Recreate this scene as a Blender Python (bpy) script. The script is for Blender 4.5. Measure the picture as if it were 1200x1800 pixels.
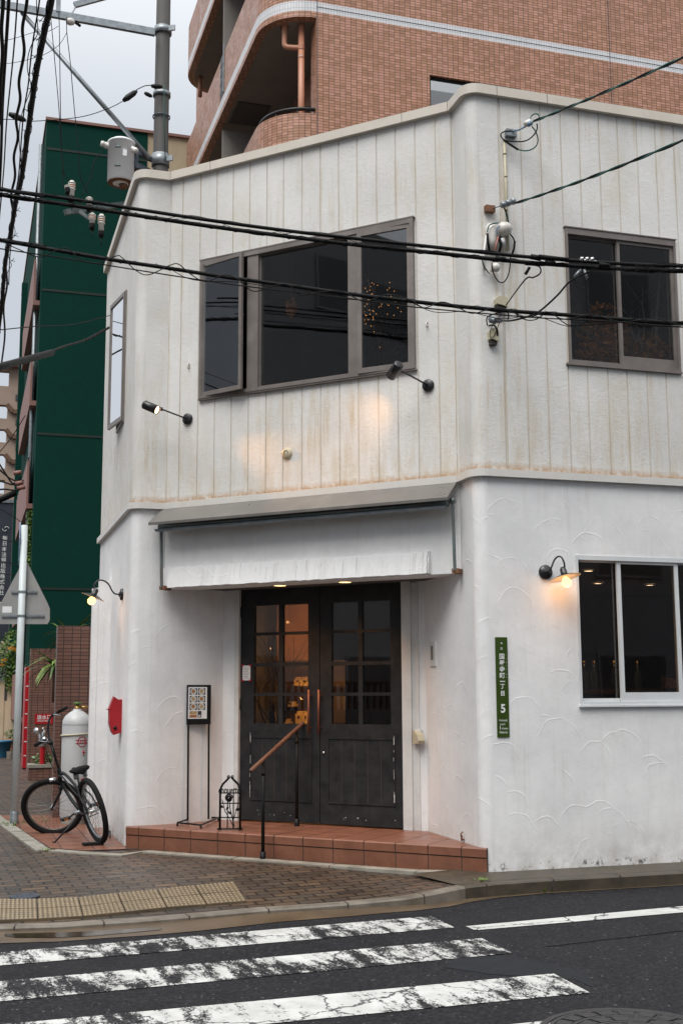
import bpy, bmesh, math, random
from mathutils import Vector, Matrix
random.seed(7)
R_ = math.radians
scene = bpy.context.scene
for _o in list(bpy.data.objects):
    bpy.data.objects.remove(_o)
COL = scene.collection
V = lambda x, y, z=0.0: Vector((x, y, z))

# ------------------------------------------------------------------ camera
F_, PITCH, ROLL, H_ = 2096.0, R_(8.51), R_(-.25), 1.5
_f = V(0, math.cos(PITCH), math.sin(PITCH)); _u = V(0, -math.sin(PITCH), math.cos(PITCH)); _r = V(1, 0, 0)
CR = math.cos(ROLL) * _r + math.sin(ROLL) * _u
CU = -math.sin(ROLL) * _r + math.cos(ROLL) * _u
CF = _f
EYE = V(0, 0, H_)
cam = bpy.data.cameras.new('camera'); camo = bpy.data.objects.new('camera', cam); COL.objects.link(camo)
cam.sensor_fit = 'VERTICAL'; cam.sensor_height = 36; cam.lens = F_ / 1800 * 36; cam.clip_start = .1; cam.clip_end = 2000
mw = Matrix.Identity(4)
for i in range(3):
    mw[i][0], mw[i][1], mw[i][2], mw[i][3] = CR[i], CU[i], -CF[i], EYE[i]
camo.matrix_world = mw
scene.camera = camo

# ------------------------------------------------------------------ world, sun, exposure
SUN_EL, SUN_AZ = R_(58), R_(205)          # azimuth measured from +Y clockwise
w = bpy.data.worlds.new('World'); scene.world = w; w.use_nodes = True
nt = w.node_tree; nt.nodes.clear()
out = nt.nodes.new('ShaderNodeOutputWorld'); bg = nt.nodes.new('ShaderNodeBackground')
sky = nt.nodes.new('ShaderNodeTexSky'); sky.sky_type = 'NISHITA'; sky.sun_disc = False
sky.sun_elevation = SUN_EL; sky.sun_rotation = SUN_AZ; sky.dust_density = 4; sky.air_density = 1
tc = nt.nodes.new('ShaderNodeTexCoord'); sx = nt.nodes.new('ShaderNodeSeparateXYZ')
ramp = nt.nodes.new('ShaderNodeValToRGB')
ramp.color_ramp.elements[0].position = 0.0; ramp.color_ramp.elements[0].color = (.245, .262, .288, 1)
ramp.color_ramp.elements[1].position = 1.0; ramp.color_ramp.elements[1].color = (1, 1, 1, 1)
e = ramp.color_ramp.elements.new(.42); e.color = (.275, .293, .318, 1)
mul = nt.nodes.new('ShaderNodeMixRGB'); mul.blend_type = 'MULTIPLY'; mul.inputs[0].default_value = 1
mul.inputs[2].default_value = (19.8, 19.8, 19.8, 1)
mix = nt.nodes.new('ShaderNodeMixRGB'); mix.inputs[0].default_value = .93
nt.links.new(tc.outputs['Generated'], sx.inputs[0]); nt.links.new(sx.outputs['Z'], ramp.inputs[0])
nt.links.new(ramp.outputs[0], mul.inputs[1]); nt.links.new(sky.outputs[0], mix.inputs[1]); nt.links.new(mul.outputs[0], mix.inputs[2])
nt.links.new(mix.outputs[0], bg.inputs[0]); bg.inputs[1].default_value = .1
nt.links.new(bg.outputs[0], out.inputs[0])
sl = bpy.data.lights.new('sun', 'SUN'); sl.energy = 2.5; sl.angle = R_(40); sl.color = (1, .98, .95)
so = bpy.data.objects.new('sun', sl); COL.objects.link(so)
sd = V(math.sin(SUN_AZ) * math.cos(SUN_EL), math.cos(SUN_AZ) * math.cos(SUN_EL), math.sin(SUN_EL))
so.rotation_euler = sd.to_track_quat('Z', 'Y').to_euler(); so.location = sd * 60
vs = scene.view_settings; vs.view_transform = 'Standard'; vs.look = 'None'; vs.gamma = 1; vs.exposure = 0.24
vs.use_curve_mapping = False

# ------------------------------------------------------------------ geometry helpers
def ray(px, py):
    return CR * ((px - 600) / F_) - CU * ((py - 900) / F_) + CF
def atz(px, py, z=0.0):
    d = ray(px, py); return EYE + d * ((z - H_) / d.z)
def aty(px, py, y):
    d = ray(px, py); return EYE + d * (y / d.y)
def dr(az): return V(math.sin(az), math.cos(az))

class Frame:
    """vertical plane: u runs to the right seen from outside, n points outward"""
    def __init__(s, o, az):
        s.o = V(o[0], o[1]); s.u = dr(az); s.n = dr(az + math.pi / 2)
    def p(s, u, z, o=0.0): return s.o + s.u * u + s.n * o + V(0, 0, z)
    def uv(s, px, py, o=0.0):
        d = ray(px, py); q = s.o + s.n * o
        t = (q - EYE).dot(s.n) / d.dot(s.n); P = EYE + d * t
        return ((P - s.o).dot(s.u), P.z)
    def P(s, px, py, o=0.0):
        u, z = s.uv(px, py, o); return s.p(u, z, o)

class MB:
    def __init__(s): s.v = []; s.f = []; s.m = []; s.s = []; s.uv = []; s.M = None
    def add(s, pts):
        i = len(s.v)
        for p in pts:
            p = Vector(p)
            s.v.append(s.M @ p if s.M is not None else p)
        return list(range(i, i + len(pts)))
    def face(s, pts, m=0, sm=False, uv=None):
        ids = s.add(pts); s.f.append(ids); s.m.append(m); s.s.append(sm); s.uv.append(uv)
    def faces(s, pts, fs, m=0, sm=False, uvs=None):
        ids = s.add(pts)
        for k, f in enumerate(fs):
            s.f.append([ids[i] for i in f]); s.m.append(m); s.s.append(sm); s.uv.append(uvs[k] if uvs else None)
    def hexa(s, c, m=0):     # c: 8 corners, bottom 4 ccw then top 4
        s.faces(c, [(3, 2, 1, 0), (4, 5, 6, 7), (0, 1, 5, 4), (1, 2, 6, 5), (2, 3, 7, 6), (3, 0, 4, 7)], m)
    def box(s, x0, x1, y0, y1, z0, z1, m=0):
        s.hexa([V(x0, y0, z0), V(x1, y0, z0), V(x1, y1, z0), V(x0, y1, z0), V(x0, y0, z1), V(x1, y0, z1), V(x1, y1, z1), V(x0, y1, z1)], m)
    def fbox(s, fr, u0, u1, z0, z1, o0, o1, m=0):
        # o1 > o0 ; front face at o1
        s.hexa([fr.p(u0, z0, o1), fr.p(u1, z0, o1), fr.p(u1, z0, o0), fr.p(u0, z0, o0),
                fr.p(u0, z1, o1), fr.p(u1, z1, o1), fr.p(u1, z1, o0), fr.p(u0, z1, o0)], m)
    def bar(s, a, b, w_, h_, up=None, m=0):
        a = Vector(a); b = Vector(b); d = (b - a).normalized(); up = up or V(0, 0, 1)
        x = d.cross(up)
        if x.length < 1e-4: x = d.cross(V(0, 1, 0))
        x.normalize(); y = x.cross(d).normalized(); x *= w_ / 2; y *= h_ / 2
        s.hexa([a - x - y, a + x - y, b + x - y, b - x - y, a - x + y, a + x + y, b + x + y, b - x + y], m)
    def tube(s, pts, r, n=8, m=0, closed=False, caps=True, sm=True):
        pts = [Vector(p) for p in pts]; N = len(pts)
        rs = r if isinstance(r, (list, tuple)) else [r] * N
        prev = None; rings = []
        for i, p in enumerate(pts):
            if closed: t = pts[(i + 1) % N] - pts[i - 1]
            else: t = pts[min(i + 1, N - 1)] - pts[max(i - 1, 0)]
            if t.length < 1e-9: t = V(0, 0, 1)
            t.normalize()
            if prev is None:
                a = V(0, 0, 1) if abs(t.z) < .9 else V(1, 0, 0)
                x = t.cross(a).normalized()
            else:
                x = prev - t * prev.dot(t)
                if x.length < 1e-6: x = t.cross(V(0, 0, 1))
                x.normalize()
            prev = x; y = t.cross(x)
            rings.append([p + (x * math.cos(2 * math.pi * k / n) + y * math.sin(2 * math.pi * k / n)) * rs[i] for k in range(n)])
        allp = [q for rg in rings for q in rg]; fs = []
        for i in range(N if closed else N - 1):
            j = (i + 1) % N
            for k in range(n):
                k2 = (k + 1) % n
                fs.append((i * n + k, i * n + k2, j * n + k2, j * n + k))
        if caps and not closed:
            fs.append(tuple(range(n - 1, -1, -1))); fs.append(tuple((N - 1) * n + k for k in range(n)))
        s.faces(allp, fs, m, sm)
    def lathe(s, prof, o, ax=V(0, 0, 1), n=20, m=0, sm=True):
        ax = Vector(ax).normalized(); a = V(0, 0, 1) if abs(ax.z) < .9 else V(1, 0, 0)
        x = ax.cross(a).normalized(); y = ax.cross(x); o = Vector(o); pts = []
        for (r, z) in prof:
            for k in range(n):
                t = 2 * math.pi * k / n
                pts.append(o + ax * z + (x * math.cos(t) + y * math.sin(t)) * max(r, 1e-4))
        fs = []
        for i in range(len(prof) - 1):
            for k in range(n):
                k2 = (k + 1) % n
                fs.append((i * n + k, (i + 1) * n + k, (i + 1) * n + k2, i * n + k2))
        s.faces(pts, fs, m, sm)
    def prism(s, fr, poly, o0, o1, m=0):   # polygon in (u,z), ccw seen from outside
        n = len(poly)
        s.face([fr.p(u, z, o1) for u, z in poly], m)
        s.face([fr.p(u, z, o0) for u, z in reversed(poly)], m)
        for i in range(n):
            a, b = poly[i], poly[(i + 1) % n]
            s.face([fr.p(a[0], a[1], o1), fr.p(a[0], a[1], o0), fr.p(b[0], b[1], o0), fr.p(b[0], b[1], o1)], m)
    def text(s, body, size, o, ux, uy, m=0, align=(.5, .5), bold=0, sx=1.0, thick=.0015):
        c = bpy.data.curves.new('t', 'FONT'); c.body = body; c.offset = bold; c.resolution_u = 3
        t = bpy.data.objects.new('t', c); COL.objects.link(t); bpy.context.view_layer.update()
        me = bpy.data.meshes.new_from_object(t)
        xs = [v.co.x for v in me.vertices]; ys = [v.co.y for v in me.vertices]
        if xs:
            x0, x1, y0, y1 = min(xs), max(xs), min(ys), max(ys)
            cx = x0 + (x1 - x0) * align[0]; cy = y0 + (y1 - y0) * align[1]
            k = size
            nn = Vector(ux).cross(Vector(uy)) * thick
            pts = [Vector(o) + Vector(ux) * ((v.co.x - cx) * k * sx) + Vector(uy) * ((v.co.y - cy) * k) + nn for v in me.vertices]
            s.faces(pts, [tuple(p.vertices) for p in me.polygons], m)
        bpy.data.objects.remove(t); bpy.data.curves.remove(c); bpy.data.meshes.remove(me)
    def build(s, name, mats, parent=None, loc=None):
        if not isinstance(mats, (list, tuple)): mats = [mats]
        L = V(0, 0, 0)
        if parent is not None:
            q = parent
            while q is not None: L = L + q.location; q = q.parent
        elif loc is not None: L = Vector(loc)
        me = bpy.data.meshes.new(name)
        me.from_pydata([p - L for p in s.v], [], s.f)
        for mt in mats: me.materials.append(mt)
        uvl = me.uv_layers.new(name='UVMap')
        for i, poly in enumerate(me.polygons):
            poly.material_index = min(s.m[i], len(mats) - 1); poly.use_smooth = s.s[i]
            uv = s.uv[i]
            if uv is None:
                nrm = poly.normal
                if abs(nrm.z) > .8: uv = [(s.v[j].x, s.v[j].y) for j in s.f[i]]
                else:
                    t = V(0, 0, 1).cross(nrm).normalized()
                    uv = [(s.v[j].dot(t), s.v[j].z) for j in s.f[i]]
            for li, q in zip(poly.loop_indices, uv): uvl.data[li].uv = q
        me.validate(clean_customdata=False)
        o = bpy.data.objects.new(name, me); COL.objects.link(o)
        if parent is not None: o.parent = parent
        elif loc is not None: o.location = L
        return o

def tag(o, label, cat, group=None):
    o['label'] = label; o['category'] = cat
    if group: o['group'] = group
    return o
def struct(o, kind='structure'):
    o['kind'] = kind; return o
def thing(name, label, cat, loc, group=None):
    o = bpy.data.objects.new(name, None); COL.objects.link(o); o.location = Vector(loc); o.empty_display_size = .2
    return tag(o, label, cat, group)
def copy_tree(o, parent=None):
    c = o.copy(); COL.objects.link(c)
    if parent is not None: c.parent = parent
    for ch in [q for q in COL.objects if q.parent == o]: copy_tree(ch, c)
    return c

def heightwall(mb, fr, u0, u1, z0, z1, holes=(), grooves=(), th=.2, m=0, mg=1):
    us = {u0, u1}; zs = {z0, z1}
    for h in holes:
        us |= {max(u0, min(u1, h[0])), max(u0, min(u1, h[1]))}; zs |= {max(z0, min(z1, h[2])), max(z0, min(z1, h[3]))}
    for g in grooves:
        if g[0] > u0 and g[1] < u1: us |= {g[0], g[1]}
    us = sorted(us); zs = sorted(zs)
    def dep(i, j):
        if i < 0 or j < 0 or i >= len(us) - 1 or j >= len(zs) - 1: return None
        cu = (us[i] + us[i + 1]) / 2; cz = (zs[j] + zs[j + 1]) / 2
        for h in holes:
            if h[0] < cu < h[1] and h[2] < cz < h[3]: return -th
        for g in grooves:
            if g[0] < cu < g[1]: return -g[2]
        return 0.0
    for i in range(len(us) - 1):
        for j in range(len(zs) - 1):
            d = dep(i, j); a, b, c, e_ = us[i], us[i + 1], zs[j], zs[j + 1]
            if d > -th + 1e-6:
                mb.face([fr.p(a, c, d), fr.p(b, c, d), fr.p(b, e_, d), fr.p(a, e_, d)], mg if d < -1e-6 else m)
            d2 = dep(i + 1, j)
            if d2 is not None and abs(d2 - d) > 1e-6:
                q = [fr.p(b, c, d), fr.p(b, c, d2), fr.p(b, e_, d2), fr.p(b, e_, d)]
                mb.face(q if d > d2 else q, mg if min(d, d2) > -th + 1e-6 else m)
            d2 = dep(i, j + 1)
            if d2 is not None and abs(d2 - d) > 1e-6:
                mb.face([fr.p(a, e_, d), fr.p(b, e_, d), fr.p(b, e_, d2), fr.p(a, e_, d2)], m)

def arcwall(mb, c, n0, n1, r, z0, z1, seg=7, m=0, uo=0.0, cap=None):
    a0 = math.atan2(n0.y, n0.x); a1 = math.atan2(n1.y, n1.x)
    while a1 - a0 > math.pi: a1 -= 2 * math.pi
    while a1 - a0 < -math.pi: a1 += 2 * math.pi
    pts = [c + V(math.cos(a0 + (a1 - a0) * k / seg), math.sin(a0 + (a1 - a0) * k / seg)) * r for k in range(seg + 1)]
    for k in range(seg):
        ua = uo + abs(a1 - a0) * r * k / seg; ub = uo + abs(a1 - a0) * r * (k + 1) / seg
        mb.face([pts[k] + V(0, 0, z0), pts[k + 1] + V(0, 0, z0), pts[k + 1] + V(0, 0, z1), pts[k] + V(0, 0, z1)], m, False,
                [(ua, z0), (ub, z0), (ub, z1), (ua, z1)])
    return pts
def band(mb, pts, z0, z1, out, m=0, close_ends=True, inn=.02):
    """profile strip following a plan polyline, standing proud by out (right-hand side = outside seen left to right)"""
    n = len(pts); N = []
    for i in range(n):
        a = pts[max(i - 1, 0)]; b = pts[min(i + 1, n - 1)]
        if 0 < i < n - 1:
            d1 = (pts[i] - pts[i - 1]).normalized(); d2 = (pts[i + 1] - pts[i]).normalized()
            n1 = V(d1.y, -d1.x); n2 = V(d2.y, -d2.x); q = (n1 + n2)
            q = q / max(.3, q.dot(n1))
        else:
            d1 = (b - a).normalized(); q = V(d1.y, -d1.x)
        N.append(q)
    for i in range(n - 1):
        A0, A1 = pts[i] + N[i] * out, pts[i + 1] + N[i + 1] * out
        B0, B1 = pts[i] - N[i] * inn, pts[i + 1] - N[i + 1] * inn
        z = lambda p, h: V(p.x, p.y, h)
        mb.face([z(A0, z0), z(A1, z0), z(A1, z1), z(A0, z1)], m)
        mb.face([z(A0, z1), z(A1, z1), z(B1, z1), z(B0, z1)], m)
        mb.face([z(B0, z0), z(B1, z0), z(A1, z0), z(A0, z0)], m)
    for i in (0, n - 1):
        A0 = pts[i] + N[i] * out; B0 = pts[i] - N[i] * inn
        mb.face([V(A0.x, A0.y, z0), V(A0.x, A0.y, z1), V(B0.x, B0.y, z1), V(B0.x, B0.y, z0)], m)

# ------------------------------------------------------------------ materials
class NT:
    def __init__(s, name):
        s.mat = bpy.data.materials.new(name); s.mat.use_nodes = True; s.t = s.mat.node_tree; s.t.nodes.clear()
        s.out = s.t.nodes.new('ShaderNodeOutputMaterial')
    def n(s, typ, **kw):
        nd = s.t.nodes.new('ShaderNode' + typ)
        for k, v in kw.items(): setattr(nd, k, v)
        return nd
    def l(s, a, b): s.t.links.new(a, b)
    def sock(s, nd, k, v):
        if hasattr(v, 'is_output') or isinstance(v, bpy.types.NodeSocket): s.l(v, nd.inputs[k])
        else:
            if isinstance(v, tuple) and len(v) == 3 and nd.inputs[k].type == 'RGBA': v = (*v, 1)
            nd.inputs[k].default_value = v
    def uv(s, scale=(1, 1, 1), rot=0, loc=(0, 0, 0)):
        t = s.n('UVMap'); mp = s.n('Mapping'); s.l(t.outputs[0], mp.inputs[0])
        mp.inputs['Scale'].default_value = scale; mp.inputs['Rotation'].default_value = (0, 0, rot); mp.inputs['Location'].default_value = loc
        return mp.outputs[0]
    def pos(s, scale=(1, 1, 1)):
        t = s.n('NewGeometry'); mp = s.n('Mapping'); s.l(t.outputs['Position'], mp.inputs[0]); mp.inputs['Scale'].default_value = scale
        return mp.outputs[0]
    def noise(s, vec, sc, det=4, rough=.6, col=False):
        nd = s.n('TexNoise'); s.l(vec, nd.inputs['Vector']); nd.inputs['Scale'].default_value = sc
        nd.inputs['Detail'].default_value = det; nd.inputs['Roughness'].default_value = rough
        return nd.outputs['Color' if col else 'Fac']
    def mr(s, v, a, b, c=0.0, d=1.0):
        nd = s.n('MapRange'); s.l(v, nd.inputs[0])
        for i, q in enumerate((a, b, c, d)): nd.inputs[1 + i].default_value = q
        return nd.outputs[0]
    def math(s, op, a, b=0.0, c=0.0):
        nd = s.n('Math', operation=op); s.sock(nd, 0, a); s.sock(nd, 1, b)
        if op in ('MULTIPLY_ADD', 'WRAP', 'SMOOTH_MIN'): s.sock(nd, 2, c)
        return nd.outputs[0]
    def mixc(s, f, a, b, mode='MIX'):
        nd = s.n('MixRGB', blend_type=mode); s.sock(nd, 0, f); s.sock(nd, 1, a); s.sock(nd, 2, b); return nd.outputs[0]
    def bump(s, h, strength=.3, dist=.01, prev=None):
        nd = s.n('Bump'); s.l(h, nd.inputs['Height']); nd.inputs['Strength'].default_value = strength; nd.inputs['Distance'].default_value = dist
        if prev is not None: s.l(prev, nd.inputs['Normal'])
        return nd.outputs[0]
    def bsdf(s, col, rough=.6, metal=0.0, nrm=None, emis=None, es=0, spec=.5, coat=0, trans=0):
        b = s.n('BsdfPrincipled'); s.sock(b, 'Base Color', col); s.sock(b, 'Roughness', rough); s.sock(b, 'Metallic', metal)
        b.inputs['Specular IOR Level'].default_value = spec
        if coat: b.inputs['Coat Weight'].default_value = coat
        if trans: b.inputs['Transmission Weight'].default_value = trans
        if nrm is not None: s.l(nrm, b.inputs['Normal'])
        if emis is not None: s.sock(b, 'Emission Color', emis); b.inputs['Emission Strength'].default_value = es
        s.l(b.outputs[0], s.out.inputs[0]); return s.mat

def simple(name, col, rough=.6, metal=0.0, var=.15, sc=6, bump=.15, bsc=60, bd=.003, spec=.5, dirt=None, dsc=3, damt=.5):
    t = NT(name); p = t.pos()
    n1 = t.noise(p, sc, 5)
    lo = tuple(c * (1 - var) for c in col); hi = tuple(min(1, c * (1 + var)) for c in col)
    c = t.mixc(t.mr(n1, .3, .7), lo, hi)
    if dirt:
        c = t.mixc(t.mr(t.noise(p, dsc, 6, .7), .5, .72, 0, damt), c, dirt)
    b = t.bump(t.noise(p, bsc, 3), bump, bd) if bump else None
    return t.bsdf(c, t.mr(n1, .3, .7, max(0, rough - .08), min(1, rough + .08)), metal, b, spec=spec)

def emis(name, col, st):
    t = NT(name); return t.bsdf((0, 0, 0), .5, emis=col, es=st)

def m_stucco():
    t = NT('white_fan_stucco'); uv = t.uv()
    wob = t.noise(uv, 3.0, 3, .5, col=True)
    vm = t.n('VectorMath', operation='MULTIPLY_ADD'); t.l(wob, vm.inputs[0]); vm.inputs[1].default_value = (.14, .14, 0); t.l(uv, vm.inputs[2])
    hs = []
    for k, (sc, off, R0) in enumerate(((2.3, 0, .165), (1.9, 7.3, .21))):
        mp = t.n('Mapping'); t.l(vm.outputs[0], mp.inputs[0]); mp.inputs['Location'].default_value = (off, off * .6, 0)
        vo = t.n('TexVoronoi', voronoi_dimensions='2D'); t.l(mp.outputs[0], vo.inputs['Vector']); vo.inputs['Scale'].default_value = sc
        sb = t.n('VectorMath', operation='SUBTRACT'); t.l(mp.outputs[0], sb.inputs[0]); t.l(vo.outputs['Position'], sb.inputs[1])
        ln = t.n('VectorMath', operation='LENGTH'); t.l(sb.outputs[0], ln.inputs[0])
        sp = t.n('SeparateXYZ'); t.l(sb.outputs[0], sp.inputs[0])
        d = t.math('ABSOLUTE', t.math('SUBTRACT', ln.outputs['Value'], R0))
        ring = t.mr(d, .0, .011, 1, 0)
        inside = t.mr(t.math('SUBTRACT', ln.outputs['Value'], R0), -.05, .0, 0, .3)
        inside = t.math('MULTIPLY', inside, t.math('LESS_THAN', ln.outputs['Value'], R0))
        up = t.mr(sp.outputs['Y'], .02, .1)
        brk = t.mr(t.noise(uv, 2.6 + k, 3), .42, .54)
        h = t.math('MULTIPLY', t.math('MULTIPLY', t.math('MAXIMUM', ring, inside), up), brk)
        hs.append(h)
    h = t.math('MAXIMUM', hs[0], hs[1])
    h2 = t.math('ADD', t.math('MULTIPLY', h, .72), t.math('MULTIPLY', t.noise(uv, 38, 5, .75), .5))
    h3 = t.math('ADD', h2, t.math('MULTIPLY', t.noise(uv, 4, 3), .5))
    nb = t.bump(h3, .27, .010)
    g = t.n('NewGeometry'); sp = t.n('SeparateXYZ'); t.l(g.outputs['Position'], sp.inputs[0])
    n1 = t.noise(uv, 1.2, 6, .65)
    c = t.mixc(t.mr(n1, .35, .65), (.65, .65, .652), (.785, .782, .778))
    c = t.mixc(t.mr(t.noise(uv, 9, 5, .7), .5, .8, 0, .3), c, (.52, .51, .49))
    st = t.noise(t.uv((6, .7, 1)), 2.0, 5, .65)
    c = t.mixc(t.mr(st, .52, .75, 0, .22), c, (.50, .46, .40))
    low = t.math('MULTIPLY', t.mr(sp.outputs['Z'], .38, .0), t.mr(t.noise(uv, 5, 5, .7), .4, .68))
    c = t.mixc(t.math('MULTIPLY', low, .6), c, (.28, .245, .19))
    rs = t.math('MULTIPLY', t.mr(t.noise(t.uv((9, .35, 1)), 1.4, 6, .75), .54, .72), t.mr(t.noise(uv, .9, 3), .42, .6))
    c = t.mixc(t.math('MULTIPLY', rs, .3), c, (.36, .34, .31))
    low2 = t.math('MULTIPLY', t.mr(sp.outputs['Z'], .09, .05), t.mr(t.noise(uv, 11, 5, .75), .55, .62))
    c = t.mixc(t.math('MULTIPLY', low2, .8), c, (.05, .045, .04))
    return t.bsdf(c, .72, 0, nb, spec=.35)

def m_siding(name='cream_siding', groove=False):
    t = NT(name); uv = t.uv(); g = t.n('NewGeometry'); sp = t.n('SeparateXYZ'); t.l(g.outputs['Position'], sp.inputs[0])
    n1 = t.noise(uv, .9, 5)
    base = t.mixc(t.mr(n1, .35, .65), (.57, .562, .54), (.69, .68, .655))
    base = t.mixc(t.mr(t.noise(t.uv((1.6, .8, 1)), 1.3, 6, .75), .52, .70, 0, .5), base, (.56, .50, .39))
    st = t.math('MULTIPLY', t.mr(t.noise(t.uv((7, .5, 1)), 1.8, 6, .7), .5, .72), t.mr(t.noise(uv, .8, 3), .45, .62))
    c = t.mixc(t.math('MULTIPLY', st, .75), base, (.47, .36, .21))
    # rust and grime gathering above the flashing
    r1 = t.math('MULTIPLY', t.mr(sp.outputs['Z'], 4.35, 3.4), t.mr(t.noise(t.uv((6, .9, 1)), 1.5, 6, .75), .46, .66))
    c = t.mixc(t.math('MULTIPLY', r1, .5), c, (.47, .35, .20))
    r2 = t.math('MULTIPLY', t.mr(sp.outputs['Z'], 3.475, 3.41), t.mr(t.noise(uv, 14, 5, .7), .3, .55))
    c = t.mixc(t.math('MULTIPLY', r2, .85), c, (.33, .17, .06))
    if groove:
        gn = t.noise(t.uv((3, .6, 1)), 2.2, 4)
        c = t.mixc(t.mr(gn, .3, .7, .15, .6), c, (.46, .38, .27))
    h = t.math('ADD', t.noise(uv, 60, 4, .75), t.math('MULTIPLY', t.noise(uv, 22, 3), .8))
    return t.bsdf(c, .6, 0, t.bump(h, .5, .008), spec=.4)

def m_bricktile(name, w_, h_, cols, mortar, msize=.006, rough=.45, off=0.0, bump=.35):
    t = NT(name); uv = t.uv()
    b = t.n('TexBrick'); b.offset = off; b.squash = 1; t.l(uv, b.inputs['Vector'])
    b.inputs['Scale'].default_value = 1; b.inputs['Brick Width'].default_value = w_; b.inputs['Row Height'].default_value = h_
    b.inputs['Mortar Size'].default_value = msize; b.inputs['Mortar Smooth'].default_value = .1; b.inputs['Bias'].default_value = 0
    b.inputs['Color1'].default_value = (0, 0, 0, 1); b.inputs['Color2'].default_value = (1, 1, 1, 1); b.inputs['Mortar'].default_value = (.5, .5, .5, 1)
    rp = t.n('ValToRGB'); rp.color_ramp.interpolation = 'LINEAR'
    els = rp.color_ramp.elements; els[0].color = (*cols[0], 1); els[1].color = (*cols[-1], 1)
    for k, cc in enumerate(cols[1:-1]): els.new((k + 1) / (len(cols) - 1)).color = (*cc, 1)
    t.l(b.outputs['Color'], rp.inputs[0])
    c = t.mixc(t.mr(t.noise(uv, 2.0, 5), .3, .7, 0, .3), rp.outputs[0], tuple(x * .75 for x in cols[0]))
    c = t.mixc(b.outputs['Fac'], c, mortar)
    c = t.mixc(t.mr(t.noise(t.uv((1.6, .22, 1)), 1.0, 6, .7), .5, .75, 0, .3), c, tuple(x * .45 for x in cols[0]))
    inv = t.math('SUBTRACT', 1.0, b.outputs['Fac'])
    h = t.math('ADD', inv, t.math('MULTIPLY', t.noise(uv, 60, 3), .15))
    return t.bsdf(c, t.mr(t.noise(uv, 3, 4), .3, .7, rough - .1, rough + .15), 0, t.bump(h, bump, .006))

def m_asphalt():
    t = NT('wet_asphalt'); p = t.pos()
    n1 = t.noise(p, .7, 4); n2 = t.noise(p, 130, 2, .8)
    c = t.mixc(t.mr(n1, .3, .7), (.009, .009, .0105), (.017, .017, .0195))
    c = t.mixc(t.mr(t.noise(p, 38, 3, .75), .45, .68), c, (.034, .034, .037))
    c = t.mixc(t.mr(t.noise(p, 3.2, 4, .6), .5, .75, 0, .5), c, (.008, .008, .009))
    c = t.mixc(t.mr(n2, .56, .7, 0, .6), c, (.06, .06, .064))
    vo = t.n('TexVoronoi'); t.l(p, vo.inputs['Vector']); vo.inputs['Scale'].default_value = 24
    sp_ = t.math('MULTIPLY', t.mr(vo.outputs['Distance'], .1, .2, 1, 0), t.mr(t.noise(p, 9, 3), .5, .6))
    c = t.mixc(t.math('MULTIPLY', sp_, .6), c, (.22, .20, .18))
    h = t.math('ADD', t.noise(p, 170, 3, .7), t.math('MULTIPLY', t.noise(p, 60, 3), .7))
    return t.bsdf(c, t.mr(n1, .35, .65, .62, .85), 0, t.bump(h, .5, .006), spec=.08)

def m_paint(name='worn_road_paint', wear=.5):
    t = NT(name); uv = t.uv(); p = t.pos()
    streak = t.noise(t.uv((7, 1.2, 1), rot=R_(-25)), 1.5, 5, .7)
    blot = t.noise(p, 1.3, 5, .65); fine = t.noise(p, 75, 4, .75); mid = t.noise(p, 14, 5, .7)
    s_ = t.math('ADD', t.math('MULTIPLY', streak, 1.0), t.math('ADD', t.math('MULTIPLY', blot, 1.0), t.math('ADD', t.math('MULTIPLY', fine, .75), t.math('MULTIPLY', mid, .4))))
    msk = t.mr(s_, 1.55 + wear * .1, 1.61 + wear * .1)
    c = t.mixc(t.mr(t.noise(p, 5, 4), .3, .7), (.38, .38, .365), (.54, .54, .525))
    vo = t.n('TexVoronoi', feature='DISTANCE_TO_EDGE'); t.l(t.pos((1, 1, 1)), vo.inputs['Vector']); vo.inputs['Scale'].default_value = 1.7
    wv = t.n('VectorMath', operation='MULTIPLY_ADD'); t.l(t.noise(p, 6, 4, .7, col=True), wv.inputs[0]); wv.inputs[1].default_value = (.25, .25, 0); t.l(p, wv.inputs[2]); t.l(wv.outputs[0], vo.inputs['Vector'])
    crack = t.mr(vo.outputs['Distance'], .006, .016, 1, 0)
    wearm = t.math('MAXIMUM', msk, t.math('MULTIPLY', crack, .9))
    c2 = t.mixc(wearm, c, t.mixc(t.mr(t.noise(p, 38, 3, .75), .45, .68), (.012, .012, .014), (.045, .045, .047)))
    h = t.math('ADD', t.math('MULTIPLY', t.noise(p, 170, 3), .6), t.math('SUBTRACT', 1.0, wearm))
    return t.bsdf(c2, .72, 0, t.bump(h, .4, .003), spec=.12)

def m_glass(name, tint=.5, refl=1.0, base=.04, rc=(1, 1, 1)):
    t = NT(name)
    fr = t.n('Fresnel'); fr.inputs[0].default_value = 1.5
    f = t.math('MINIMUM', t.math('MULTIPLY_ADD', fr.outputs[0], refl, base), 1.0)
    tr = t.n('BsdfTransparent'); tr.inputs[0].default_value = (tint, tint, tint * .98, 1)
    gl = t.n('BsdfGlossy'); gl.inputs['Roughness'].default_value = .015; gl.inputs[0].default_value = (*rc, 1)
    bn = t.bump(t.noise(t.pos(), 1.5, 2), .03, .02); t.l(bn, gl.inputs['Normal'])
    mx = t.n('MixShader'); t.l(f, mx.inputs[0]); t.l(tr.outputs[0], mx.inputs[1]); t.l(gl.outputs[0], mx.inputs[2]); t.l(mx.outputs[0], t.out.inputs[0])
    return t.mat

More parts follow.
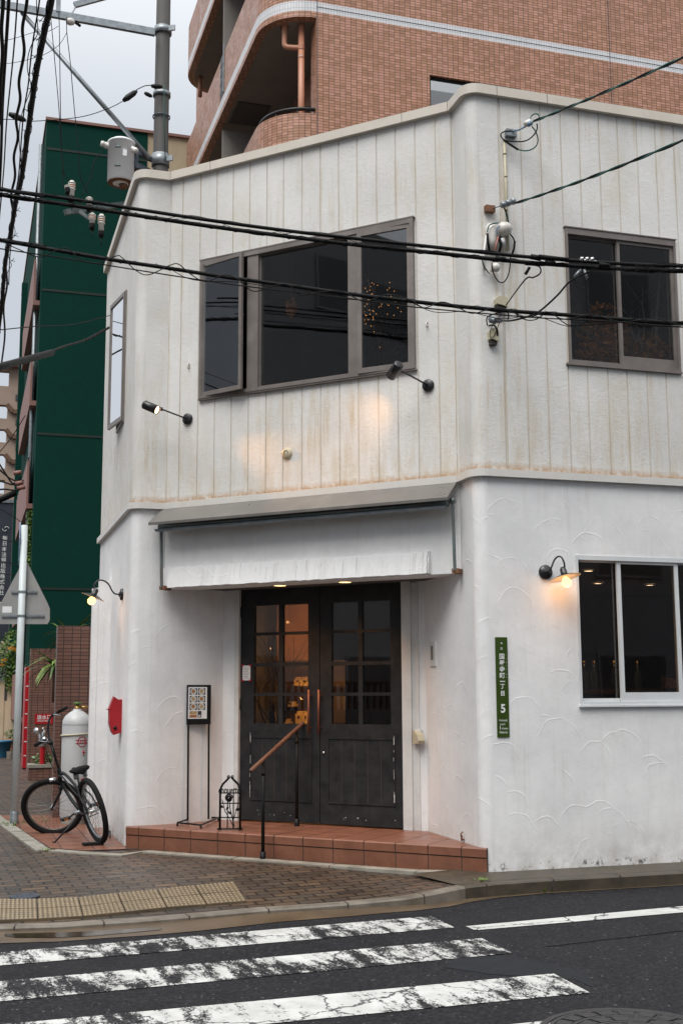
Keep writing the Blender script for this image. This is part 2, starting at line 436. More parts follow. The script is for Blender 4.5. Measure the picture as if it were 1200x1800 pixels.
M = {}
M['stucco'] = m_stucco()
M['siding'] = m_siding(); M['groove'] = m_siding('siding_groove', True)
M['flash'] = simple('painted_flashing', (.60, .585, .55), .42, 0, .08, 3, .05, dirt=(.36, .27, .17), damt=.35)
M['coping'] = simple('cream_coping', (.58, .53, .46), .4, 0, .06, 2, .03, dirt=(.38, .32, .25), damt=.3)
M['hood'] = simple('grey_awning_hood', (.17, .16, .148), .35, .3, .1, 3, .04, dirt=(.25, .22, .18), damt=.4)
M['steel'] = simple('grey_green_steel', (.15, .18, .18), .4, .5, .2, 8, .1, dirt=(.25, .12, .05), damt=.5)
M['galv'] = simple('galvanised_steel', (.24, .265, .28), .45, .6, .2, 12, .1)
M['door'] = simple('charcoal_door_paint', (.019, .0195, .0215), .6, 0, .35, 9, .35, 90, .003, spec=.25, dirt=(.03, .028, .026), dsc=7, damt=.6)
M['bronze'] = simple('bronze_aluminium', (.20, .175, .16), .4, .35, .1, 4, .03, dirt=(.30, .28, .26), dsc=6, damt=.4)
M['whitealu'] = simple('white_aluminium', (.62, .64, .65), .35, .1, .05, 4, .02)
M['trim'] = simple('white_painted_trim', (.58, .575, .56), .5, 0, .08, 5, .2, 40, dirt=(.3, .26, .2), damt=.3)
M['glass'] = m_glass('window_glass', .6, .9, .06)
M['glassdim'] = m_glass('upper_window_glass', .8, .8, .10)
M['glasssky'] = m_glass('side_window_glass', .3, 2.0, .55)
M['glassdoor'] = m_glass('door_glass', .75, 1.0, .13)
M['black'] = simple('black_iron', (.006, .006, .0065), .5, .1, .3, 20, .2, spec=.25)
M['blackp'] = simple('black_satin_paint', (.007, .007, .008), .4, 0, .2, 10, .05, spec=.3)
M['rubber'] = simple('black_rubber', (.008, .008, .008), .8, 0, .3, 30, .3, spec=.2)
M['cable'] = simple('black_cable_sheath', (.004, .004, .0045), .6, 0, .3, 30, .1, spec=.15)
M['greencable'] = simple('green_insulated_wire', (.008, .085, .07), .45, 0, .4, 5, .1, spec=.25)
M['darkroom'] = simple('dark_interior_plaster', (.20, .175, .15), .8, 0, .2, 3, 0)
M['woodfloor'] = simple('dark_interior_wood', (.09, .05, .028), .5, 0, .3, 4, .1)
M['ceil'] = simple('interior_ceiling', (.22, .18, .14), .8, 0, .1, 3, 0)
M['terra'] = simple('terracotta_tile', (.19, .078, .047), .38, 0, .18, 5, .25, 70, .002, dirt=(.13, .06, .04), dsc=4, damt=.6)
M['grout'] = simple('dark_grout', (.045, .035, .03), .8, 0, .2, 20, .3)
M['kerbdark'] = simple('mossy_wet_kerb', (.055, .044, .03), .5, 0, .35, 5, .5, 80, .004, dirt=(.03, .03, .015), dsc=3, damt=.8)
M['kerb'] = simple('stained_kerb_concrete', (.15, .13, .105), .6, 0, .3, 5, .5, 80, .004, dirt=(.07, .055, .035), dsc=3, damt=.8)
M['strip'] = simple('pale_edging_concrete', (.24, .225, .19), .6, 0, .25, 6, .4, 80, .003, dirt=(.13, .11, .08), dsc=5, damt=.6)
M['gutter'] = simple('brown_wet_gutter', (.095, .066, .04), .38, 0, .3, 4, .5, 90, .004, dirt=(.06, .045, .03), dsc=2, damt=.8)
M['asphalt'] = m_asphalt()
M['paint'] = m_paint('worn_crossing_paint', .15); M['paint2'] = m_paint('crossing_paint', .75); M['paint3'] = m_paint('fresh_road_line', 4.0)
M['paver'] = m_bricktile('brown_block_paving', .2, .1, ((.033, .026, .020), (.070, .049, .032), (.092, .058, .036), (.052, .044, .036), (.125, .078, .047)), (.006, .005, .0045), .010, .42, .5, .6)
M['tilebrick'] = m_bricktile('brown_facade_tile', .1, .05, ((.33, .158, .085), (.40, .195, .108), (.49, .24, .16), (.54, .275, .19)), (.07, .038, .028), .0045, .4, 0.0, .2)
M['tilewhite'] = m_bricktile('white_facade_tile', .05, .1, ((.62, .62, .63), (.68, .68, .69)), (.30, .30, .32), .0035, .35, 0.0, .2)
M['brickwall'] = m_bricktile('dark_brown_wall_tile', .102, .045, ((.135, .06, .042), (.165, .075, .052), (.19, .09, .062)), (.022, .015, .013), .0045, .5, 0.0, .4)
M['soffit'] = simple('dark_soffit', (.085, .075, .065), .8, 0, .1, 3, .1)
M['soffit2'] = simple('grey_balcony_soffit', (.22, .20, .18), .8, 0, .1, 3, .1)
M['pipe'] = simple('terracotta_drainpipe', (.45, .20, .12), .45, 0, .1, 4, .05)
M['green'] = simple('deep_green_cladding', (.004, .037, .027), .8, 0, .08, 8, .3, 40, .006, spec=.06)
M['greenseam'] = simple('green_panel_seam', (.003, .014, .011), .7)
M['beige'] = simple('beige_render', (.40, .33, .22), .75, 0, .1, 3, .2)
M['bege2'] = simple('tan_apartment_render', (.27, .20, .155), .8, 0, .1, 2, .1)
M['cream'] = simple('cream_fence_render', (.52, .41, .28), .7, 0, .08, 3, .15)
M['salmon'] = simple('salmon_balcony_panel', (.22, .11, .09), .6, 0, .1, 3, .1)
M['conc'] = simple('utility_pole_concrete', (.04, .037, .035), .7, 0, .3, 3, .3, 40, .004, dirt=(.05, .045, .04), dsc=2, damt=.8)
M['tank'] = simple('light_grey_tank_paint', (.44, .45, .455), .4, 0, .06, 4, .03, dirt=(.32, .30, .27), dsc=3, damt=.35)
M['tank2'] = simple('pale_transformer_paint', (.79, .80, .81), .4, 0, .03, 4, .03)
M['rust'] = simple('rusty_steel', (.17, .075, .035), .75, 0, .4, 15, .3)
M['porc'] = simple('white_porcelain', (.62, .60, .56), .25, 0, .05, 8, .02, dirt=(.40, .32, .22), damt=.4)
M['porcbrown'] = simple('orange_brown_porcelain', (.33, .12, .04), .3)
M['red'] = simple('red_paint', (.36, .008, .014), .35, 0, .1, 4, .03)
M['redbox'] = simple('worn_red_letterbox', (.33, .008, .014), .4, 0, .12, 6, .05, dirt=(.20, .01, .01), damt=.3)
M['white'] = simple('white_plastic', (.62, .62, .60), .4, 0, .04, 4, .02)
M['paper'] = simple('white_paper', (.66, .67, .68), .7, 0, .03, 4, 0)
M['yellowed'] = simple('yellowed_plastic', (.44, .40, .28), .5, 0, .08, 6, .05)
M['signgreen'] = simple('olive_green_enamel', (.028, .055, .003), .4, 0, .1, 5, .02)
M['signnavy'] = simple('navy_sign_panel', (.03, .035, .05), .4, 0, .1, 3, 0)
M['signback'] = simple('grey_sign_back', (.30, .30, .29), .5, .4, .08, 5, .05, dirt=(.2, .18, .16), damt=.3)
M['polewhite'] = simple('pale_blue_white_pole', (.50, .55, .56), .4, 0, .06, 4, .03)
M['letter'] = simple('white_lettering', (.68, .70, .68), .5, 0, .02, 4, 0)
M['copper'] = simple('worn_copper_brown_handle', (.17, .055, .03), .45, .2, .3, 12, .2)
M['woodrail'] = simple('worn_brown_handrail', (.10, .042, .025), .5, 0, .3, 14, .3, dirt=(.09, .04, .025), damt=.6)
M['tactile'] = simple('yellow_tactile_tile', (.09, .065, .038), .55, 0, .2, 7, .3, 80, .002, dirt=(.15, .10, .05), dsc=5, damt=.7)
M['castiron'] = simple('cast_iron', (.032, .031, .033), .5, .3, .3, 20, .5, 80, .004)
M['castblue'] = simple('blue_grey_hatch', (.055, .065, .085), .5, .3, .3, 20, .5)
M['leaf'] = simple('green_leaf', (.055, .12, .02), .5, 0, .5, 9, 0)
M['leaf2'] = simple('yellow_green_leaf', (.12, .20, .03), .5, 0, .4, 9, 0)
M['dry'] = simple('dried_flower', (.62, .29, .11), .8, 0, .5, 9, 0)
M['birch'] = simple('white_birch_twig', (.5, .47, .43), .7)
M['bark'] = simple('brown_branch', (.10, .055, .03), .8)
M['chrome'] = simple('chrome', (.55, .55, .55), .2, .9, .1, 5, 0)
M['brass'] = simple('brass_valve', (.35, .22, .06), .35, .7)
M['bluepot'] = simple('blue_glazed_pot', (.015, .12, .22), .35)
M['facadegrey'] = simple('grey_opposite_facade', (.13, .135, .145), .7, 0, .1, 1, .1)
M['facadedark'] = simple('dark_opposite_window', (.03, .035, .04), .5)
M['shade'] = simple('black_enamel_shade', (.014, .014, .016), .3)
M['shadein'] = simple('white_enamel_inside', (.65, .55, .42), .4)
M['bulb'] = emis('lit_warm_bulb', (1, .56, .17), 3.2)
M['down'] = emis('lit_downlight', (1, .66, .26), 3.5)
M['spotlit'] = emis('lit_spot_lens', (1, .55, .3), 8)
M['fairy'] = emis('lit_fairy_bulb', (1, .42, .12), 2.2)
M['indown'] = emis('lit_indoor_downlight', (1, .68, .4), 9)

# ------------------------------------------------------------------ plan of the corner building
AL = R_(-17.32); AR = AL + math.pi / 2
DR, DLb = dr(AR), dr(AL)                       # to the right along the street, back along the side street
PR = V(1.196, 10.192); KR = PR - DR * .03
PL = V(-2.118, 11.963)
XL = PL + DR * .33
XR = KR + DLb * .37
AC = math.atan2((XR - XL).x, (XR - XL).y); CL = (XR - XL).length
A = Frame(PL, AL + math.pi); B = Frame(PR, AR); C = Frame(XL, AC)
R1 = Frame(PL, AR); R2 = Frame(XR, AL + math.pi)
D1 = V(-1.046, 12.416); D = Frame(D1, AC); DW = 1.845
ZS = .2          # top of the entrance step
# ================================================================== GROUND
ZR = -.10
mb = MB(); S_ = 600
mb.face([V(-S_, -S_, ZR), V(S_, -S_, ZR), V(S_, S_, ZR), V(-S_, S_, ZR)])
struct(mb.build('road', M['asphalt']))

# kerb top edge along the road, measured left to right
kp = [(-330, 1640, -.07), (-120, 1634, -.07), (23, 1629, -.07), (103, 1627, -.07), (173, 1622, -.07), (240, 1618, -.07), (320, 1611.5, -.07), (400, 1604.5, -.07),
      (462, 1599, -.07), (530, 1594.5, -.068), (600, 1589.5, -.064), (660, 1584, -.055), (712, 1579, -.042), (767, 1569.5, -.02), (817, 1559, -.006), (870, 1553, 0), (955, 1547, 0)]
K = [atz(*q) for q in kp]
b0 = K[-1]
for L in (1.0, 2.2, 4, 8, 16, 40): K.append(b0 + DR * L + V(0, 0, 0))
lw = (K[0] - K[2]).normalized(); K = [K[0] + V(-30, 1.2)] + K
def inward(i):
    a = K[max(i - 1, 0)]; b = K[min(i + 1, len(K) - 1)]; d = (b - a); d.z = 0; d.normalize(); return V(-d.y, d.x)
KW = .11
K1 = [K[i] + inward(i) * KW for i in range(len(K))]
mb = MB()
for i in range(len(K) - 1):
    a, b, c, d = K[i], K[i + 1], K1[i + 1], K1[i]
    e1 = inward(i) * .012; e2 = inward(i + 1) * .012
    up = V(0, 0, 0); dn = V(0, 0, -.012)
    mb.face([a + e1, b + e2, c, d], 0); mb.face([a + dn, b + dn, b + e2, a + e1], 0)
    mb.face([V(a.x, a.y, ZR - .05), V(b.x, b.y, ZR - .05), b + dn, a + dn], 0)
    if a.x > .75: mb.m[-3:] = [2, 2, 2]
# joints between kerb stones
L_ = 0; nxt = .1
for i in range(1, len(K) - 4):
    seg = (K[i + 1] - K[i]).length
    while nxt < L_ + seg:
        f = (nxt - L_) / seg; p = K[i].lerp(K[i + 1], f); q = K1[i].lerp(K1[i + 1], f); dd = (K[i + 1] - K[i]).normalized() * .005
        z = V(0, 0, .0015)
        mb.face([p - dd + z, p + dd + z, q + dd + z, q - dd + z], 1)
        o_ = (p - q).normalized() * .0015
        mb.face([V(p.x, p.y, ZR) - dd + o_, V(p.x, p.y, ZR) + dd + o_, p + dd + o_, p - dd + o_], 1)
        nxt += .6
    L_ += seg
struct(mb.build('kerb', [M['kerb'], M['grout'], M['kerbdark']]))

# pavement: ramps gently down to the lowered kerb, level against the building
ST = [PL + V(0, -.02), PR]
def target(i):
    k = K1[i]
    if k.x < -2.2: return V(k.x - .3, 11.6)
    if k.x < 1.0:
        t = (k.x + 2.2) / 3.2; return V(-2.118 + t * (1.1 + 2.118), 11.9 + t * (10.35 - 11.9))
    return k + V(0, 0) + inward(i) * .35
mb = MB(); T = []
for i in range(len(K)):
    t_ = target(i); t_.z = 0; T.append(t_)
def padd(i, f):
    p = K1[i].lerp(T[i], f); zk = K1[i].z - .004
    dist = (V(T[i].x, T[i].y) - V(K1[i].x, K1[i].y)).length * f
    p.z = zk + (-.004 - zk) * min(1, dist / 1.45) * 1.0
    return p
fs_ = [0, .08, .16, .26, .38, .5, .65, .8, 1.0]
for i in range(len(K) - 1):
    for a, b in zip(fs_[:-1], fs_[1:]):
        mb.face([padd(i, a), padd(i + 1, a), padd(i + 1, b), padd(i, b)])
il = next(i for i in range(len(K)) if K1[i].x > -2.2)
far = [padd(0, 1.0)] + [padd(i, 1.0) for i in range(1, len(K) - 6)]
mb.face([*far, V(6, 40, -.004), V(6, 90, -.004), V(-60, 90, -.004)])
# rotate paving pattern to follow the kerb
ca, sa = math.cos(R_(-21)), math.sin(R_(-21))
mb.uv = [[(mb.v[j].x * ca - mb.v[j].y * sa, mb.v[j].x * sa + mb.v[j].y * ca) for j in f] for f in mb.f]
struct(mb.build('pavement', M['paver']))

def ground_poly(name, px, z, mat, kind=True, lift=0):
    m_ = MB(); m_.face([atz(x, y, z) + V(0, 0, lift) for x, y in px]); o = m_.build(name, mat)
    return struct(o) if kind else o
# brown gutter
mb = MB(); gw = [(.42, i) for i in range(len(K))]
def gwid(i):
    x = K[i].x
    return .40 if x < -1.2 else max(.03, .40 - (x + 1.2) * .085 if x < 0 else .30 - (x) * .2)
for i in range(len(K) - 1):
    if K[i].x > 5: break
    a, b = K[i], K[i + 1]; g = lambda q, w_, j: V(q.x, q.y, ZR + .004) - inward(j) * w_ + V(0, 0, 0)
    mb.face([g(a, gwid(i), i), g(b, gwid(i + 1), i + 1), g(b, -.03, i + 1), g(a, -.03, i)])
struct(mb.build('gutter', M['gutter']))
# puddle lying in the gutter
t = NT('still_puddle'); M['puddle'] = t.bsdf((.028, .019, .011), .09, 0, None, spec=.6)
pp = [atz(x, y, ZR + .007) for x, y in ((10, 1641), (60, 1639), (120, 1638.5), (190, 1635.5), (250, 1631.5), (285, 1630.5), (283, 1634), (230, 1639), (190, 1642.5), (150, 1646), (90, 1648), (30, 1648), (8, 1645))]
mb = MB(); mb.face(list(reversed(pp)))
struct(mb.build('puddle', M['puddle']))

# terracotta corner patch and pale edging strips
patch = [atz(88, 1492, .0), atz(150, 1496, .0), PL + V(.06, -.16), PL + V(.0, .1), PL + DLb * 3.2 + V(.1, 0), PL + DLb * 3.2 + V(-1.15, 0)]
mb = MB()
e0 = atz(86, 1493, 0); e1 = PL + V(.05, -.14); 
uX = (e1 - e0).normalized(); uY = V(-uX.y, uX.x)
def inpatch(p):
    n = len(patch); c = False
    for i in range(n):
        a, b = patch[i], patch[(i + 1) % n]
        if (a.y > p.y) != (b.y > p.y) and p.x < (b.x - a.x) * (p.y - a.y) / (b.y - a.y) + a.x: c = not c
    return c
mb.face([V(p.x, p.y, .001) for p in patch], 1)
gx = DR; gy = DLb
for i in range(-8, 6):
    for j in range(-4, 12):
        q = PL + gx * (i * .3) + gy * (j * .3)
        cs = [q + gx * .004 + gy * .004, q + gx * .296 + gy * .004, q + gx * .296 + gy * .296, q + gx * .004 + gy * .296]
        ins = [inpatch(c) for c in cs]
        if all(ins): mb.face([V(c.x, c.y, .0045) for c in cs], 0)
        elif any(ins):
            # clip cell by fine sub-cells
            n_ = 16
            for a in range(n_):
                for b in range(n_):
                    c4 = [q + gx * (.004 + .292 * (a + s) / n_) + gy * (.004 + .292 * (b + s2) / n_) for s, s2 in ((0, 0), (1, 0), (1, 1), (0, 1))]
                    if all(inpatch(c) for c in c4): mb.face([V(c.x, c.y, .0045) for c in c4], 0)
o = mb.build('terracotta_paving', [M['terra'], M['grout']]); struct(o)
def strip(mb, pts, w_, z0, z1, m=0, jl=.9):
    pts = [Vector(p) for p in pts]; n = len(pts); N = []
    for i in range(n):
        a = pts[max(i - 1, 0)]; b = pts[min(i + 1, n - 1)]; d = (b - a).normalized(); N.append(V(-d.y, d.x))
    for i in range(n - 1):
        for (s0, s1) in ((0, 1),):
            a, b = pts[i], pts[i + 1]; k = max(1, round((b - a).length / jl))
            for q in range(k):
                f0 = q / k + .004; f1 = (q + 1) / k - .004
                A0 = a.lerp(b, f0); B0 = a.lerp(b, f1); n0 = N[i].lerp(N[i + 1], f0) * w_; n1 = N[i].lerp(N[i + 1], f1) * w_
                z = lambda p, h: V(p.x, p.y, h)
                mb.hexa([z(A0, z0), z(B0, z0), z(B0 + n1, z0), z(A0 + n0, z0), z(A0, z1), z(B0, z1), z(B0 + n1, z1), z(A0 + n0, z1)], m)
mb = MB()
SFd = (PR - PL).normalized(); SFn = V(SFd.y, -SFd.x)
f0 = atz(84, 1497, 0)
strip(mb, [f0, atz(150, 1502, 0), atz(215, 1505, 0), PL + SFn * .26 + SFd * .4, PR + SFn * .26 - SFd * 1.35, PR + SFn * .24 - SFd * .55, PR + SFn * .10 - SFd * .12], .13, -.08, .008)
strip(mb, [PL + DLb * 14 + V(-1.6, 0), PL + DLb * 6 + V(-1.3, 0), PL + DLb * 3 + V(-1.12, 0), f0 + DLb * 0 + V(.02, .05)], -.14, -.05, .010)
struct(mb.build('edging_strip', M['strip']))

# kerb-level apron beside the street wall (between wall and kerb)
mb = MB()
for i in range(len(K) - 1):
    if K[i].x > .85 and K[i].x < 30:
        mb.face([K1[i] + V(0, 0, .001), K1[i + 1] + V(0, 0, .001), K1[i + 1] + inward(i + 1) * .6 + V(0, 0, .012), K1[i] + inward(i) * .6 + V(0, 0, .012)])
struct(mb.build('kerb_apron', M['kerbdark']))

# tactile paving
mb = MB()
low = [atz(x, y, -.062) for x, y in ((-78, 1620.5), (-6, 1620), (67, 1617.5), (146.5, 1613), (221.5, 1606), (294, 1598.5), (363.5, 1593), (434, 1587))]
top = [atz(x, y, -.035) for x, y in ((-70, 1584), (-3, 1583.5), (65, 1582.5), (137.5, 1580), (206.5, 1573), (276.5, 1567), (342.5, 1560), (411, 1554))]
low = [low[0] + (low[0] - low[1]) * k for k in (3, 2, 1)] + low; top = [top[0] + (top[0] - top[1]) * k for k in (3, 2, 1)] + top
def zpav(p):
    # height of the ramped pavement under a point
    best = 1e9; z = -.004
    for i in range(len(K1) - 1):
        a, b = K1[i], K1[i + 1]; ab = V(b.x - a.x, b.y - a.y); ap = V(p.x - a.x, p.y - a.y)
        t_ = max(0, min(1, ap.dot(ab) / ab.dot(ab))); d = (ap - ab * t_).length
        if d < best: best = d; zk = a.z + (b.z - a.z) * t_
    return zk - .004 + (-.004 - (zk - .004)) * min(1, best / 1.45)
for i in range(len(low) - 1):
    for h in (0, 1):
        a = low[i].lerp(top[i], h * .5 + .01); d = low[i].lerp(top[i], h * .5 + .49)
        b = low[i + 1].lerp(top[i + 1], h * .5 + .01); c = low[i + 1].lerp(top[i + 1], h * .5 + .49)
        e = (b - a).normalized() * .004
        a, b, c, d = a + e, b - e, c - e, d + e
        P4 = [V(q.x, q.y, zpav(q) + .018) for q in (a, b, c, d)]
        Q4 = [q - V(0, 0, .04) for q in P4]
        mb.hexa(Q4 + P4, 0)
        nx, ny = (9, 5)
        for ix in range(nx):
            for iy in range(ny):
                fx = (ix + .5) / nx; fy = (iy + .5) / ny
                c0 = P4[0].lerp(P4[1], fx).lerp(P4[3].lerp(P4[2], fx), fy)
                r0, r1 = .0135, .009
                ux = (P4[1] - P4[0]).normalized(); uy = (P4[3] - P4[0]).normalized()
                lo = [c0 + ux * math.cos(k * 1.0472) * r0 + uy * math.sin(k * 1.0472) * r0 for k in range(6)]
                hi = [c0 + ux * math.cos(k * 1.0472) * r1 + uy * math.sin(k * 1.0472) * r1 + V(0, 0, .006) for k in range(6)]
                mb.faces(lo + hi, [(k, (k + 1) % 6, 6 + (k + 1) % 6, 6 + k) for k in range(6)] + [tuple(range(6, 12))], 1)
M['tactiledot'] = simple('worn_tactile_stud', (.25, .195, .12), .5, 0, .15, 7, .1)
struct(mb.build('tactile_paving', [M['tactile'], M['tactiledot']]))

# crossing stripes and road line
def stripe(name, far_, near_, mat, z=ZR + .004, ext=6):
    F0, F1 = atz(*far_[0], z), atz(*far_[1], z); N0, N1 = atz(*near_[0], z), atz(*near_[1], z)
    F0 = F0 + (F0 - F1).normalized() * ext; N0 = N0 + (N0 - N1).normalized() * ext
    m_ = MB(); n = 24
    for k in range(n):
        a = N0.lerp(N1, k / n); b = N0.lerp(N1, (k + 1) / n); c = F0.lerp(F1, (k + 1) / n); d = F0.lerp(F1, k / n)
        u_ = lambda q: ((q - N1).dot((N1 - N0).normalized()), (q - N1).dot(V(-(N1 - N0).y, (N1 - N0).x).normalized()))
        m_.face([a, b, c, d], uv=[u_(a), u_(b), u_(c), u_(d)])
    return struct(m_.build(name, mat))
stripe('crossing_stripe', [(0, 1674), (757, 1610)], [(0, 1697), (798, 1630)], M['paint'])
stripe('crossing_stripe', [(0, 1725), (846, 1649)], [(0, 1760), (900, 1675)], M['paint'])
stripe('crossing_stripe', [(0, 1801), (972, 1711)], [(462, 1800), (1036, 1744.5)], M['paint2'])
stripe('crossing_stripe', [(400, 1852), (1075, 1782)], [(462, 1890), (1140, 1818)], M['paint2'])
stripe('road_edge_line', [(1200, 1592.5), (818, 1628)], [(1200, 1603.5), (834, 1635)], M['paint3'], ext=14)
mb = MB(); mb.face([atz(x, y, ZR + .002) for x, y in ((780, 1700), (860, 1712), (1010, 1722), (1040, 1735), (1036, 1718), (1000, 1703), (940, 1688), (880, 1680), (800, 1684))][::-1])
M['patch'] = simple('smooth_asphalt_patch', (.022, .023, .026), .85, 0, .15, 8, .2, 120, .002, spec=.08)
struct(mb.build('asphalt_patch', M['patch']))
mb = MB()
a, b = atz(960, 1664, ZR + .003), atz(1200, 1636, ZR + .003); b = b + (b - a) * 3; dd = V(0, .012)
pts = [a.lerp(b, k / 40) + V(0, random.uniform(-.01, .01)) for k in range(41)]
for p, q in zip(pts[:-1], pts[1:]): mb.face([p, q, q + dd, p + dd])
struct(mb.build('road_crack', simple('dark_crack', (.006, .006, .006), .9, 0, .1, 5, 0, spec=.05)))

# manholes
def manhole(name, c, r, mat, label, z):
    root = thing(name, label, 'manhole cover', V(c.x, c.y, z))
    m_ = MB(); o = V(c.x, c.y, z)
    m_.lathe([(0, .006), (r * .96, .006), (r * .97, -.004)], o, n=40, sm=False)
    rings = (.2, .42, .68, .93)
    for rr in rings: m_.lathe([(r * rr - .012, .006), (r * rr - .010, .012), (r * rr + .010, .012), (r * rr + .012, .006)], o, n=40, sm=False)
    for k, (ra, rb, n_) in enumerate(((.24, .38, 8), (.46, .64, 14), (.72, .89, 20))):
        for q in range(n_):
            t0 = 2 * math.pi * (q + .12) / n_; t1 = 2 * math.pi * (q + .84) / n_
            P = [o + V(math.cos(t_), math.sin(t_)) * r * s for t_, s in ((t0, ra), (t1, ra), (t1, rb), (t0, rb))]
            m_.hexa([p + V(0, 0, .005) for p in P] + [p + V(0, 0, .0125) for p in P])
    m_.build('lid', mat, root)
    m_ = MB(); m_.lathe([(r * .985, -.003), (r * .99, .009), (r * 1.07, .009), (r * 1.075, -.003)], o, n=48, sm=False); m_.build('rim', mat, root)
    return root
c_ = atz(1108, 1818, ZR)
manhole('manhole_cover', c_, .40, M['castiron'], 'large round cast iron manhole cover set in the wet road', ZR + .002)
c_ = atz(43.5, 1577, -.03)
manhole('hatch_cover', c_, .105, M['castblue'], 'small blue grey round cover in the brown block paving', zpav(c_) + .004)

# weeds
def tuft(mb, c, n=14, h=.05, r=.05, m=0):
    for k in range(n):
        a = random.uniform(0, 6.28); b = Vector(c) + V(math.cos(a), math.sin(a)) * random.uniform(0, r)
        t_ = b + V(math.cos(a), math.sin(a)) * random.uniform(.01, h * .8) + V(0, 0, random.uniform(.4, 1) * h); s = V(-math.sin(a), math.cos(a)) * .006
        mb.face([b - s, b + s, t_], m)
mb = MB()
for (x, y, z, n, h, r) in ((1112, 1549, -.09, 60, .07, .10), (1086, 1553, -.09, 30, .05, .08), (1047, 1556, -.09, 26, .05, .06), (846, 1548, 0, 30, .03, .06), (957, 1566, -.09, 30, .05, .07), (81, 1496, 0, 30, .04, .06),
                           (432, 1497, .0, 30, .03, .08), (50, 1445, 0, 60, .06, .25), (10, 1449, 0, 30, .05, .2), (25, 1452, 0, 40, .05, .12), (60, 1587, -.04, 14, .02, .04)):
    tuft(mb, atz(x, y, z), n, h, r)
o = mb.build('weeds', M['leaf2']); o['kind'] = 'stuff'

# ================================================================== CORNER BUILDING
bld = thing('corner_cafe_building', 'two storey white corner building with ribbed upper siding and a dark double door', 'building', PL)
CZ0, CZ1 = 3.40, 6.90
rA = .10; KRc = KR - A.u * rA + DR * rA; PLc = PL - A.u * rA + DR * rA
AB = 3.05        # side wall runs back this far
BW = 7.5
def cu(px, py, o=0): return C.uv(px, py, o)[0]
def bu(px, py, o=0): return B.uv(px, py, o)[0]
# --- window openings
CWu0, CWu1 = cu(354.5, 580), cu(729.5, 520); CWz0, CWz1 = 4.44, 5.905
BWu0, BWu1 = bu(995, 520), bu(1188, 520); BWz0, BWz1 = 4.415, 5.70
LWu0, LWz0, LWz1 = bu(1014, 1100), 1.362, 2.672; LWu1 = LWu0 + 1.75
au = lambda px, py: A.uv(px, py)[0]
AWu1 = A.uv(221, 640)[0]; AWu0 = AWu1 - .62; AWz0, AWz1 = A.uv(219, 741)[1], A.uv(223, 512)[1]
# --- grooves
gC = []
for x in (323, 354, 382.5, 411, 440, 470, 499, 531, 563, 595, 627, 661, 694, 728.5, 764):
    u = cu(x, 303 - .252 * (x - 300) + 14); gC.append((u - .0075, u + .0075, .006))
gC.append((.006, .020, .004)); gC.append((CL - .022, CL - .008, .007))
gB = [(bu(889, 825), bu(894, 825), .010)]
for x in (930.5, 967, 1004, 1038, 1074, 1108, 1143, 1177): u = bu(x, 830); gB.append((u - .0075, u + .0075, .006))
sp = (gB[-1][0] - gB[1][0]) / 7
while gB[-1][1] + sp < BW: gB.append((gB[-1][0] + sp, gB[-1][1] + sp, .007))
gA = [(-.2 - k * .2, -.2 - k * .2 + .014, .004) for k in range(1, 14)]
mb = MB()
heightwall(mb, A, -AB, -rA, CZ0, CZ1, [(AWu0, AWu1, AWz0, AWz1)], gA, .16)
arcwall(mb, PLc, A.n, B.n, rA, CZ0, CZ1, uo=0)
heightwall(mb, R1, rA, .33, CZ0, CZ1)
heightwall(mb, C, 0, CL, CZ0, CZ1, [(CWu0, CWu1, CWz0, CWz1)], gC, .16)
heightwall(mb, R2, 0, .37 - rA, CZ0, CZ1)
arcwall(mb, KRc, A.n, B.n, rA, CZ0, CZ1)
heightwall(mb, B, -.03 + rA, BW, CZ0, CZ1, [(BWu0, BWu1, BWz0, BWz1)], gB, .16)
mb.build('upper_siding', [M['siding'], M['groove']], bld)
# path of the wall line for flashing and coping
arcL = [PLc + V(math.cos(a), math.sin(a)) * rA for a in [math.atan2(A.n.y, A.n.x) + k / 6 * (math.pi / 2) for k in range(7)]]
arcK = [KRc + V(math.cos(a), math.sin(a)) * rA for a in [math.atan2(A.n.y, A.n.x) + k / 6 * (math.pi / 2) for k in range(7)]]
path = [A.p(-AB, 0)] + arcL + [XL, XR] + arcK + [B.p(BW, 0)]
mb = MB(); band(mb, path, 3.335, 3.40, .045, inn=.1)
mb.build('flashing', M['flash'], bld)
mb = MB(); band(mb, path, 6.875, 6.965, .05, inn=.14)
mb.build('coping', M['coping'], bld)
for px, fr in ((300, C), (370, C), (706, C), (961, B), (873, B), (792, C)):
    u = fr.uv(px, 250 if fr is C else 175, .05)[0]
    if fr is C: u = min(max(u, .03), CL - .03)
    mb = MB(); mb.fbox(fr, u - .002, u + .002, 6.876, 6.966, .04, .0512); mb.build('coping_joint', M['grout'], bld)
# --- ground floor walls
mb = MB()
heightwall(mb, A, -AB, -rA, -.12, 3.34)
arcwall(mb, PLc, A.n, B.n, rA, -.12, 3.34)
Z_SO = C.uv(560, 1020.5)[1]      # underside of the beam
splay = [PL + DR * rA, PL + DR * .27, V(-1.55, 12.25), V(-1.36, 12.40), V(-1.235, 12.52)]
# smooth the inner bend
def smoothp(P, it=2):
    for _ in range(it):
        Q = [P[0]]
        for a, b in zip(P[:-1], P[1:]): Q += [a.lerp(b, .25), a.lerp(b, .75)]
        Q.append(P[-1]); P = Q
    return P
sp_ = smoothp(splay); uo = .2
for a, b in zip(sp_[:-1], sp_[1:]):
    L = (b - a).length
    mb.face([V(a.x, a.y, -.12), V(b.x, b.y, -.12), V(b.x, b.y, 3.34), V(a.x, a.y, 3.34)], 0, True, [(uo, -.12), (uo + L, -.12), (uo + L, 3.34), (uo, 3.34)])
    uo += L
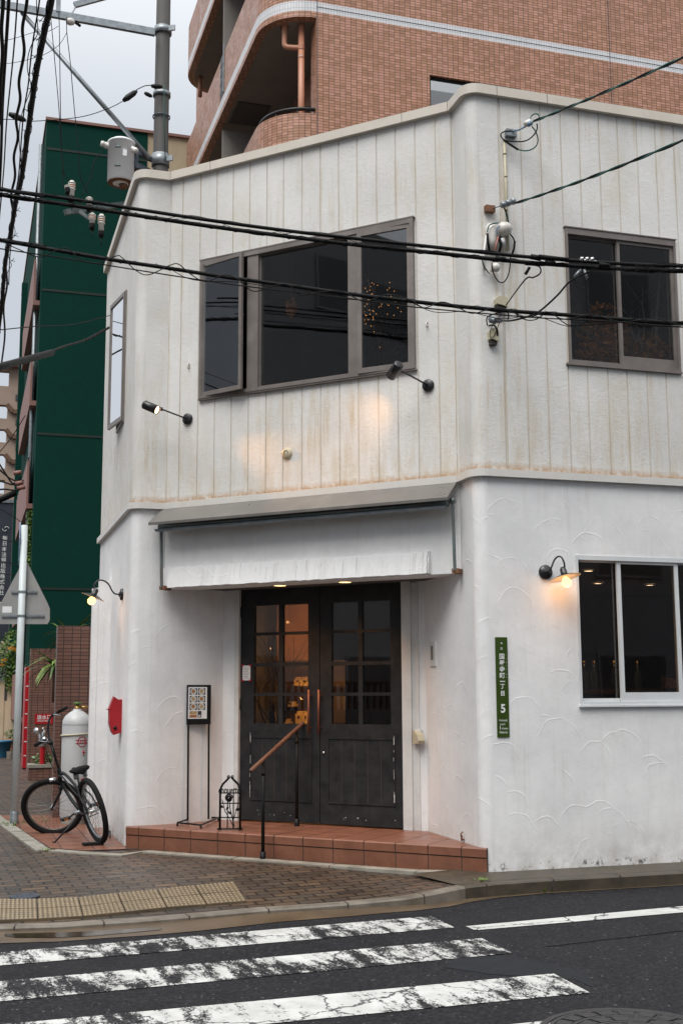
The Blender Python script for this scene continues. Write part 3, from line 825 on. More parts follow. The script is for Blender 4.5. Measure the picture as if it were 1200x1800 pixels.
# right reveal
rr = [V(.815, 11.44), KR + DLb * rA]
pr = [D.p(DW + .24, 0)] + [V(KR.x, KR.y) + DLb * (rA)]
fR = Frame(pr[0], math.atan2((pr[1] - pr[0]).x, (pr[1] - pr[0]).y)); LR = (pr[1] - pr[0]).length
heightwall(mb, fR, 0, LR, -.12, 3.34)
arcwall(mb, KRc, A.n, B.n, rA, -.12, 3.34)
heightwall(mb, B, -.03 + rA, BW, -.12, 3.34, [(LWu0, LWu1, LWz0, LWz1)], (), .14)
# wall beside and above the doors
heightwall(mb, D, -.25, -.055, -.12, 3.0); heightwall(mb, D, DW + .1, DW + .26, -.12, 3.0); heightwall(mb, D, -.055, DW + .1, 2.56, 3.0)
mb.build('stucco_wall', M['stucco'], bld)
# pilaster strips beside the door
mb = MB(); mb.fbox(D, -.055, -.003, ZS, 2.555, -.1, .035); mb.build('door_surround', M['trim'], bld)
mb = MB(); mb.fbox(D, DW + .003, DW + .10, ZS, 2.555, -.1, .035)
mb.build('door_surround', M['trim'], bld); mb = MB()
mb.fbox(D, DW + .10, DW + .17, ZS, Z_SO, -.05, .012)
mb.build('door_surround', M['trim'], bld)
# --- beam over the entrance
BEAM0, BEAM1 = .012, CL - .0
mb = MB(); mb.fbox(C, BEAM0, BEAM1, Z_SO, 3.334, -.30, 0)
zl = C.uv(500, 986)[1]
lipE = cu(757, 990)
n = 60; top_, bot_ = [], []
for k in range(n + 1):
    u = BEAM0 + .01 + (lipE - BEAM0 - .01) * k / n
    bot_.append((u, Z_SO + .004 + random.uniform(-.004, .003))); top_.append((u, zl + .004 * math.sin(k * 1.7) + random.uniform(-.004, .004)))
for k in range(n):
    a, b, c, d = bot_[k], bot_[k + 1], top_[k + 1], top_[k]
    mb.face([C.p(*a, .075), C.p(*b, .075), C.p(*c, .036), C.p(*d, .036)], 0, True)
    mb.face([C.p(*d, .036), C.p(*c, .036), C.p(*c, 0.001), C.p(*d, 0.001)], 0)
    mb.face([C.p(*a, -.3), C.p(*b, -.3), C.p(*b, .075), C.p(*a, .075)], 0)
mb.face([C.p(*bot_[-1], .075), C.p(*bot_[-1], 0), C.p(*top_[-1], 0), C.p(*top_[-1], .036)])
mb.face([C.p(*bot_[0], 0), C.p(*bot_[0], .075), C.p(*top_[0], .036), C.p(*top_[0], 0)])
lipo = lambda q: .075 - .039 * q / 9
for k in range(2):
    pts = [C.p(lipE - .012 + random.uniform(-.008, .008), Z_SO + (zl - Z_SO) * q / 9, lipo(q)) for q in range(10)]
    mb.tube(pts, .0022, 4, 1)
mb.build('entrance_beam', [M['stucco'], M['grout']], bld)
M['drip'] = simple('dark_drip_stain', (.36, .35, .32), .7, 0, .3, 20, .1)
mb = MB()
for k in range(36):
    u = BEAM0 + .05 + (lipE - .1) * random.random() ** .6; L_ = random.uniform(.04, .2); z1_ = zl - random.uniform(.0, .06); w_ = random.uniform(.001, .003)
    z0_ = max(Z_SO + .01, z1_ - L_); lo_ = lambda z: .0375 + .039 * (zl - z) / (zl - Z_SO); mb.face([C.p(u, z0_, lo_(z0_)), C.p(u + w_, z0_ + .01, lo_(z0_ + .01)), C.p(u + w_, z1_, lo_(z1_)), C.p(u - w_ * .5, z1_, lo_(z1_))])
mb.build('drip_stain', M['drip'], bld)['kind'] = 'stuff'
# drip stains are in the plaster; soffit
mb = MB()
q = lambda u, o: C.p(u, 0, o)
sz = Z_SO + .012
sof = [C.p(BEAM0, 0, -.05), C.p(CL - .02, 0, -.05), C.p(CL + .2, 0, -1.2), C.p(-.1, 0, -1.2)]
mb.face([V(p.x, p.y, sz) for p in reversed(sof)])
mb.build('porch_soffit', M['soffit'], bld)
# --- doors
zr = [(D.uv(628, y)[1]) for y in (1057.5, 1106.6, 1112, 1162.6, 1169, 1217.4, 1222.8, 1273.5)]
rows = [(zr[1], zr[0]), (zr[3], zr[2]), (zr[5], zr[4]), (zr[7], zr[6])]
ux = lambda x, y=1180: D.uv(x, y)[0]
LS = ux(562)
leafs = [((0.0, LS - .004), [(ux(446), ux(489.5)), (ux(496.5), ux(541.5))]), ((LS + .004, DW), [(ux(582), ux(629.5)), (ux(636.5), ux(686))])]
ZD0, ZD1 = ZS + .012, 2.55
plz = (D.uv(630, 1413)[1], D.uv(630, 1299)[1])
for li, ((a, b), cols) in enumerate(leafs):
    mb = MB(); holes = [(c0, c1, r0, r1) for c0, c1 in cols for r0, r1 in rows]
    heightwall(mb, D, a, b, ZD0, ZD1, holes, (), .045)
    mb.fbox(D, a, b, ZD0 - .001, ZD0 + .0, -.045, -.001)
    mb.face([D.p(b, ZD0, 0), D.p(b, ZD0, -.045), D.p(b, ZD1, -.045), D.p(b, ZD1, 0)]); mb.face([D.p(a, ZD0, -.045), D.p(a, ZD0, 0), D.p(a, ZD1, 0), D.p(a, ZD1, -.045)])
    # recessed lower panel framed by a raised bead
    pa, pb = cols[0][0] - .03, cols[1][1] + .03
    for (u0, u1, z0, z1) in ((pa, pb, plz[0] - .010, plz[0] + .004), (pa, pb, plz[1] - .004, plz[1] + .010), (pa - .010, pa, plz[0] - .010, plz[1] + .010), (pb, pb + .010, plz[0] - .010, plz[1] + .010)):
        mb.fbox(D, u0, u1, z0, z1, 0.0005, .008)
    for k in range(1, 5):
        u = pa + (pb - pa) * k / 5; mb.fbox(D, u - .0025, u + .0025, plz[0], plz[1], .0004, .0012, 1)
    mb.fbox(D, a + .02, b - .02, ZD0 + .002, ZD0 + .05, .0005, .004)
    # chipped paint near the foot
    for k in range(8):
        u = random.choice([random.uniform(a + .05, b - .05), random.gauss((a + b) / 2 - .05, .12)]); zz = ZD0 + abs(random.gauss(.0, .02)) + .052
        if a + .03 < u < b - .03: mb.fbox(D, u - random.uniform(.002, .007), u + random.uniform(.002, .007), zz, zz + random.uniform(.002, .006), .0005, .0016, 2)
    for k in range(10):
        u = (pa if li == 0 else pb) + random.uniform(-.004, .004); zz = random.uniform(plz[0], plz[1])
        mb.fbox(D, u - .0015, u + .0015, zz, zz + random.uniform(.02, .09), .0085, .0092, 2)
    leaf = mb.build('door', [M['door'], M['grout'], M['trim']], bld)
    for c0, c1 in cols:
        for r0, r1 in rows:
            m2 = MB(); m2.fbox(D, c0, c1, r0, r1, -.028, -.022); m2.build('pane', M['glassdoor'], leaf)
    hx = 547 if li == 0 else 564.5
    uh = ux(hx, 1250); za, zb = D.uv(hx, 1290)[1], D.uv(hx, 1212)[1]
    m2 = MB(); m2.tube([D.p(uh, za, .055), D.p(uh, zb, .055)], .011, 8)
    for zz in (za + .06, zb - .06): m2.tube([D.p(uh, zz, -.001), D.p(uh, zz, .055)], .007, 6)
    m2.build('handle', M['copper'], leaf)
    if li == 1:
        m2 = MB(); ul, zk_ = D.uv(569, 1323); m2.lathe([(.0, .014), (.011, .013), (.013, 0)], D.p(ul, zk_, .0), D.n, 12); m2.build('lock', M['chrome'], leaf)
    for zz in (ZD0 + .25, ZD0 + 1.1, ZD1 - .3):
        m2 = MB(); uu = a + .004 if li == 0 else b - .004; m2.tube([D.p(uu, zz, .008), D.p(uu, zz + .11, .008)], .007, 6); m2.build('hinge', M['door'], leaf)
# downlights in the soffit (lit)
for k, (x, y) in enumerate(((492, 1028), (606, 1022))):
    p = C.P(x, y, -.20); p.z = sz
    d_ = ray(x, y); tt = (sz - .004 - H_) / d_.z; p = EYE + d_ * tt
    # keep them inside the porch
    m2 = MB(); m2.lathe([(.0, -.004), (.062, -.004)], p - V(0, 0, .004), n=20, m=0); m2.lathe([(.062, -.010), (.072, -.006), (.074, .0)], p, n=20, m=1)
    m2.build('soffit_downlight', [M['down'], M['white']], bld)
    L = bpy.data.lights.new('porch_glow', 'SPOT'); L.energy = 34; L.color = (1, .48, .16); L.spot_size = R_(110); L.spot_blend = .9; L.shadow_soft_size = .05
    lo = bpy.data.objects.new('porch_glow', L); COL.objects.link(lo); lo.location = p + V(0, 0, -.02)
# --- upper windows
def sash(fr, u0, u1, z0, z1, o, st, tp, bt, d, mat, parent, glass, name='sash', hinge=None):
    """a framed pane; hinge=(u, angle) turns it about a vertical line"""
    root_o = MB()
    F = fr
    if hinge:
        hu, ang = hinge; piv = fr.p(hu, 0, o)
        F = Frame(piv, math.atan2(fr.u.x, fr.u.y) + ang); du = -hu; u0 += du; u1 += du; oo = 0
    else: oo = o
    root_o.fbox(F, u0, u1, z0, z0 + bt, oo - d, oo); root_o.fbox(F, u0, u1, z1 - tp, z1, oo - d, oo)
    root_o.fbox(F, u0, u0 + st, z0 + bt, z1 - tp, oo - d, oo + .0); root_o.fbox(F, u1 - st, u1, z0 + bt, z1 - tp, oo - d, oo + .0)
    so_ = root_o.build(name, mat, parent)
    g_ = MB(); g_.fbox(F, u0 + st, u1 - st, z0 + bt, z1 - tp, oo - d * .6, oo - d * .45); g_.build('pane', glass, so_)
    return so_
# chamfer window
fw = MB(); fr = .035
for (u0, u1, z0, z1) in ((CWu0, CWu1, CWz0, CWz0 + fr), (CWu0, CWu1, CWz1 - .05, CWz1), (CWu0, CWu0 + fr, CWz0 + fr, CWz1 - .05), (CWu1 - fr, CWu1, CWz0 + fr, CWz1 - .05)):
    fw.fbox(C, u0, u1, z0, z1, -.1, .042)
m1, m1b = cu(437, 570), cu(456, 570); m2_, m2b = cu(614, 550), cu(632, 545)
fw.fbox(C, m1, m1b, CWz0 + fr, CWz1 - .05, -.1, .030); fw.fbox(C, m2_, m2b, CWz0 + fr, CWz1 - .05, -.1, .030)
fw.fbox(C, CWu0 - .012, CWu1 + .012, CWz1, CWz1 + .012, -.02, .045)
fw.fbox(C, CWu0 - .012, CWu1 + .012, CWz0 - .016, CWz0, -.02, .035)
win = fw.build('window', M['bronze'], bld)
sash(C, m1b, m2_, CWz0 + fr, CWz1 - .05, -.005, .012, .012, .02, .03, M['bronze'], win, M['glassdim'])
sash(C, CWu0 + fr * .4, m1 - .006, CWz0 + .02, CWz1 - .03, .032, .036, .036, .045, .03, M['bronze'], win, m_glass('left_sash_glass', .6, 2.2, .5, (.88, .94, 1)), hinge=(CWu0 + fr * .4, R_(9)))
sash(C, m2b, CWu1 - fr * .6, CWz0 + .02, CWz1 - .04, .032, .045, .05, .05, .03, M['bronze'], win, M['glassdim'], hinge=(CWu1 - fr * .6, R_(-2.5)))
m2 = MB(); m2.bar(C.p(m1 - .05, 4.95, .0), C.p(m1 - .02, 4.95, .10), .008, .012); m2.build('stay', M['steel'], win); m2 = MB(); m2.bar(C.p(m1 - .05, 5.25, .0), C.p(m1 - .02, 5.25, .10), .008, .012); m2.build('stay', M['steel'], win)
# street side upper window
fw = MB()
for (u0, u1, z0, z1) in ((BWu0, BWu1, BWz0, BWz0 + .03), (BWu0, BWu1, BWz1 - .06, BWz1), (BWu0, BWu0 + .022, BWz0 + .03, BWz1 - .06), (BWu1 - .022, BWu1, BWz0 + .03, BWz1 - .06)):
    fw.fbox(B, u0, u1, z0, z1, -.1, .022)
fw.fbox(B, BWu0 - .03, BWu1 + .01, BWz0 - .018, BWz0, -.02, .03); fw.fbox(B, BWu0 - .01, BWu1 + .01, BWz1, BWz1 + .01, -.02, .03)
win = fw.build('window', M['bronze'], bld)
bm = bu(1089, 540)
sash(B, BWu0 + .022, bm + .015, BWz0 + .03, BWz1 - .06, -.03, .018, .02, .02, .025, M['bronze'], win, M['glassdim'])
sash(B, bm - .012, BWu1 - .022, BWz0 + .03, BWz1 - .06, .0, .03, .03, .085, .025, M['bronze'], win, M['glassdim'])
# side street window, opened outwards
fw = MB()
for (u0, u1, z0, z1) in ((AWu0, AWu1, AWz0, AWz0 + .03), (AWu0, AWu1, AWz1 - .03, AWz1), (AWu0, AWu0 + .03, AWz0 + .03, AWz1 - .03), (AWu1 - .03, AWu1, AWz0 + .03, AWz1 - .03)):
    fw.fbox(A, u0, u1, z0, z1, -.1, .02)
win = fw.build('window', M['bronze'], bld)
sash(A, AWu0 + .05, AWu1 - .0, AWz0 + .02, AWz1 - .02, .035, .028, .045, .05, .03, M['bronze'], win, M['glasssky'], hinge=(AWu1 - .0, R_(-9)))
# street side shop window in white aluminium
fw = MB()
for (u0, u1, z0, z1) in ((LWu0, LWu1, LWz0, LWz0 + .03), (LWu0, LWu1, LWz1 - .04, LWz1), (LWu0, LWu0 + .025, LWz0 + .03, LWz1 - .04), (LWu1 - .025, LWu1, LWz0 + .03, LWz1 - .04)):
    fw.fbox(B, u0, u1, z0, z1, -.1, .008)
fw.fbox(B, LWu0 - .01, LWu1 + .01, LWz0 - .014, LWz0, -.02, .03)
win = fw.build('window', M['whitealu'], bld)
l1 = bu(1088, 1100); l2 = bu(1196, 1100)
sash(B, LWu0 + .025, l1 + .03, LWz0 + .03, LWz1 - .04, -.045, .012, .015, .03, .025, M['whitealu'], win, M['glass'])
sash(B, l1, l2 + .0, LWz0 + .015, LWz1 - .03, -.01, .038, .035, .095, .025, M['whitealu'], win, M['glass'])
sash(B, l2 - .03, LWu1 - .025, LWz0 + .03, LWz1 - .04, -.045, .03, .015, .03, .025, M['whitealu'], win, M['glass'])
# --- roof, back, interior
W_ = lambda x, y, z: PL + DR * x + DLb * y + V(0, 0, z)
mb = MB()
roof = [A.p(-AB, 0, -.1), PLc, XL - C.n * .1, XR - C.n * .1, KRc, B.p(BW, 0, -.1), B.p(BW, 0, -5.7)]
mb.face([V(p.x, p.y, 6.8) for p in roof])
mb.build('roof', M['soffit2'], bld)
mb = MB()
bk0 = A.p(-AB, 0); bk1 = B.p(BW, 0, -5.72); bk2 = B.p(BW, 0)
mb.face([V(bk1.x, bk1.y, -.1), V(bk0.x, bk0.y, -.1), V(bk0.x, bk0.y, 6.96), V(bk1.x, bk1.y, 6.96)])
mb.face([V(bk2.x, bk2.y, -.1), V(bk1.x, bk1.y, -.1), V(bk1.x, bk1.y, 6.96), V(bk2.x, bk2.y, 6.96)])
mb.build('rear_wall', M['beige'], bld)
# lower rear blocks along the side street
mb = MB()
def solve_o(u, z, px):
    lo_, hi_ = -.1, 1.0
    for _ in range(40):
        o = (lo_ + hi_) / 2; q_ = A.p(u, z, o) - EYE; x_ = 600 + F_ * q_.dot(CR) / q_.dot(CF)
        if x_ > px: lo_ = o
        else: hi_ = o
    return o
ua_ = -1.75; oa = solve_o(ua_ - .12, 2.6, 173); ob_ = solve_o(ua_ - .25, 2.4, 161)
mb.fbox(A, ua_ - .12, ua_, -.1, A.uv(190, 1025, 0)[1], -.3, max(oa, .01))
mb.fbox(A, ua_ - .25, ua_ - .121, -.1, A.uv(175, 1036, .1)[1], -.3, ob_)
mb.build('side_annex', M['stucco'], bld)
def room(zf, zc, fp, wall, flo, nm):
    mb = MB(); n = len(fp)
    mb.face([V(p.x, p.y, zf) for p in fp], 1); mb.face([V(p.x, p.y, zc) for p in reversed(fp)], 2)
    mb.build(nm, [wall, flo, M['ceil']], bld)
inn = [A.p(-AB + .1, 0, -.18), A.p(-.5, 0, -.18), D.p(-.3, 0, -.06), D.p(DW + .3, 0, -.06), B.p(.15, 0, -.16), B.p(BW - .1, 0, -.16), B.p(BW - .1, 0, -5.5)]
room(ZS - .005, 2.62, inn, M['darkroom'], M['woodfloor'], 'ground_floor_room')
inn2 = [A.p(-AB + .1, 0, -.18), A.p(-.25, 0, -.18), C.p(.05, 0, -.18), C.p(CL - .05, 0, -.18), B.p(.15, 0, -.18), B.p(BW - .1, 0, -.18), B.p(BW - .1, 0, -5.5)]
room(3.6, 6.3, inn2, M['darkroom'], M['woodfloor'], 'upper_floor_room')
# inner wall face (lit by the lamps inside)
mb = MB()
bi = B.p(.0, 0, -3.4); 
mb.fbox(B, 1.0, BW - .1, ZS, 2.62, -3.5, -3.4); mb.fbox(B, -1.0, BW - .1, 3.6, 6.3, -4.6, -4.5)
mb.fbox(B, BW - .2, BW - .12, ZS, 6.3, -3.4, -.2)
mb.build('inner_wall', M['darkroom'], bld)
mb = MB(); mb.fbox(B, 1.0, BW - .2, ZS, 1.95, -3.395, -3.36); mb.build('inner_panelling', simple('warm_wood_panelling', (.20, .085, .035), .6, 0, .3, 4, .1), bld)
# ================================================================== ENTRANCE STEP
SF = Frame(PL + SFn * .012, math.atan2(SFd.x, SFd.y)); SL = (PR - PL).length
st = thing('entrance_step', 'low terracotta tiled step in front of the double door', 'step', PL)
mb = MB()
top = [SF.p(.02, 0, -.006), SF.p(SL - .004, 0, -.006), KR + DLb * .02, pr[0], D.p(0, 0, .0), V(-1.235, 12.52), V(-1.55, 12.30), PL + DR * .25 + DLb * .05, PL + DR * .05 + DLb * .02]
mb.face([V(p.x, p.y, ZS - .012) for p in top]); 
mb.fbox(SF, .012, SL - .004, -.1, ZS - .012, -.05, -.006)
mb.build('core', M['grout'], st)
tw = .3055; ntile = int(SL / tw)
mb = MB()
def inpoly(p, P):
    n = len(P); c = False
    for i in range(n):
        a, b = P[i], P[(i + 1) % n]
        if (a.y > p.y) != (b.y > p.y) and p.x < (b.x - a.x) * (p.y - a.y) / (b.y - a.y) + a.x: c = not c
    return c
us = [0.0]; x = .17
while x < SL - .1: us.append(x); x += tw
us.append(SL)
for a, b in zip(us[:-1], us[1:]):
    a2, b2 = a + .004, b - .004
    if a == 0: a2 = .014
    # nose tile with eased edge, and riser tile
    pr_ = [(0.004, ZS - .075), (0.004, ZS - .010), (-.006, ZS), (-.12, ZS)]
    for (o0, z0), (o1, z1) in zip(pr_[:-1], pr_[1:]):
        mb.face([SF.p(a2, z0, o0), SF.p(b2, z0, o0), SF.p(b2, z1, o1), SF.p(a2, z1, o1)])
    mb.face([SF.p(a2, ZS - .075, -.01), SF.p(b2, ZS - .075, -.01), SF.p(b2, ZS - .075, .004), SF.p(a2, ZS - .075, .004)])
    mb.face([SF.p(a2, -.1, -.002), SF.p(b2, -.1, -.002), SF.p(b2, ZS - .085, -.002), SF.p(a2, ZS - .085, -.002)])
mb.build('nosing', M['terra'], st)
mb = MB()
for i in range(-2, 16):
    for j in range(0, 8):
        u0, o0 = .17 + (i - 1) * tw + .004, -.125 - j * tw
        n_ = 1; cs = [SF.p(u0, ZS, o0), SF.p(u0 + tw - .007, ZS, o0), SF.p(u0 + tw - .007, ZS, o0 - tw + .007), SF.p(u0, ZS, o0 - tw + .007)]
        ins = [inpoly(c, top) for c in cs]
        if all(ins): mb.face([c - V(0, 0, .001) for c in cs])
        elif any(ins):
            n_ = 10
            for p_ in range(n_):
                for q_ in range(n_):
                    c4 = [SF.p(u0 + (tw - .007) * (p_ + s) / n_, ZS - .001, o0 - (tw - .007) * (q_ + s2) / n_) for s, s2 in ((0, 1), (1, 1), (1, 0), (0, 0))]
                    if inpoly(c4[0].lerp(c4[2], .5), top): mb.face(c4[::-1][::-1])
o = mb.build('tread', M['terra'], st)
for ob in [o]:
    bmx = bmesh.new(); bmx.from_mesh(ob.data); bmesh.ops.recalc_face_normals(bmx, faces=bmx.faces)
    for f in bmx.faces:
        if f.normal.z < 0: f.normal_flip()
    bmx.to_mesh(ob.data); bmx.free()

# ================================================================== AWNING HOUSING
aw = thing('folded_awning', 'grey folded awning hood and arms fixed above the entrance beam', 'awning', C.p(1.6, 3.0, 0))
mb = MB()
hu0, hu1 = -.01, CL - .01; zt = 3.333; zo, oo = C.uv(560, 893, .26)[1], .26
prof = [(.046, zt), (oo, zo), (oo, zo - .025), (oo - .006, zo - .027), (.046, zt - .012)]
for (o0, z0), (o1, z1) in zip(prof, prof[1:] + prof[:1]):
    mb.face([C.p(hu0, z1, o1), C.p(hu1, z1, o1), C.p(hu1, z0, o0), C.p(hu0, z0, o0)])
for u in (hu0, hu1): mb.face([C.p(u, z, o) for o, z in prof])
mb.build('hood', M['hood'], aw)
mb = MB(); u_ = C.uv(530, 895, .2)[0]; mb.fbox(C, u_, u_ + .004, zo - .03, zo - .022, .05, .262)
mb.build('hood_joint', M['grout'], aw)
mb = MB(); mb.tube([C.p(.05, zo - .035, .15), C.p(CL - .05, zo - .035, .15)], .036, 10); mb.build('roller', M['steel'], aw)
mb = MB(); mb.fbox(C, .03, CL - .06, zo - .085, zo - .062, .15, .205); mb.build('front_rail', M['galv'], aw)
for (xx, y0, y1) in ((283.5, 930, 1033), (795, 880, 1003)):
    ua, za = C.uv(xx, y0, .12); ub_, zb_ = C.uv(xx + (1 if xx < 500 else 4), y1, .12); ua = min(ua, CL - .02); ub_ = min(ub_, CL - .01)
    mb = MB(); mb.bar(C.p(ua, za, .12), C.p(ub_, zb_, .12), .028, .02)
    mb.tube([C.p(ua - .02, za, .12), C.p(ua + .02, za, .12)], .028, 8)
    mb.build('arm', M['steel'], aw)
    mb = MB(); mb.fbox(C, ub_ - .03, ub_ + .03, zb_ - .02, zb_ + .02, .0, .12); mb.build('bracket', M['rust'], aw)

# ================================================================== LAMPS ON THE WALLS
def goose(name, label, fr, base, shade_c, rx, lean, bulb_dir):
    """fr.. wall frame, base (u,z), shade centre (u,z,o)"""
    P0 = fr.p(base[0], base[1], 0); root = thing(name, label, 'wall lamp', P0, 'black gooseneck lamps on the cafe walls')
    mb = MB(); mb.lathe([(0, .045), (.018, .043), (.03, .03), (.058, .026), (.064, .012), (.064, 0)], P0, fr.n, 20); mb.build('wall_plate', M['shade'], root)
    S_c = fr.p(*shade_c)
    top = S_c + V(0, 0, .075)
    a = P0 + fr.n * .03
    mid = [a, a + fr.n * .07 + V(0, 0, .005), a.lerp(top, .45) + V(0, 0, .10), a.lerp(top, .8) + V(0, 0, .115), top + V(0, 0, .045), top]
    # smooth
    P = mid
    for _ in range(3):
        Q = [P[0]]
        for p, q in zip(P[:-1], P[1:]): Q += [p.lerp(q, .25), p.lerp(q, .75)]
        Q.append(P[-1]); P = Q
    mb = MB(); mb.tube(P, .008, 8); mb.build('arm', M['shade'], root)
    ax = Vector(lean).normalized()
    mb = MB(); mb.lathe([(0, .085), (.018, .083), (.028, .06), (.03, .022), (.04, .018), (rx, -.012), (rx + .003, -.012)], S_c, ax, 28)
    mb.lathe([(rx + .003, -.012), (rx, -.015), (.03, .004), (.0, .004)], S_c, ax, 28, 1)
    mb.build('lamp_shade', [M['shade'], M['shadein']], root)
    mb = MB(); c = S_c - ax * .055
    mb.lathe([(.0, .05), (.016, .047), (.03, .03), (.043, .0), (.037, -.024), (.022, -.038), (0, -.043)], c, ax, 16); mb.build('bulb', M['bulb'], root)
    L = bpy.data.lights.new('lamp_light', 'POINT'); L.energy = 1.6; L.color = (1, .50, .22); L.shadow_soft_size = .045
    lo = bpy.data.objects.new('lamp_light', L); COL.objects.link(lo); lo.location = c - ax * .06
    return root
b_ = B.uv(957.5, 1006); s_ = B.uv(992, 1013, .16)
goose('wall_lamp', 'lit black gooseneck wall lamp beside the white framed shop window', B, b_, (s_[0], s_[1], .16), .135, B.n * -.2 + V(0, 0, 1) + DR * -.16, 0)
b_ = A.uv(216, 1045)
s_ = A.uv(172, 1052, .30)
goose('wall_lamp', 'lit black gooseneck wall lamp on the side wall above the bicycle', A, b_, (b_[0] - .02, b_[1] - .02, .30), .125, V(.30, 0, 1) + DR * .1, 0)

def spot(label, bpx, joint_px, o_j, tgt, head_px, oh, lit):
    bu_, bz_ = C.uv(*bpx); P0 = C.p(bu_, bz_, 0); root = thing('spotlight', label, 'spotlight', P0, 'black spotlights over the entrance')
    mb = MB(); mb.lathe([(0, .032), (.05, .030), (.057, .024), (.057, 0)], P0, C.n, 20); mb.build('wall_plate', M['shade'], root)
    J = C.P(*joint_px, o_j)
    mb = MB(); mb.tube([P0 + C.n * .025, J], .0085, 8); mb.tube([J - V(0, 0, .018), J + V(0, 0, .018)], .014, 8); mb.build('arm', M['shade'], root)
    Hh = C.P(*head_px, oh[1]); ax = (C.P(*tgt, 0) - Hh).normalized(); L = .165; T_ = Hh - ax * L
    mb = MB(); mb.lathe([(0, 0), (.042, 0), (.046, .006), (.046, L), (.042, L), (.040, L - .012), (0, L - .012)], T_, ax, 22, 0); mb.build('head', M['shade'], root)
    mb = MB(); mb.lathe([(0, L - .008), (.038, L - .008)], T_, ax, 18); mb.build('lens', M['spotlit'], root)
    SL_ = bpy.data.lights.new('spot_beam', 'SPOT'); SL_.energy = 75 if lit else 8; SL_.color = (1, .47, .13); SL_.spot_size = R_(34 if lit else 75); SL_.spot_blend = 1; SL_.shadow_soft_size = .03
    so_ = bpy.data.objects.new('spot_beam', SL_); COL.objects.link(so_); so_.location = Hh + ax * .02
    so_.rotation_euler = (-ax).to_track_quat('Z', 'Y').to_euler()
    return root
spot('black spotlight left of the windows with its lit lens showing', (331, 737), (284, 719), .34, (600, 860), (277, 721), (.40, .362), True)
spot('black spotlight under the right window seen from behind, its lens hidden', (753, 678), (702, 650), .34, (617, 762), (686, 662), (.43, .36), False)

# ================================================================== SMALL FIXTURES ON THE WALLS
u_, z_ = C.uv(505, 797)
root = thing('vent_cap', 'small round yellowed vent cap below the upper windows', 'vent', C.p(u_, z_, 0))
mb = MB(); mb.lathe([(0, .03), (.036, .030), (.045, .022), (.052, .02), (.054, .008), (.054, 0)], C.p(u_, z_, 0), C.n, 24); mb.build('cap', M['yellowed'], root)
mb = MB(); mb.tube([C.p(u_ + .024 * math.cos(t_), z_ + .024 * math.sin(t_), .031) for t_ in [k * .35 for k in range(-1, 12)]], .003, 5); mb.build('slot', M['grout'], root)
for (x, y, lab) in ((333, 645, 'tiny white cable hook on the siding left of the upper window'), (751, 572, 'tiny white cable hook on the siding right of the upper window')):
    u_, z_ = C.uv(x, y)
    mb = MB(); mb.fbox(C, u_ - .011, u_ + .011, z_ - .012, z_ + .045, 0, .006); mb.tube([C.p(u_, z_ + .03, .006), C.p(u_, z_ + .02, .03), C.p(u_, z_ - .015, .034), C.p(u_ + .006, z_ - .03, .016)], .006, 6)
    tag(mb.build('cable_hook', M['porc'], None, C.p(u_, z_)), lab, 'hook')
# intercom panel
def rp(x, y): return fR.uv(x, y)
u0, z1 = rp(754.5, 1127); u1, z0 = rp(767, 1172)
u0, z1 = rp(756, 1128); u1, z0 = rp(767, 1171); u0, u1 = min(u0, u1), max(u0, u1)
root = thing('intercom', 'flat white intercom plate with a dark slot on the porch side wall', 'intercom', fR.p(u0, z0))
mb = MB(); mb.fbox(fR, u0, u1, z0, z1, 0, .012); mb.build('plate', M['white'], root)
mb = MB(); mb.fbox(fR, u0 + (u1 - u0) * .3, u0 + (u1 - u0) * .62, z0 + .06, z1 - .04, .012, .016); mb.build('slot', M['bronze'], root)
# outdoor socket cover
u_, z_ = D.uv(735, 1297, .02)
root = thing('socket_cover', 'small yellowed weatherproof socket cover to the right of the doors', 'socket cover', D.p(u_, z_))
mb = MB()
P = [(-.0, -.05), (.085, -.045), (.098, -.02), (.07, .03), (.03, .058), (0, .062)]
fS = Frame(D.p(u_ - .035, 0, .035), math.atan2(D.n.x, D.n.y) - R_(20) * 0 + R_(-40)); fS = Frame(D.p(u_ - .025, 0, .03), math.atan2((D.n + D.u * .8).x, (D.n + D.u * .8).y))
mb.prism(Frame(D.p(u_ - .025, 0, .02), math.atan2((D.n * .75 + D.u).x, (D.n * .75 + D.u).y)), [(q[0] * 1.1, z_ + q[1] * 1.1) for q in P], -.035, .035)
mb.build('cover', M['yellowed'], root)
mb = MB(); mb.fbox(D, u_ - .03, u_ + .035, z_ - .07, z_ + .075, .0352 - .03, .037); mb.build('back_plate', M['white'], root)
# paper notice taped to the left door
u0, z1 = D.uv(427.5, 1170); u1, z0 = D.uv(441, 1196)
root = thing('paper_notice', 'white paper notice taped at its red corners to the left door', 'notice', D.p(u0, z0, .01))
mb = MB(); mb.fbox(D, u0, u1, z0, z1, .0102, .0112); mb.build('sheet', M['paper'], root)
for (a, b) in ((u0, z0), (u1, z0), (u0, z1), (u1, z1)):
    mb = MB(); mb.fbox(D, a - .011, a + .011, b - .011, b + .011, .0112, .0126); mb.build('tape', M['red'], root)
mb = MB()
for k in range(7): mb.fbox(D, u0 + .012, u1 - .012 - (k % 3) * .008, z1 - .028 - k * .017, z1 - .024 - k * .017, .0112, .0116)
mb.build('lettering', M['facadegrey'], root)

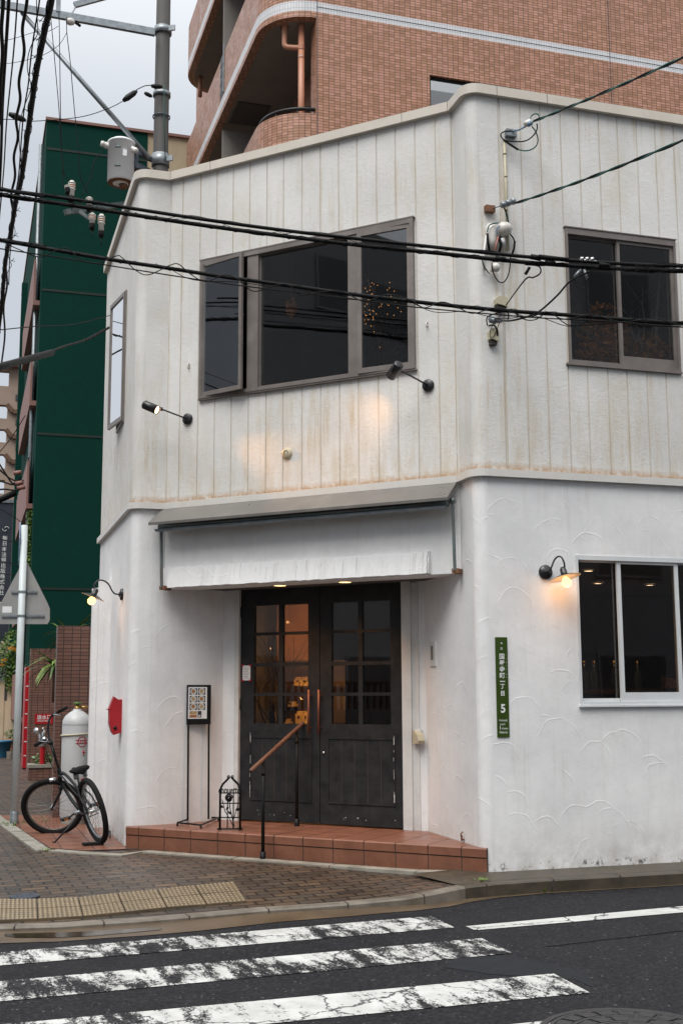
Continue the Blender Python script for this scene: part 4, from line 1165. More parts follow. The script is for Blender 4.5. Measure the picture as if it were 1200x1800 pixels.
# ------------------------------------------------------------------ address plate
u0, z1 = B.uv(869, 1120); _, z0 = B.uv(874, 1296); u1 = B.uv(890, 1122)[0]; W = u1 - u0
root = thing('address_plate', 'tall narrow green street address plate with white Japanese lettering', 'address plate', B.p(u0, z0))
mb = MB(); mb.fbox(B, u0, u1, z0, z1, .001, .010); mb.build('plate', M['signgreen'], root)
mb = MB(); uc = u0 + W * .5; H = z1 - z0
def put(s, f, size, du=0, sx=1.0, bold=.01, al=(.5, .5)): mb.text(s, size, B.p(uc + du, z1 - H * f, .0105), B.u, V(0, 0, 1), 0, al, bold, sx)
put('中', .062, .022); put('区', .115, .022)
for k, ch in enumerate('国泰寺町'): put(ch, .195 + k * .064, .052, 0, 1, .018)
put('一', .445, .050, 0, 1, .03); put('丁', .495, .046, 0, 1, .02); put('目', .565, .046, 0, 1, .02)
put('5', .715, .098, 0, .95, .03)
put('Kokutaiji', .835, .026, 0, .8, .005); put('machi', .87, .026, -.008, .8, .005)
put('1', .905, .042, -.030, 1, .02); put('chome', .912, .026, .012, .8, .005); put('Naka-ku', .95, .028, 0, .8, .005)
for k, ch in enumerate('こくたいじ'): put(ch, .18 + k * .036, .010, W * .36)
for k, ch in enumerate('まち'): put(ch, .375 + k * .03, .010, W * .36)
mb.build('lettering', M['letter'], root)

# ------------------------------------------------------------------ red letterbox on the side wall
u_, zt_ = A.uv(207, 1224); _, zb_ = A.uv(207, 1290)
mz0, mz1 = zb_, zt_
uc_ = A.uv(214, 1255)[0]
root = thing('letterbox', 'bright red letterbox hung on the white side wall', 'letterbox', A.p(uc_, mz0))
mb = MB()
prf = [(0.0, mz0 + .025), (.075, mz0 + .0), (.10, mz0 + .03), (.125, mz0 + .12), (.128, mz1 - .12), (.085, mz1), (.04, mz1 - .03), (0, mz1 - .03)]
n = len(prf); ua, ub2 = uc_ - .10, uc_ + .03
mb.face([A.p(ub2, z, o) for o, z in prf]); mb.face([A.p(ua, z, o) for o, z in reversed(prf)])
for i in range(n):
    a, b = prf[i], prf[(i + 1) % n]; mb.face([A.p(ua, a[1], a[0]), A.p(ua, b[1], b[0]), A.p(ub2, b[1], b[0]), A.p(ub2, a[1], a[0])])
mb.build('box', M['redbox'], root)
mb = MB(); mb.lathe([(0, .01), (.016, .008), (.02, 0)], A.p(ub2, mz0 + .07, .065), A.u, 12); mb.build('lock', M['black'], root)
mb = MB(); mb.fbox(A, ua + .02, ub2 - .0, mz1 - .135, mz1 - .125, .1, .15); mb.build('flap', M['redbox'], root)

# small tap stubs low on the walls
for (fr_, x, y, lab) in ((fR, 816, 1468, 'little rusty pipe stub low on the right porch wall'),):
    u_, z_ = fr_.uv(x, y); mb = MB(); mb.tube([fr_.p(u_, z_ - .04, .0), fr_.p(u_, z_ - .03, .03), fr_.p(u_, z_ + .01, .035), fr_.p(u_ + .01, z_ + .03, .02)], .006, 6); mb.tube([fr_.p(u_ - .02, z_ - .05, .02), fr_.p(u_ - .02, z_, .02)], .009, 6)
    tag(mb.build('pipe_stub', M['rust'], None, fr_.p(u_, z_)), lab, 'pipe')
p_ = atz(271.5, 1447, ZS); mb = MB(); mb.tube([p_, p_ + V(0, 0, .05)], .013, 8); mb.tube([p_ + V(0, 0, .05), p_ + V(.0, -.03, .062)], .012, 8)
tag(mb.build('pipe_stub', M['galv'], None, p_), 'little grey pipe stub standing on the left end of the step', 'pipe')
p_ = atz(193.5, 1470, .02); mb = MB(); mb.tube([p_ - V(0, 0, .03), p_ + V(0, 0, .055)], .013, 8); mb.tube([p_ + V(0, 0, .05), p_ + V(.0, -.03, .06)], .012, 8)
tag(mb.build('pipe_stub', M['galv'], None, p_), 'little grey pipe stub at the foot of the side wall behind the bicycle wheel', 'pipe')

# ================================================================== HANDRAIL
h1 = atz(462, 1511, 0); h2 = atz(521.5, 1452, ZS)
root = thing('handrail', 'black entrance handrail with a sloping brown wooden grip', 'handrail', h1)
def onvert(base, px, py):   # height of a point above base seen at px,py
    d = ray(px, py); t_ = (V(base.x, base.y).length) / V(d.x, d.y).length; return (EYE + d * t_).z
z1_ = onvert(h1, 462, 1337); z2_ = onvert(h2, 521.5, 1283)
for h, z in ((h1, z1_), (h2, z2_)):
    mb = MB(); mb.tube([h, V(h.x, h.y, z - .02)], .0165, 10); mb.tube([V(h.x, h.y, z - .06), V(h.x, h.y, z)], .011, 8)
    mb.lathe([(.0165, .07), (.026, .07), (.026, 0)], h, n=12); mb.tube([V(h.x, h.y, z - .1), V(h.x, h.y, z - .13)], .021, 10)
    mb.build('post', M['black'], root)
a = V(h1.x, h1.y, z1_ + .01); b = V(h2.x, h2.y, z2_ + .01); d_ = (b - a)
mb = MB(); mb.tube([a - d_ * .34, a - d_ * .32, b + d_ * .19, b + d_ * .21], [.012, .021, .021, .014], 12); mb.build('grip', M['woodrail'], root)

# ================================================================== MENU STAND
q = [atz(312, 1451.5, ZS), atz(353, 1456, ZS), atz(384, 1442.5, ZS), atz(344, 1441.5, ZS)]
L1 = atz(330, 1447, ZS); L2 = atz(366.5, 1445, ZS)
root = thing('menu_stand', 'slim black menu stand holding a sheet of dish photographs', 'menu stand', (L1 + L2) / 2)
fm = Frame(L1, math.atan2((L2 - L1).x, (L2 - L1).y)); MW = (L2 - L1).length
bz0 = onvert(L1, 326, 1274); bz1 = onvert(L1, 322, 1204)
up = V(0, 0, .014)
mb = MB()
for a, b in ((q[0], q[1]), (q[1], q[2]), (q[2], q[3]), (q[3], q[0])): mb.bar(a + V(0, 0, .03), b + V(0, 0, .03), .014, .014)
for c in q: mb.tube([c, c + V(0, 0, .025)], .010, 8)
mb.build('base', M['blackp'], root)
for u in (0.0, MW):
    mb = MB(); lean = .035 * -1
    mb.bar(fm.p(u, ZS + .03, 0), fm.p(u, bz1, lean), .016, .016, fm.n); mb.build('post', M['blackp'], root)
mb = MB()
fb = Frame(fm.p(0, 0, -.03), math.atan2(fm.u.x, fm.u.y))
mb.fbox(fb, -.018, MW + .018, bz0, bz1, -.006, .012); mb.build('board', M['blackp'], root)
mb = MB(); pz0, pz1 = bz0 + .058, bz1 - .022; pu0, pu1 = -.006, MW - .025
mb.fbox(fb, pu0, pu1, pz0, pz1, .0125, .0140); mb.build('sheet', M['paper'], root)
M['dish0'] = simple('photo_background', (.03, .025, .03), .5, 0, .1, 5, 0); M['dish1'] = simple('plate_white', (.45, .47, .45), .5, 0, .05, 5, 0); M['dish2'] = simple('food_brown', (.30, .13, .045), .5, 0, .5, 60, 0); M['dish3'] = simple('food_tan', (.36, .25, .12), .5, 0, .5, 60, 0)
mb = MB(); cw = (pu1 - pu0) * .40; chh = (pz1 - pz0) * .205
for r in range(4):
    for c in range(2):
        cx = pu0 + (pu1 - pu0) * (.27 + c * .44); cz = pz1 - (pz1 - pz0) * (.14 + r * .24)
        if r < 3:
            mb.fbox(fb, cx - cw / 2, cx + cw / 2, cz - chh / 2, cz + chh / 2, .0141, .0146, 0)
            mb.lathe([(0, 0.0008), (cw * .42, 0.0004)], fb.p(cx, cz, .0146), fb.n, 14, 1, False)
            mb.lathe([(0, .0010), (cw * .24, .0009)], fb.p(cx - .002, cz + .003, .0146), fb.n, 10, 2 if (r + c) % 2 == 0 else 3, False)
        elif c == 0:
            mb.fbox(fb, cx - cw / 2, cx + cw / 2, cz, cz + chh / 2, .0141, .0146, 3); mb.fbox(fb, cx - cw / 2, cx + cw / 2, cz - chh / 2, cz - .004, .0141, .0146, 2)
        else:
            mb.fbox(fb, cx - cw / 2, cx + cw * .0, cz - chh / 2, cz + chh / 2, .0141, .0146, 0); mb.fbox(fb, cx - cw * .4, cx - cw * .1, cz - chh * .4, cz - chh * .1, .0146, .0149, 1)
mb.build('dish_photos', [M['dish0'], M['dish1'], M['dish2'], M['dish3']], root)

# ================================================================== WROUGHT IRON SIGN
L1 = atz(386.5, 1458.5, ZS); L2 = atz(422, 1458.5, ZS)
root = thing('iron_sign', 'small arched wrought iron sign with a rose, lettered chouette', 'sign', (L1 + L2) / 2)
fi = Frame(L1, math.atan2((L2 - L1).x, (L2 - L1).y) + R_(0)); IW = (L2 - L1).length
zc = onvert(L1, 386, 1395); zt_ = onvert((L1 + L2) / 2, 404, 1372)
zz = lambda y: onvert((L1 + L2) / 2, 404, y)
mb = MB()
for u, sgn in ((0, 1), (IW, -1)):
    arch = [fi.p(u, ZS + .012, 0), fi.p(u, zz(1392), 0), fi.p(u + sgn * IW * .03, zz(1385), 0), fi.p(u + sgn * IW * .13, zz(1378), 0), fi.p(u + sgn * IW * .33, zz(1371), 0), fi.p(IW / 2 - sgn * .01, zz(1366.5), 0), fi.p(IW / 2 - sgn * .016, zz(1365), 0)]
    mb.tube(arch, .0105, 8)
for u in (-.02, IW + .02): mb.tube([fi.p(IW / 2 + (-.018 if u < 0 else .018) + .011 * math.cos(t_), zz(1365.5) + .011 * math.sin(t_), 0) for t_ in [k * .6 for k in range(11)]], .0055, 6)
for y in (1394, 1412, 1437): mb.tube([fi.p(0, zz(y), 0), fi.p(IW, zz(y), 0)], .006, 6)
for f in (.37, .66): mb.tube([fi.p(IW * f, ZS + .012, 0), fi.p(IW * f, zz(1394), 0)], .006, 6)
mb.bar(fi.p(-.025, ZS + .009, 0), fi.p(IW + .025, ZS + .009, 0), .03, .01)
for u in (0, IW): mb.bar(fi.p(u, ZS + .009, -.06), fi.p(u, ZS + .009, .06), .02, .01)
mb.build('frame', M['black'], root)
mb = MB(); mb.text('chouette', .092, fi.p(IW * .45, zz(1390), .004), fi.u, V(0, 0, 1), 0, (.5, .4), .02, .62, .003); mb.text('chouette', .092, fi.p(IW * .45, zz(1390), -.001), fi.u, V(0, 0, 1), 0, (.5, .4), .02, .62, .0); mb.build('lettering', M['black'], root)
mb = MB()
rc = fi.p(IW * .45, zz(1402), .012)
for k in range(5):
    r = .034 - k * .006; mb.tube([rc + fi.u * (r * math.cos(t_)) + V(0, 0, r * math.sin(t_)) + fi.n * (k * .004) for t_ in [k * 1.1 + j * .5 for j in range(12)]], .006, 5)
mb.tube([rc, fi.p(IW * .5, zz(1420), .012), fi.p(IW * .62, zz(1438), .012), fi.p(IW * .72, ZS + .03, .012)], .005, 6)
mb.tube([fi.p(.02, zz(1405), .01), fi.p(IW * .25, zz(1425), .012), fi.p(IW * .5, zz(1440), .012), fi.p(IW * .68, ZS + .03, .01)], .004, 6)
mb.tube([fi.p(IW - .01, zz(1400), .01), fi.p(IW * .85, zz(1420), .012), fi.p(IW * .68, zz(1440), .012)], .004, 6)
def leafshape(c, a, l, w_):
    d1 = fi.u * math.cos(a) + V(0, 0, math.sin(a)); d2 = fi.u * -math.sin(a) + V(0, 0, math.cos(a))
    P = [c, c + d1 * l * .5 + d2 * w_, c + d1 * l, c + d1 * l * .5 - d2 * w_]
    mb.hexa([p - fi.n * .002 for p in P] + [p + fi.n * .002 for p in P])
leafshape(fi.p(IW * .2, zz(1420), .014), 2.6, .05, .014); leafshape(fi.p(IW * .75, zz(1424), .014), .3, .055, .018); leafshape(fi.p(IW * .55, zz(1432), .014), 2.2, .045, .012); leafshape(fi.p(IW * .3, zz(1424), .014), .9, .045, .012)
mb.build('rose', M['black'], root)

# ================================================================== SERVICE ENTRY ON THE STREET WALL
bp = lambda x, y, o=.0: B.P(x, y, o)
# conduit
root = thing('conduit', 'thin yellowed vertical conduit on the upper siding', 'conduit', bp(886, 250))
mb = MB(); mb.tube([bp(885.5, 246, .03), bp(889, 340, .03), bp(892, 440, .03)], .013, 8); mb.build('pipe', M['yellowed'], root)
for (x, y) in ((886.3, 270), (888, 310), (891, 412)):
    p = bp(x, y, .03); mb = MB(); mb.tube([p - V(0, 0, .008), p + V(0, 0, .008)], .017, 8); mb.build('clip', M['yellowed'], root)
# wires
def sagline(a, b, sag, n=24):
    return [a.lerp(b, k / n) - V(0, 0, sag * 4 * (k / n) * (1 - k / n)) for k in range(n + 1)]
def twist(mb, pts, r, off, turns, m, n=6, ph=0):
    N = len(pts); out_ = []
    for i, p in enumerate(pts):
        d = (pts[min(i + 1, N - 1)] - pts[max(i - 1, 0)]).normalized(); x = d.cross(V(0, 0, 1)).normalized(); y = x.cross(d)
        t_ = ph + turns * 2 * math.pi * i / N; out_.append(p + (x * math.cos(t_) + y * math.sin(t_)) * off)
    mb.tube(out_, r, n, m)
def dropwire(label, a, b, sag):
    root = thing('service_wire', label, 'wire', a)
    pts = sagline(a, b, sag, 90)
    mb = MB(); twist(mb, pts, .0075, .006, 9, 0); mb.build('black_strand', M['cable'], root)
    mb = MB(); twist(mb, pts, .007, .006, 9, 0, ph=math.pi); mb.build('green_strand', M['greencable'], root)
    return root
# the drop wires run out to a pole across the street, off to the right of the picture
def thr(a, px, y): return aty(*px, y)
wa = bp(938, 213, .22); wb = aty(1206, 86, 7.6); wb2 = wb + (wb - wa) * 1.2
dropwire('upper black and green twisted service wire rising to the right', wa, wb2, .05)
wa = bp(906, 357, .18); wb = aty(1206, 219, 7.6); wb2 = wb + (wb - wa) * 1.2
dropwire('lower black and green twisted service wire rising to the right', wa, wb2, .10)
# upper anchor
root = thing('wire_anchor', 'upper wire anchor and splices on the siding at the coping end', 'wire anchor', bp(888, 233))
mb = MB(); mb.fbox(B, B.uv(886, 236)[0], B.uv(904, 240)[0], B.uv(890, 242)[1], B.uv(890, 230)[1], 0, .05); mb.build('bracket', M['galv'], root)
mb = MB(); mb.tube([bp(900, 231, .05), bp(912, 228, .10), bp(926, 221, .18), bp(938, 213, .22)], .008, 6); mb.tube([bp(926, 220, .19), bp(934, 215, .22)], .024, 8); mb.build('clamp', simple('blue_grey_clamp', (.18, .27, .36), .4), root)
mb = MB(); mb.tube([bp(921, 219, .18), bp(932, 213, .2)], .026, 8); mb.build('splice_cover', M['porc'], root)
mb = MB()
def smooth(P, it=2): return smoothp([Vector(p) for p in P], it)
mb.tube(smooth([bp(900, 230, .05), bp(884, 231, .05), bp(878, 237, .04), bp(884, 246, .04), bp(893, 248, .06), bp(903, 249, .08), bp(922, 249, .1), bp(935, 241, .15), bp(944, 228, .2), bp(943, 217, .22)]), .0058, 6, 0)
mb.tube(smooth([bp(885, 246, .04), bp(896, 254, .06), bp(910, 263, .09)]), .010, 6, 0)
mb.tube(smooth([bp(910, 263, .09), bp(925, 266, .12), bp(940, 260, .15), bp(946, 248, .17), bp(942, 232, .2), bp(934, 222, .21)]), .0058, 6, 1)
mb.tube(smooth([bp(931, 214, .2), bp(932, 204, .2), bp(940, 199, .2), bp(947, 202, .2), bp(947, 211, .22)]), .0058, 6, 1)
mb.build('jumper', [M['cable'], M['greencable']], root)
# lower anchor and bell-shaped entry caps
root = thing('wire_anchor', 'lower wire anchor with grey splices above the white entry cap', 'wire anchor', bp(858, 368))
mb = MB(); mb.fbox(B, B.uv(850, 368)[0], B.uv(866, 370)[0], B.uv(858, 375)[1], B.uv(858, 364)[1], 0, .05); mb.build('bracket', M['rust'], root)
mb = MB(); mb.tube([bp(866, 366, .05), bp(880, 362, .1), bp(884, 358, .12)], .005, 5)
for (x, y) in ((884, 360), (892, 357), (901, 354)): mb.lathe([(0, -.02), (.028, -.018), (.033, 0), (.028, .018), (0, .02)], bp(x, y, .14), (DR + V(0, 0, .3)), 10)
mb.build('splice', M['galv'], root)
mb = MB()
mb.tube(smooth([bp(884, 362, .12), bp(889, 374, .08), bp(893, 388, .06), bp(893, 402, .06), bp(896, 412, .05), bp(903, 420, .05), bp(905, 432, .05), bp(899, 447, .05)]), .007, 6, 0)
mb.tube([bp(904, 424, .05), bp(903, 436, .05), bp(899, 448, .05)], .011, 6, 0)
mb.tube(smooth([bp(890, 368, .1), bp(888, 376, .08), bp(894, 390, .07), bp(884, 392, .07), bp(868, 392, .08), bp(858, 396, .08), bp(856, 408, .07)]), .0058, 6, 1)
mb.tube(smooth([bp(893, 392, .07), bp(890, 400, .09), bp(878, 396, .1), bp(872, 402, .1), bp(873, 412, .09)]), .0055, 6, 2)
mb.tube([bp(856, 410, .07), bp(857, 426, .06), bp(860, 442, .06)], .011, 6, 0); mb.tube([bp(876, 416, .08), bp(880, 430, .07), bp(876, 446, .06)], .014, 6, 0)
mb.tube([bp(875, 416, .09), bp(871, 432, .08), bp(868, 446, .07)], .006, 6, 3)
mb.build('jumper', [M['cable'], M['greencable'], simple('blue_wire', (.06, .16, .30), .5), simple('pink_wire', (.45, .16, .13), .5)], root)
root = thing('entry_cap', 'rounded white porcelain cable entry cap on the street corner', 'entry cap', bp(872, 405))
mb = MB(); mb.lathe([(0, .10), (.03, .095), (.055, .07), (.068, .03), (.066, 0), (.045, -.02), (0, -.03)], bp(880, 404, .05), (DR * .8 + B.n * .6 + V(0, 0, .15)), 16); mb.build('cap', M['porc'], root)
mb = MB(); mb.lathe([(0, .08), (.04, .07), (.052, .02), (.05, -.08), (.045, -.16), (0, -.16)], bp(863, 408, .02), V(0, 0, 1), 14); mb.build('bell', M['porc'], root)
mb = MB(); mb.tube([bp(854, 415, .03), bp(849, 450, .03), bp(851, 475, .03)], .012, 6); mb.tube([bp(881, 419, .06), bp(884, 432, .05)], .026, 8); mb.build('tail', M['white'], root)
mb = MB(); mb.lathe([(0, -.045), (.03, -.033), (.044, 0), (.03, .033), (0, .045)], bp(870.5, 470, .07), V(0, 0, 1), 14); mb.tube([bp(863, 478, .03), bp(868, 470, .05)], .02, 8); mb.build('insulator', M['porc'], root)
mb = MB(); mb.tube(smooth([bp(847, 452, .03), bp(848, 466, .04), bp(857, 478, .05), bp(860, 481, .03)]), .005, 6)
mb.tube(smooth([bp(864, 462, .1), bp(864, 474, .09), bp(872, 492, .06), bp(880, 498, .06), bp(888, 494, .06), bp(895, 478, .05), bp(897, 450, .05)]), .0055, 6); mb.build('loop_wire', M['cable'], root)
# two cover boxes
def coverbox(lab, x0, x1, y0, y1):
    u0 = B.uv(x0, y0)[0]; u1 = B.uv(x1, y0)[0]; z1 = B.uv(x0, y0)[1]; z0 = B.uv(x0, y1)[1]
    root = thing('cable_box', lab, 'cable box', B.p(u0, z0), 'cable cover boxes on the siding')
    mb = MB(); P = [(u0, z0 + .02), (u1, z0), (u1, z1 - .01), (u1 - .02, z1), (u0 + .02, z1), (u0, z1 - .02)]
    mb.prism(B, P, 0, .07); mb.build('cover', M['yellowed'], root)
    mb = MB(); mb.fbox(B, u0 + .01, u1 - .01, z0 - .03, z0 + .01, .0, .055); mb.build('opening', M['grout'], root)
M['yellowed2'] = M['yellowed']
coverbox('beige cable box on the siding just under the upper cable bundle', 867, 886, 524, 541)
coverbox('beige cable box on the siding below the lower cable bundle', 856, 870, 580, 602)
# ================================================================== BICYCLE
rc = atz(178, 1483, .006); fcx = aty(99, 1410, 13.25)
hd = V(fcx.x - rc.x + .07, fcx.y - rc.y + .03).normalized(); lf = V(-hd.y, hd.x)
lean = R_(15)
Mb = Matrix.Identity(4)
ex, ey, ez = hd, lf * math.cos(lean) - V(0, 0, 1) * math.sin(lean), V(0, 0, 1) * math.cos(lean) + lf * math.sin(lean)
for i in range(3): Mb[i][0], Mb[i][1], Mb[i][2], Mb[i][3] = ex[i], ey[i], ez[i], rc[i]
bike = thing('bicycle', 'black cruiser bicycle parked on its kickstand against the white side wall', 'bicycle', rc)
WB = 1.17; RW = .335
def wheel(center, axis_m, nm, front):
    """axis_m: matrix whose columns are wheel forward, axle, up"""
    mb = MB(); mb.M = axis_m; n = 44
    rt = RW - .029
    mb.tube([V(rt * math.cos(2 * math.pi * k / n), 0, rt * math.sin(2 * math.pi * k / n)) for k in range(n)], .029, 10, closed=True)
    w_ = mb.build(nm, M['rubber'], bike)
    mb = MB(); mb.M = axis_m; ri = RW - .062
    mb.tube([V(ri * math.cos(2 * math.pi * k / n), 0, ri * math.sin(2 * math.pi * k / n)) for k in range(n)], .0115, 6, closed=True)
    mb.build('rim', M['galv'] if not front else simple('front_rim', (.10, .09, .085), .4, .4, 0, 3, 0), w_)
    mb = MB(); mb.M = axis_m
    for k in range(32):
        t_ = 2 * math.pi * k / 32; s = .028 if k % 2 else -.028; t2 = t_ + (.5 if (k // 2) % 2 else -.5)
        mb.tube([V(.02 * math.cos(t2), s, .02 * math.sin(t2)), V(ri * math.cos(t_), 0, ri * math.sin(t_))], .0016, 4, caps=False)
    mb.build('spokes', M['galv'], w_)
    mb = MB(); mb.M = axis_m; mb.tube([V(0, -.055, 0), V(0, .055, 0)], .018, 10); mb.build('hub', M['chrome'], w_)
mrear = Mb @ Matrix.Translation((0, 0, RW)); wheel(None, mrear, 'rear_wheel', False)
# steering
ht = V(.86, 0, .70); hb = V(.905, 0, .57); fh = V(WB - .06, 0, RW)
axis = (ht - hb).normalized()
steer = Matrix.Translation(hb) @ Matrix.Rotation(R_(58), 4, axis) @ Matrix.Translation(-hb)
mfront = Mb @ steer @ Matrix.Translation(fh); wheel(None, mfront, 'front_wheel', True)
mb = MB(); mb.M = Mb
bb = V(.43, 0, .29); stt = V(.27, 0, .58)
mb.tube([bb, stt], .016, 8); mb.tube([hb, hb.lerp(bb, .5) + V(0, 0, -.03), bb], .019, 8)
mb.tube(smoothp([ht + V(.01, 0, -.03), V(.70, 0, .68), V(.48, 0, .60), V(.28, 0, .50), V(.05, 0, .37)]), .0155, 8)
for s in (-1, 1):
    mb.tube([bb + V(0, s * .03, 0), V(.2, s * .055, .30), V(0, s * .06, RW)], .010, 6)
    mb.tube([stt + V(-.0, s * .02, -.03), V(.15, s * .055, .47), V(0, s * .06, RW)], .009, 6)
    mb.tube(smoothp([ht + V(0, s * .015, -.05), V(.66, s * .03, .645), V(.48, s * .03, .53), V(.30, s * .02, .46)]), .009, 6)
mb.tube([hb - axis * .02, ht + axis * .02], .023, 10)
mb.build('frame', M['blackp'], bike)
mb = MB(); mb.M = Mb @ steer
mb.tube([hb - axis * .03, hb - axis * .05], .022, 8)
for s in (-1, 1):
    mb.tube([hb - axis * .04 + V(0, s * .05, 0), hb - axis * .1 + V(.0, s * .052, 0), fh + V(0, s * .055, 0)], .012, 8)
mb.tube([hb - axis * .045 + V(0, -.06, 0), hb - axis * .045 + V(0, .06, 0)], .018, 8)
mb.build('fork', M['blackp'], bike)
# front lamp
mb = MB(); mb.M = Mb @ steer; lp = hb + V(.07, 0, .05); mb.lathe([(0, -.04), (.022, -.035), (.028, .02), (.024, .04), (0, .042)], lp, V(1, 0, .1), 12)
mb.build('headlamp', M['chrome'], bike)
# handlebar
top_w = Mb @ (ht + axis * .02)
cl = aty(89, 1306, top_w.y + .0)
mb = MB(); mb.tube([top_w, cl], .014, 8); mb.tube([cl + V(-.03, 0, 0), cl + V(.03, 0, 0)], .02, 8); mb.build('stem', M['blackp'], bike)
y0 = cl.y
rb = smoothp([cl, cl + V(.02, .06, .0), aty(86, 1296, y0 + .10), aty(85, 1272, y0 + .12), aty(90, 1258, y0 + .13), aty(117, 1244, y0 + .02)])
lb_ = smoothp([cl, cl + V(-.02, -.06, -.0), aty(81, 1302, y0 - .14), aty(80, 1300, y0 - .20), aty(74, 1304, y0 - .25), aty(62, 1310, y0 - .27)])
mb = MB(); mb.tube(rb, .0115, 8); mb.tube(lb_, .0115, 8); mb.build('handlebar', M['blackp'], bike)
for g in (rb, lb_):
    a, b = g[-1], g[-1].lerp(g[-2], 1) ; d_ = (rb[-1] - rb[-2]).normalized() if g is rb else (lb_[-1] - lb_[-2]).normalized()
    mb = MB(); mb.tube([g[-1] - d_ * .12, g[-1] + d_ * .01], .018, 8); mb.build('grip', M['rubber'], bike)
mb = MB(); p_ = rb[-1] - (rb[-1] - rb[-2]).normalized() * .14
mb.tube([p_, p_ + V(-.03, -.03, -.02), p_ + V(.05, -.05, -.03)], .006, 6); mb.build('brake_lever', M['galv'], bike); mb = MB()
p_ = lb_[-1] - (lb_[-1] - lb_[-2]).normalized() * .14; mb.tube([p_, p_ + V(.0, -.03, -.03), p_ + V(-.08, -.04, -.02)], .006, 6)
mb.build('brake_lever', M['galv'], bike)
mb = MB()
mb.tube(smoothp([rb[-5], rb[-5] + V(-.06, -.05, -.02), cl + V(-.06, -.06, -.05), top_w + V(-.01, -.05, -.06)]), .004, 5); mb.tube(smoothp([lb_[-5], cl + V(-.05, -.1, .10), cl + V(.05, -.04, -.02), top_w + V(.02, -.03, -.1)]), .004, 5)
mb.build('brake_cable', M['cable'], bike)
# saddle
mb = MB(); mb.M = Mb
secs = [(-.13, .02, .0), (-.12, .095, .015), (-.06, .105, .02), (.0, .075, .006), (.06, .036, .0), (.13, .022, .0), (.15, .012, -.008)]
sx0, sz0 = .22, .735; P = []; nn = 12
for (x, w_, h) in secs:
    for k in range(nn):
        t_ = 2 * math.pi * k / nn; P.append(V(sx0 + x, w_ * math.cos(t_), sz0 + h + (.022 if math.sin(t_) > 0 else .038) * math.sin(t_)))
fs2 = []
for i in range(len(secs) - 1):
    for k in range(nn): fs2.append((i * nn + k, (i + 1) * nn + k, (i + 1) * nn + (k + 1) % nn, i * nn + (k + 1) % nn))
fs2.append(tuple(range(nn))); fs2.append(tuple((len(secs) - 1) * nn + k for k in range(nn - 1, -1, -1)))
mb.faces(P, fs2, 0, True); mb.build('saddle', M['rubber'], bike)
mb = MB(); mb.M = Mb; mb.tube([stt, V(.245, 0, .71)], .013, 8)
for s in (-1, 1):
    for k in range(1): mb.tube([V(.16, s * .05, .66), V(.16, s * .05, .72)], .022, 8)
mb.build('seat_post', M['galv'], bike)
mb = MB(); mb.M = Mb; mb.lathe([(0, .0), (.02, .0), (.022, .02), (0, .022)], V(.12, 0, .64), V(-1, 0, 0), 12); mb.build('rear_reflector', M['red'], bike)
# drive train
mb = MB(); mb.M = Mb; mb.lathe([(.06, -.003), (.085, -.003), (.085, .003), (.06, .003), (.06, -.003)], bb + V(0, -.05, 0), V(0, 1, 0), 24)
for k in range(5): mb.bar(bb + V(0, -.05, 0), bb + V(.07 * math.cos(k * 1.2566), -.05, .07 * math.sin(k * 1.2566)), .01, .004, V(0, 1, 0))
mb.tube([bb + V(0, -.07, 0), bb + V(0, .07, 0)], .02, 8)
mb.build('chainring', M['galv'], bike)
mb = MB(); mb.M = Mb
for s in (-1, 1):
    e_ = bb + V(s * .155, s * .085, s * .05 * -1); mb.bar(bb + V(0, s * .07, 0), e_, .014, .016, V(0, 1, 0))
mb.build('crank', M['blackp'], bike)
for s in (-1, 1):
    mb = MB(); mb.M = Mb; e_ = bb + V(s * .155, s * .085, s * -.05); mb.box(e_.x - .045, e_.x + .045, e_.y + (0 if s > 0 else -.085), e_.y + (.085 if s > 0 else 0), e_.z - .011, e_.z + .011)
    pd = mb.build('pedal', M['blackp'], bike)
    mb = MB(); mb.M = Mb; mb.box(e_.x - .047, e_.x + .047, e_.y + s * .045 - .02, e_.y + s * .045 + .02, e_.z - .006, e_.z + .006); mb.build('reflector', simple('orange_reflector', (.5, .12, .01), .3), pd)
mb = MB(); mb.M = Mb
for dz in (.084, -.084): mb.tube([bb + V(0, -.05, dz), V(0, -.05, RW + dz * .45)], .005, 5)
mb.build('chain', M['black'], bike)
# kickstand reaching the ground on the left
ks = Mb @ V(.36, .03, .27); gp = atz(104, 1477, .004)
gp = V(ks.x, ks.y) + lf * .27 - hd * .03; gp.z = .008
mb = MB(); mb.tube([ks, gp], .0085, 6); mb.tube([gp - V(.02, 0, -.003), gp + V(.012, 0, -.001)], .010, 6); mb.build('kickstand', M['blackp'], bike)
# rubber wheel block under the rear wheel
p_ = atz(160, 1485, .006); root = thing('wheel_block', 'flat black rubber block under the rear wheel of the bicycle', 'block', p_)
mb = MB(); mb.bar(atz(146, 1484, .018), atz(181, 1482, .018), .10, .022); mb.build('block', M['rubber'], root)

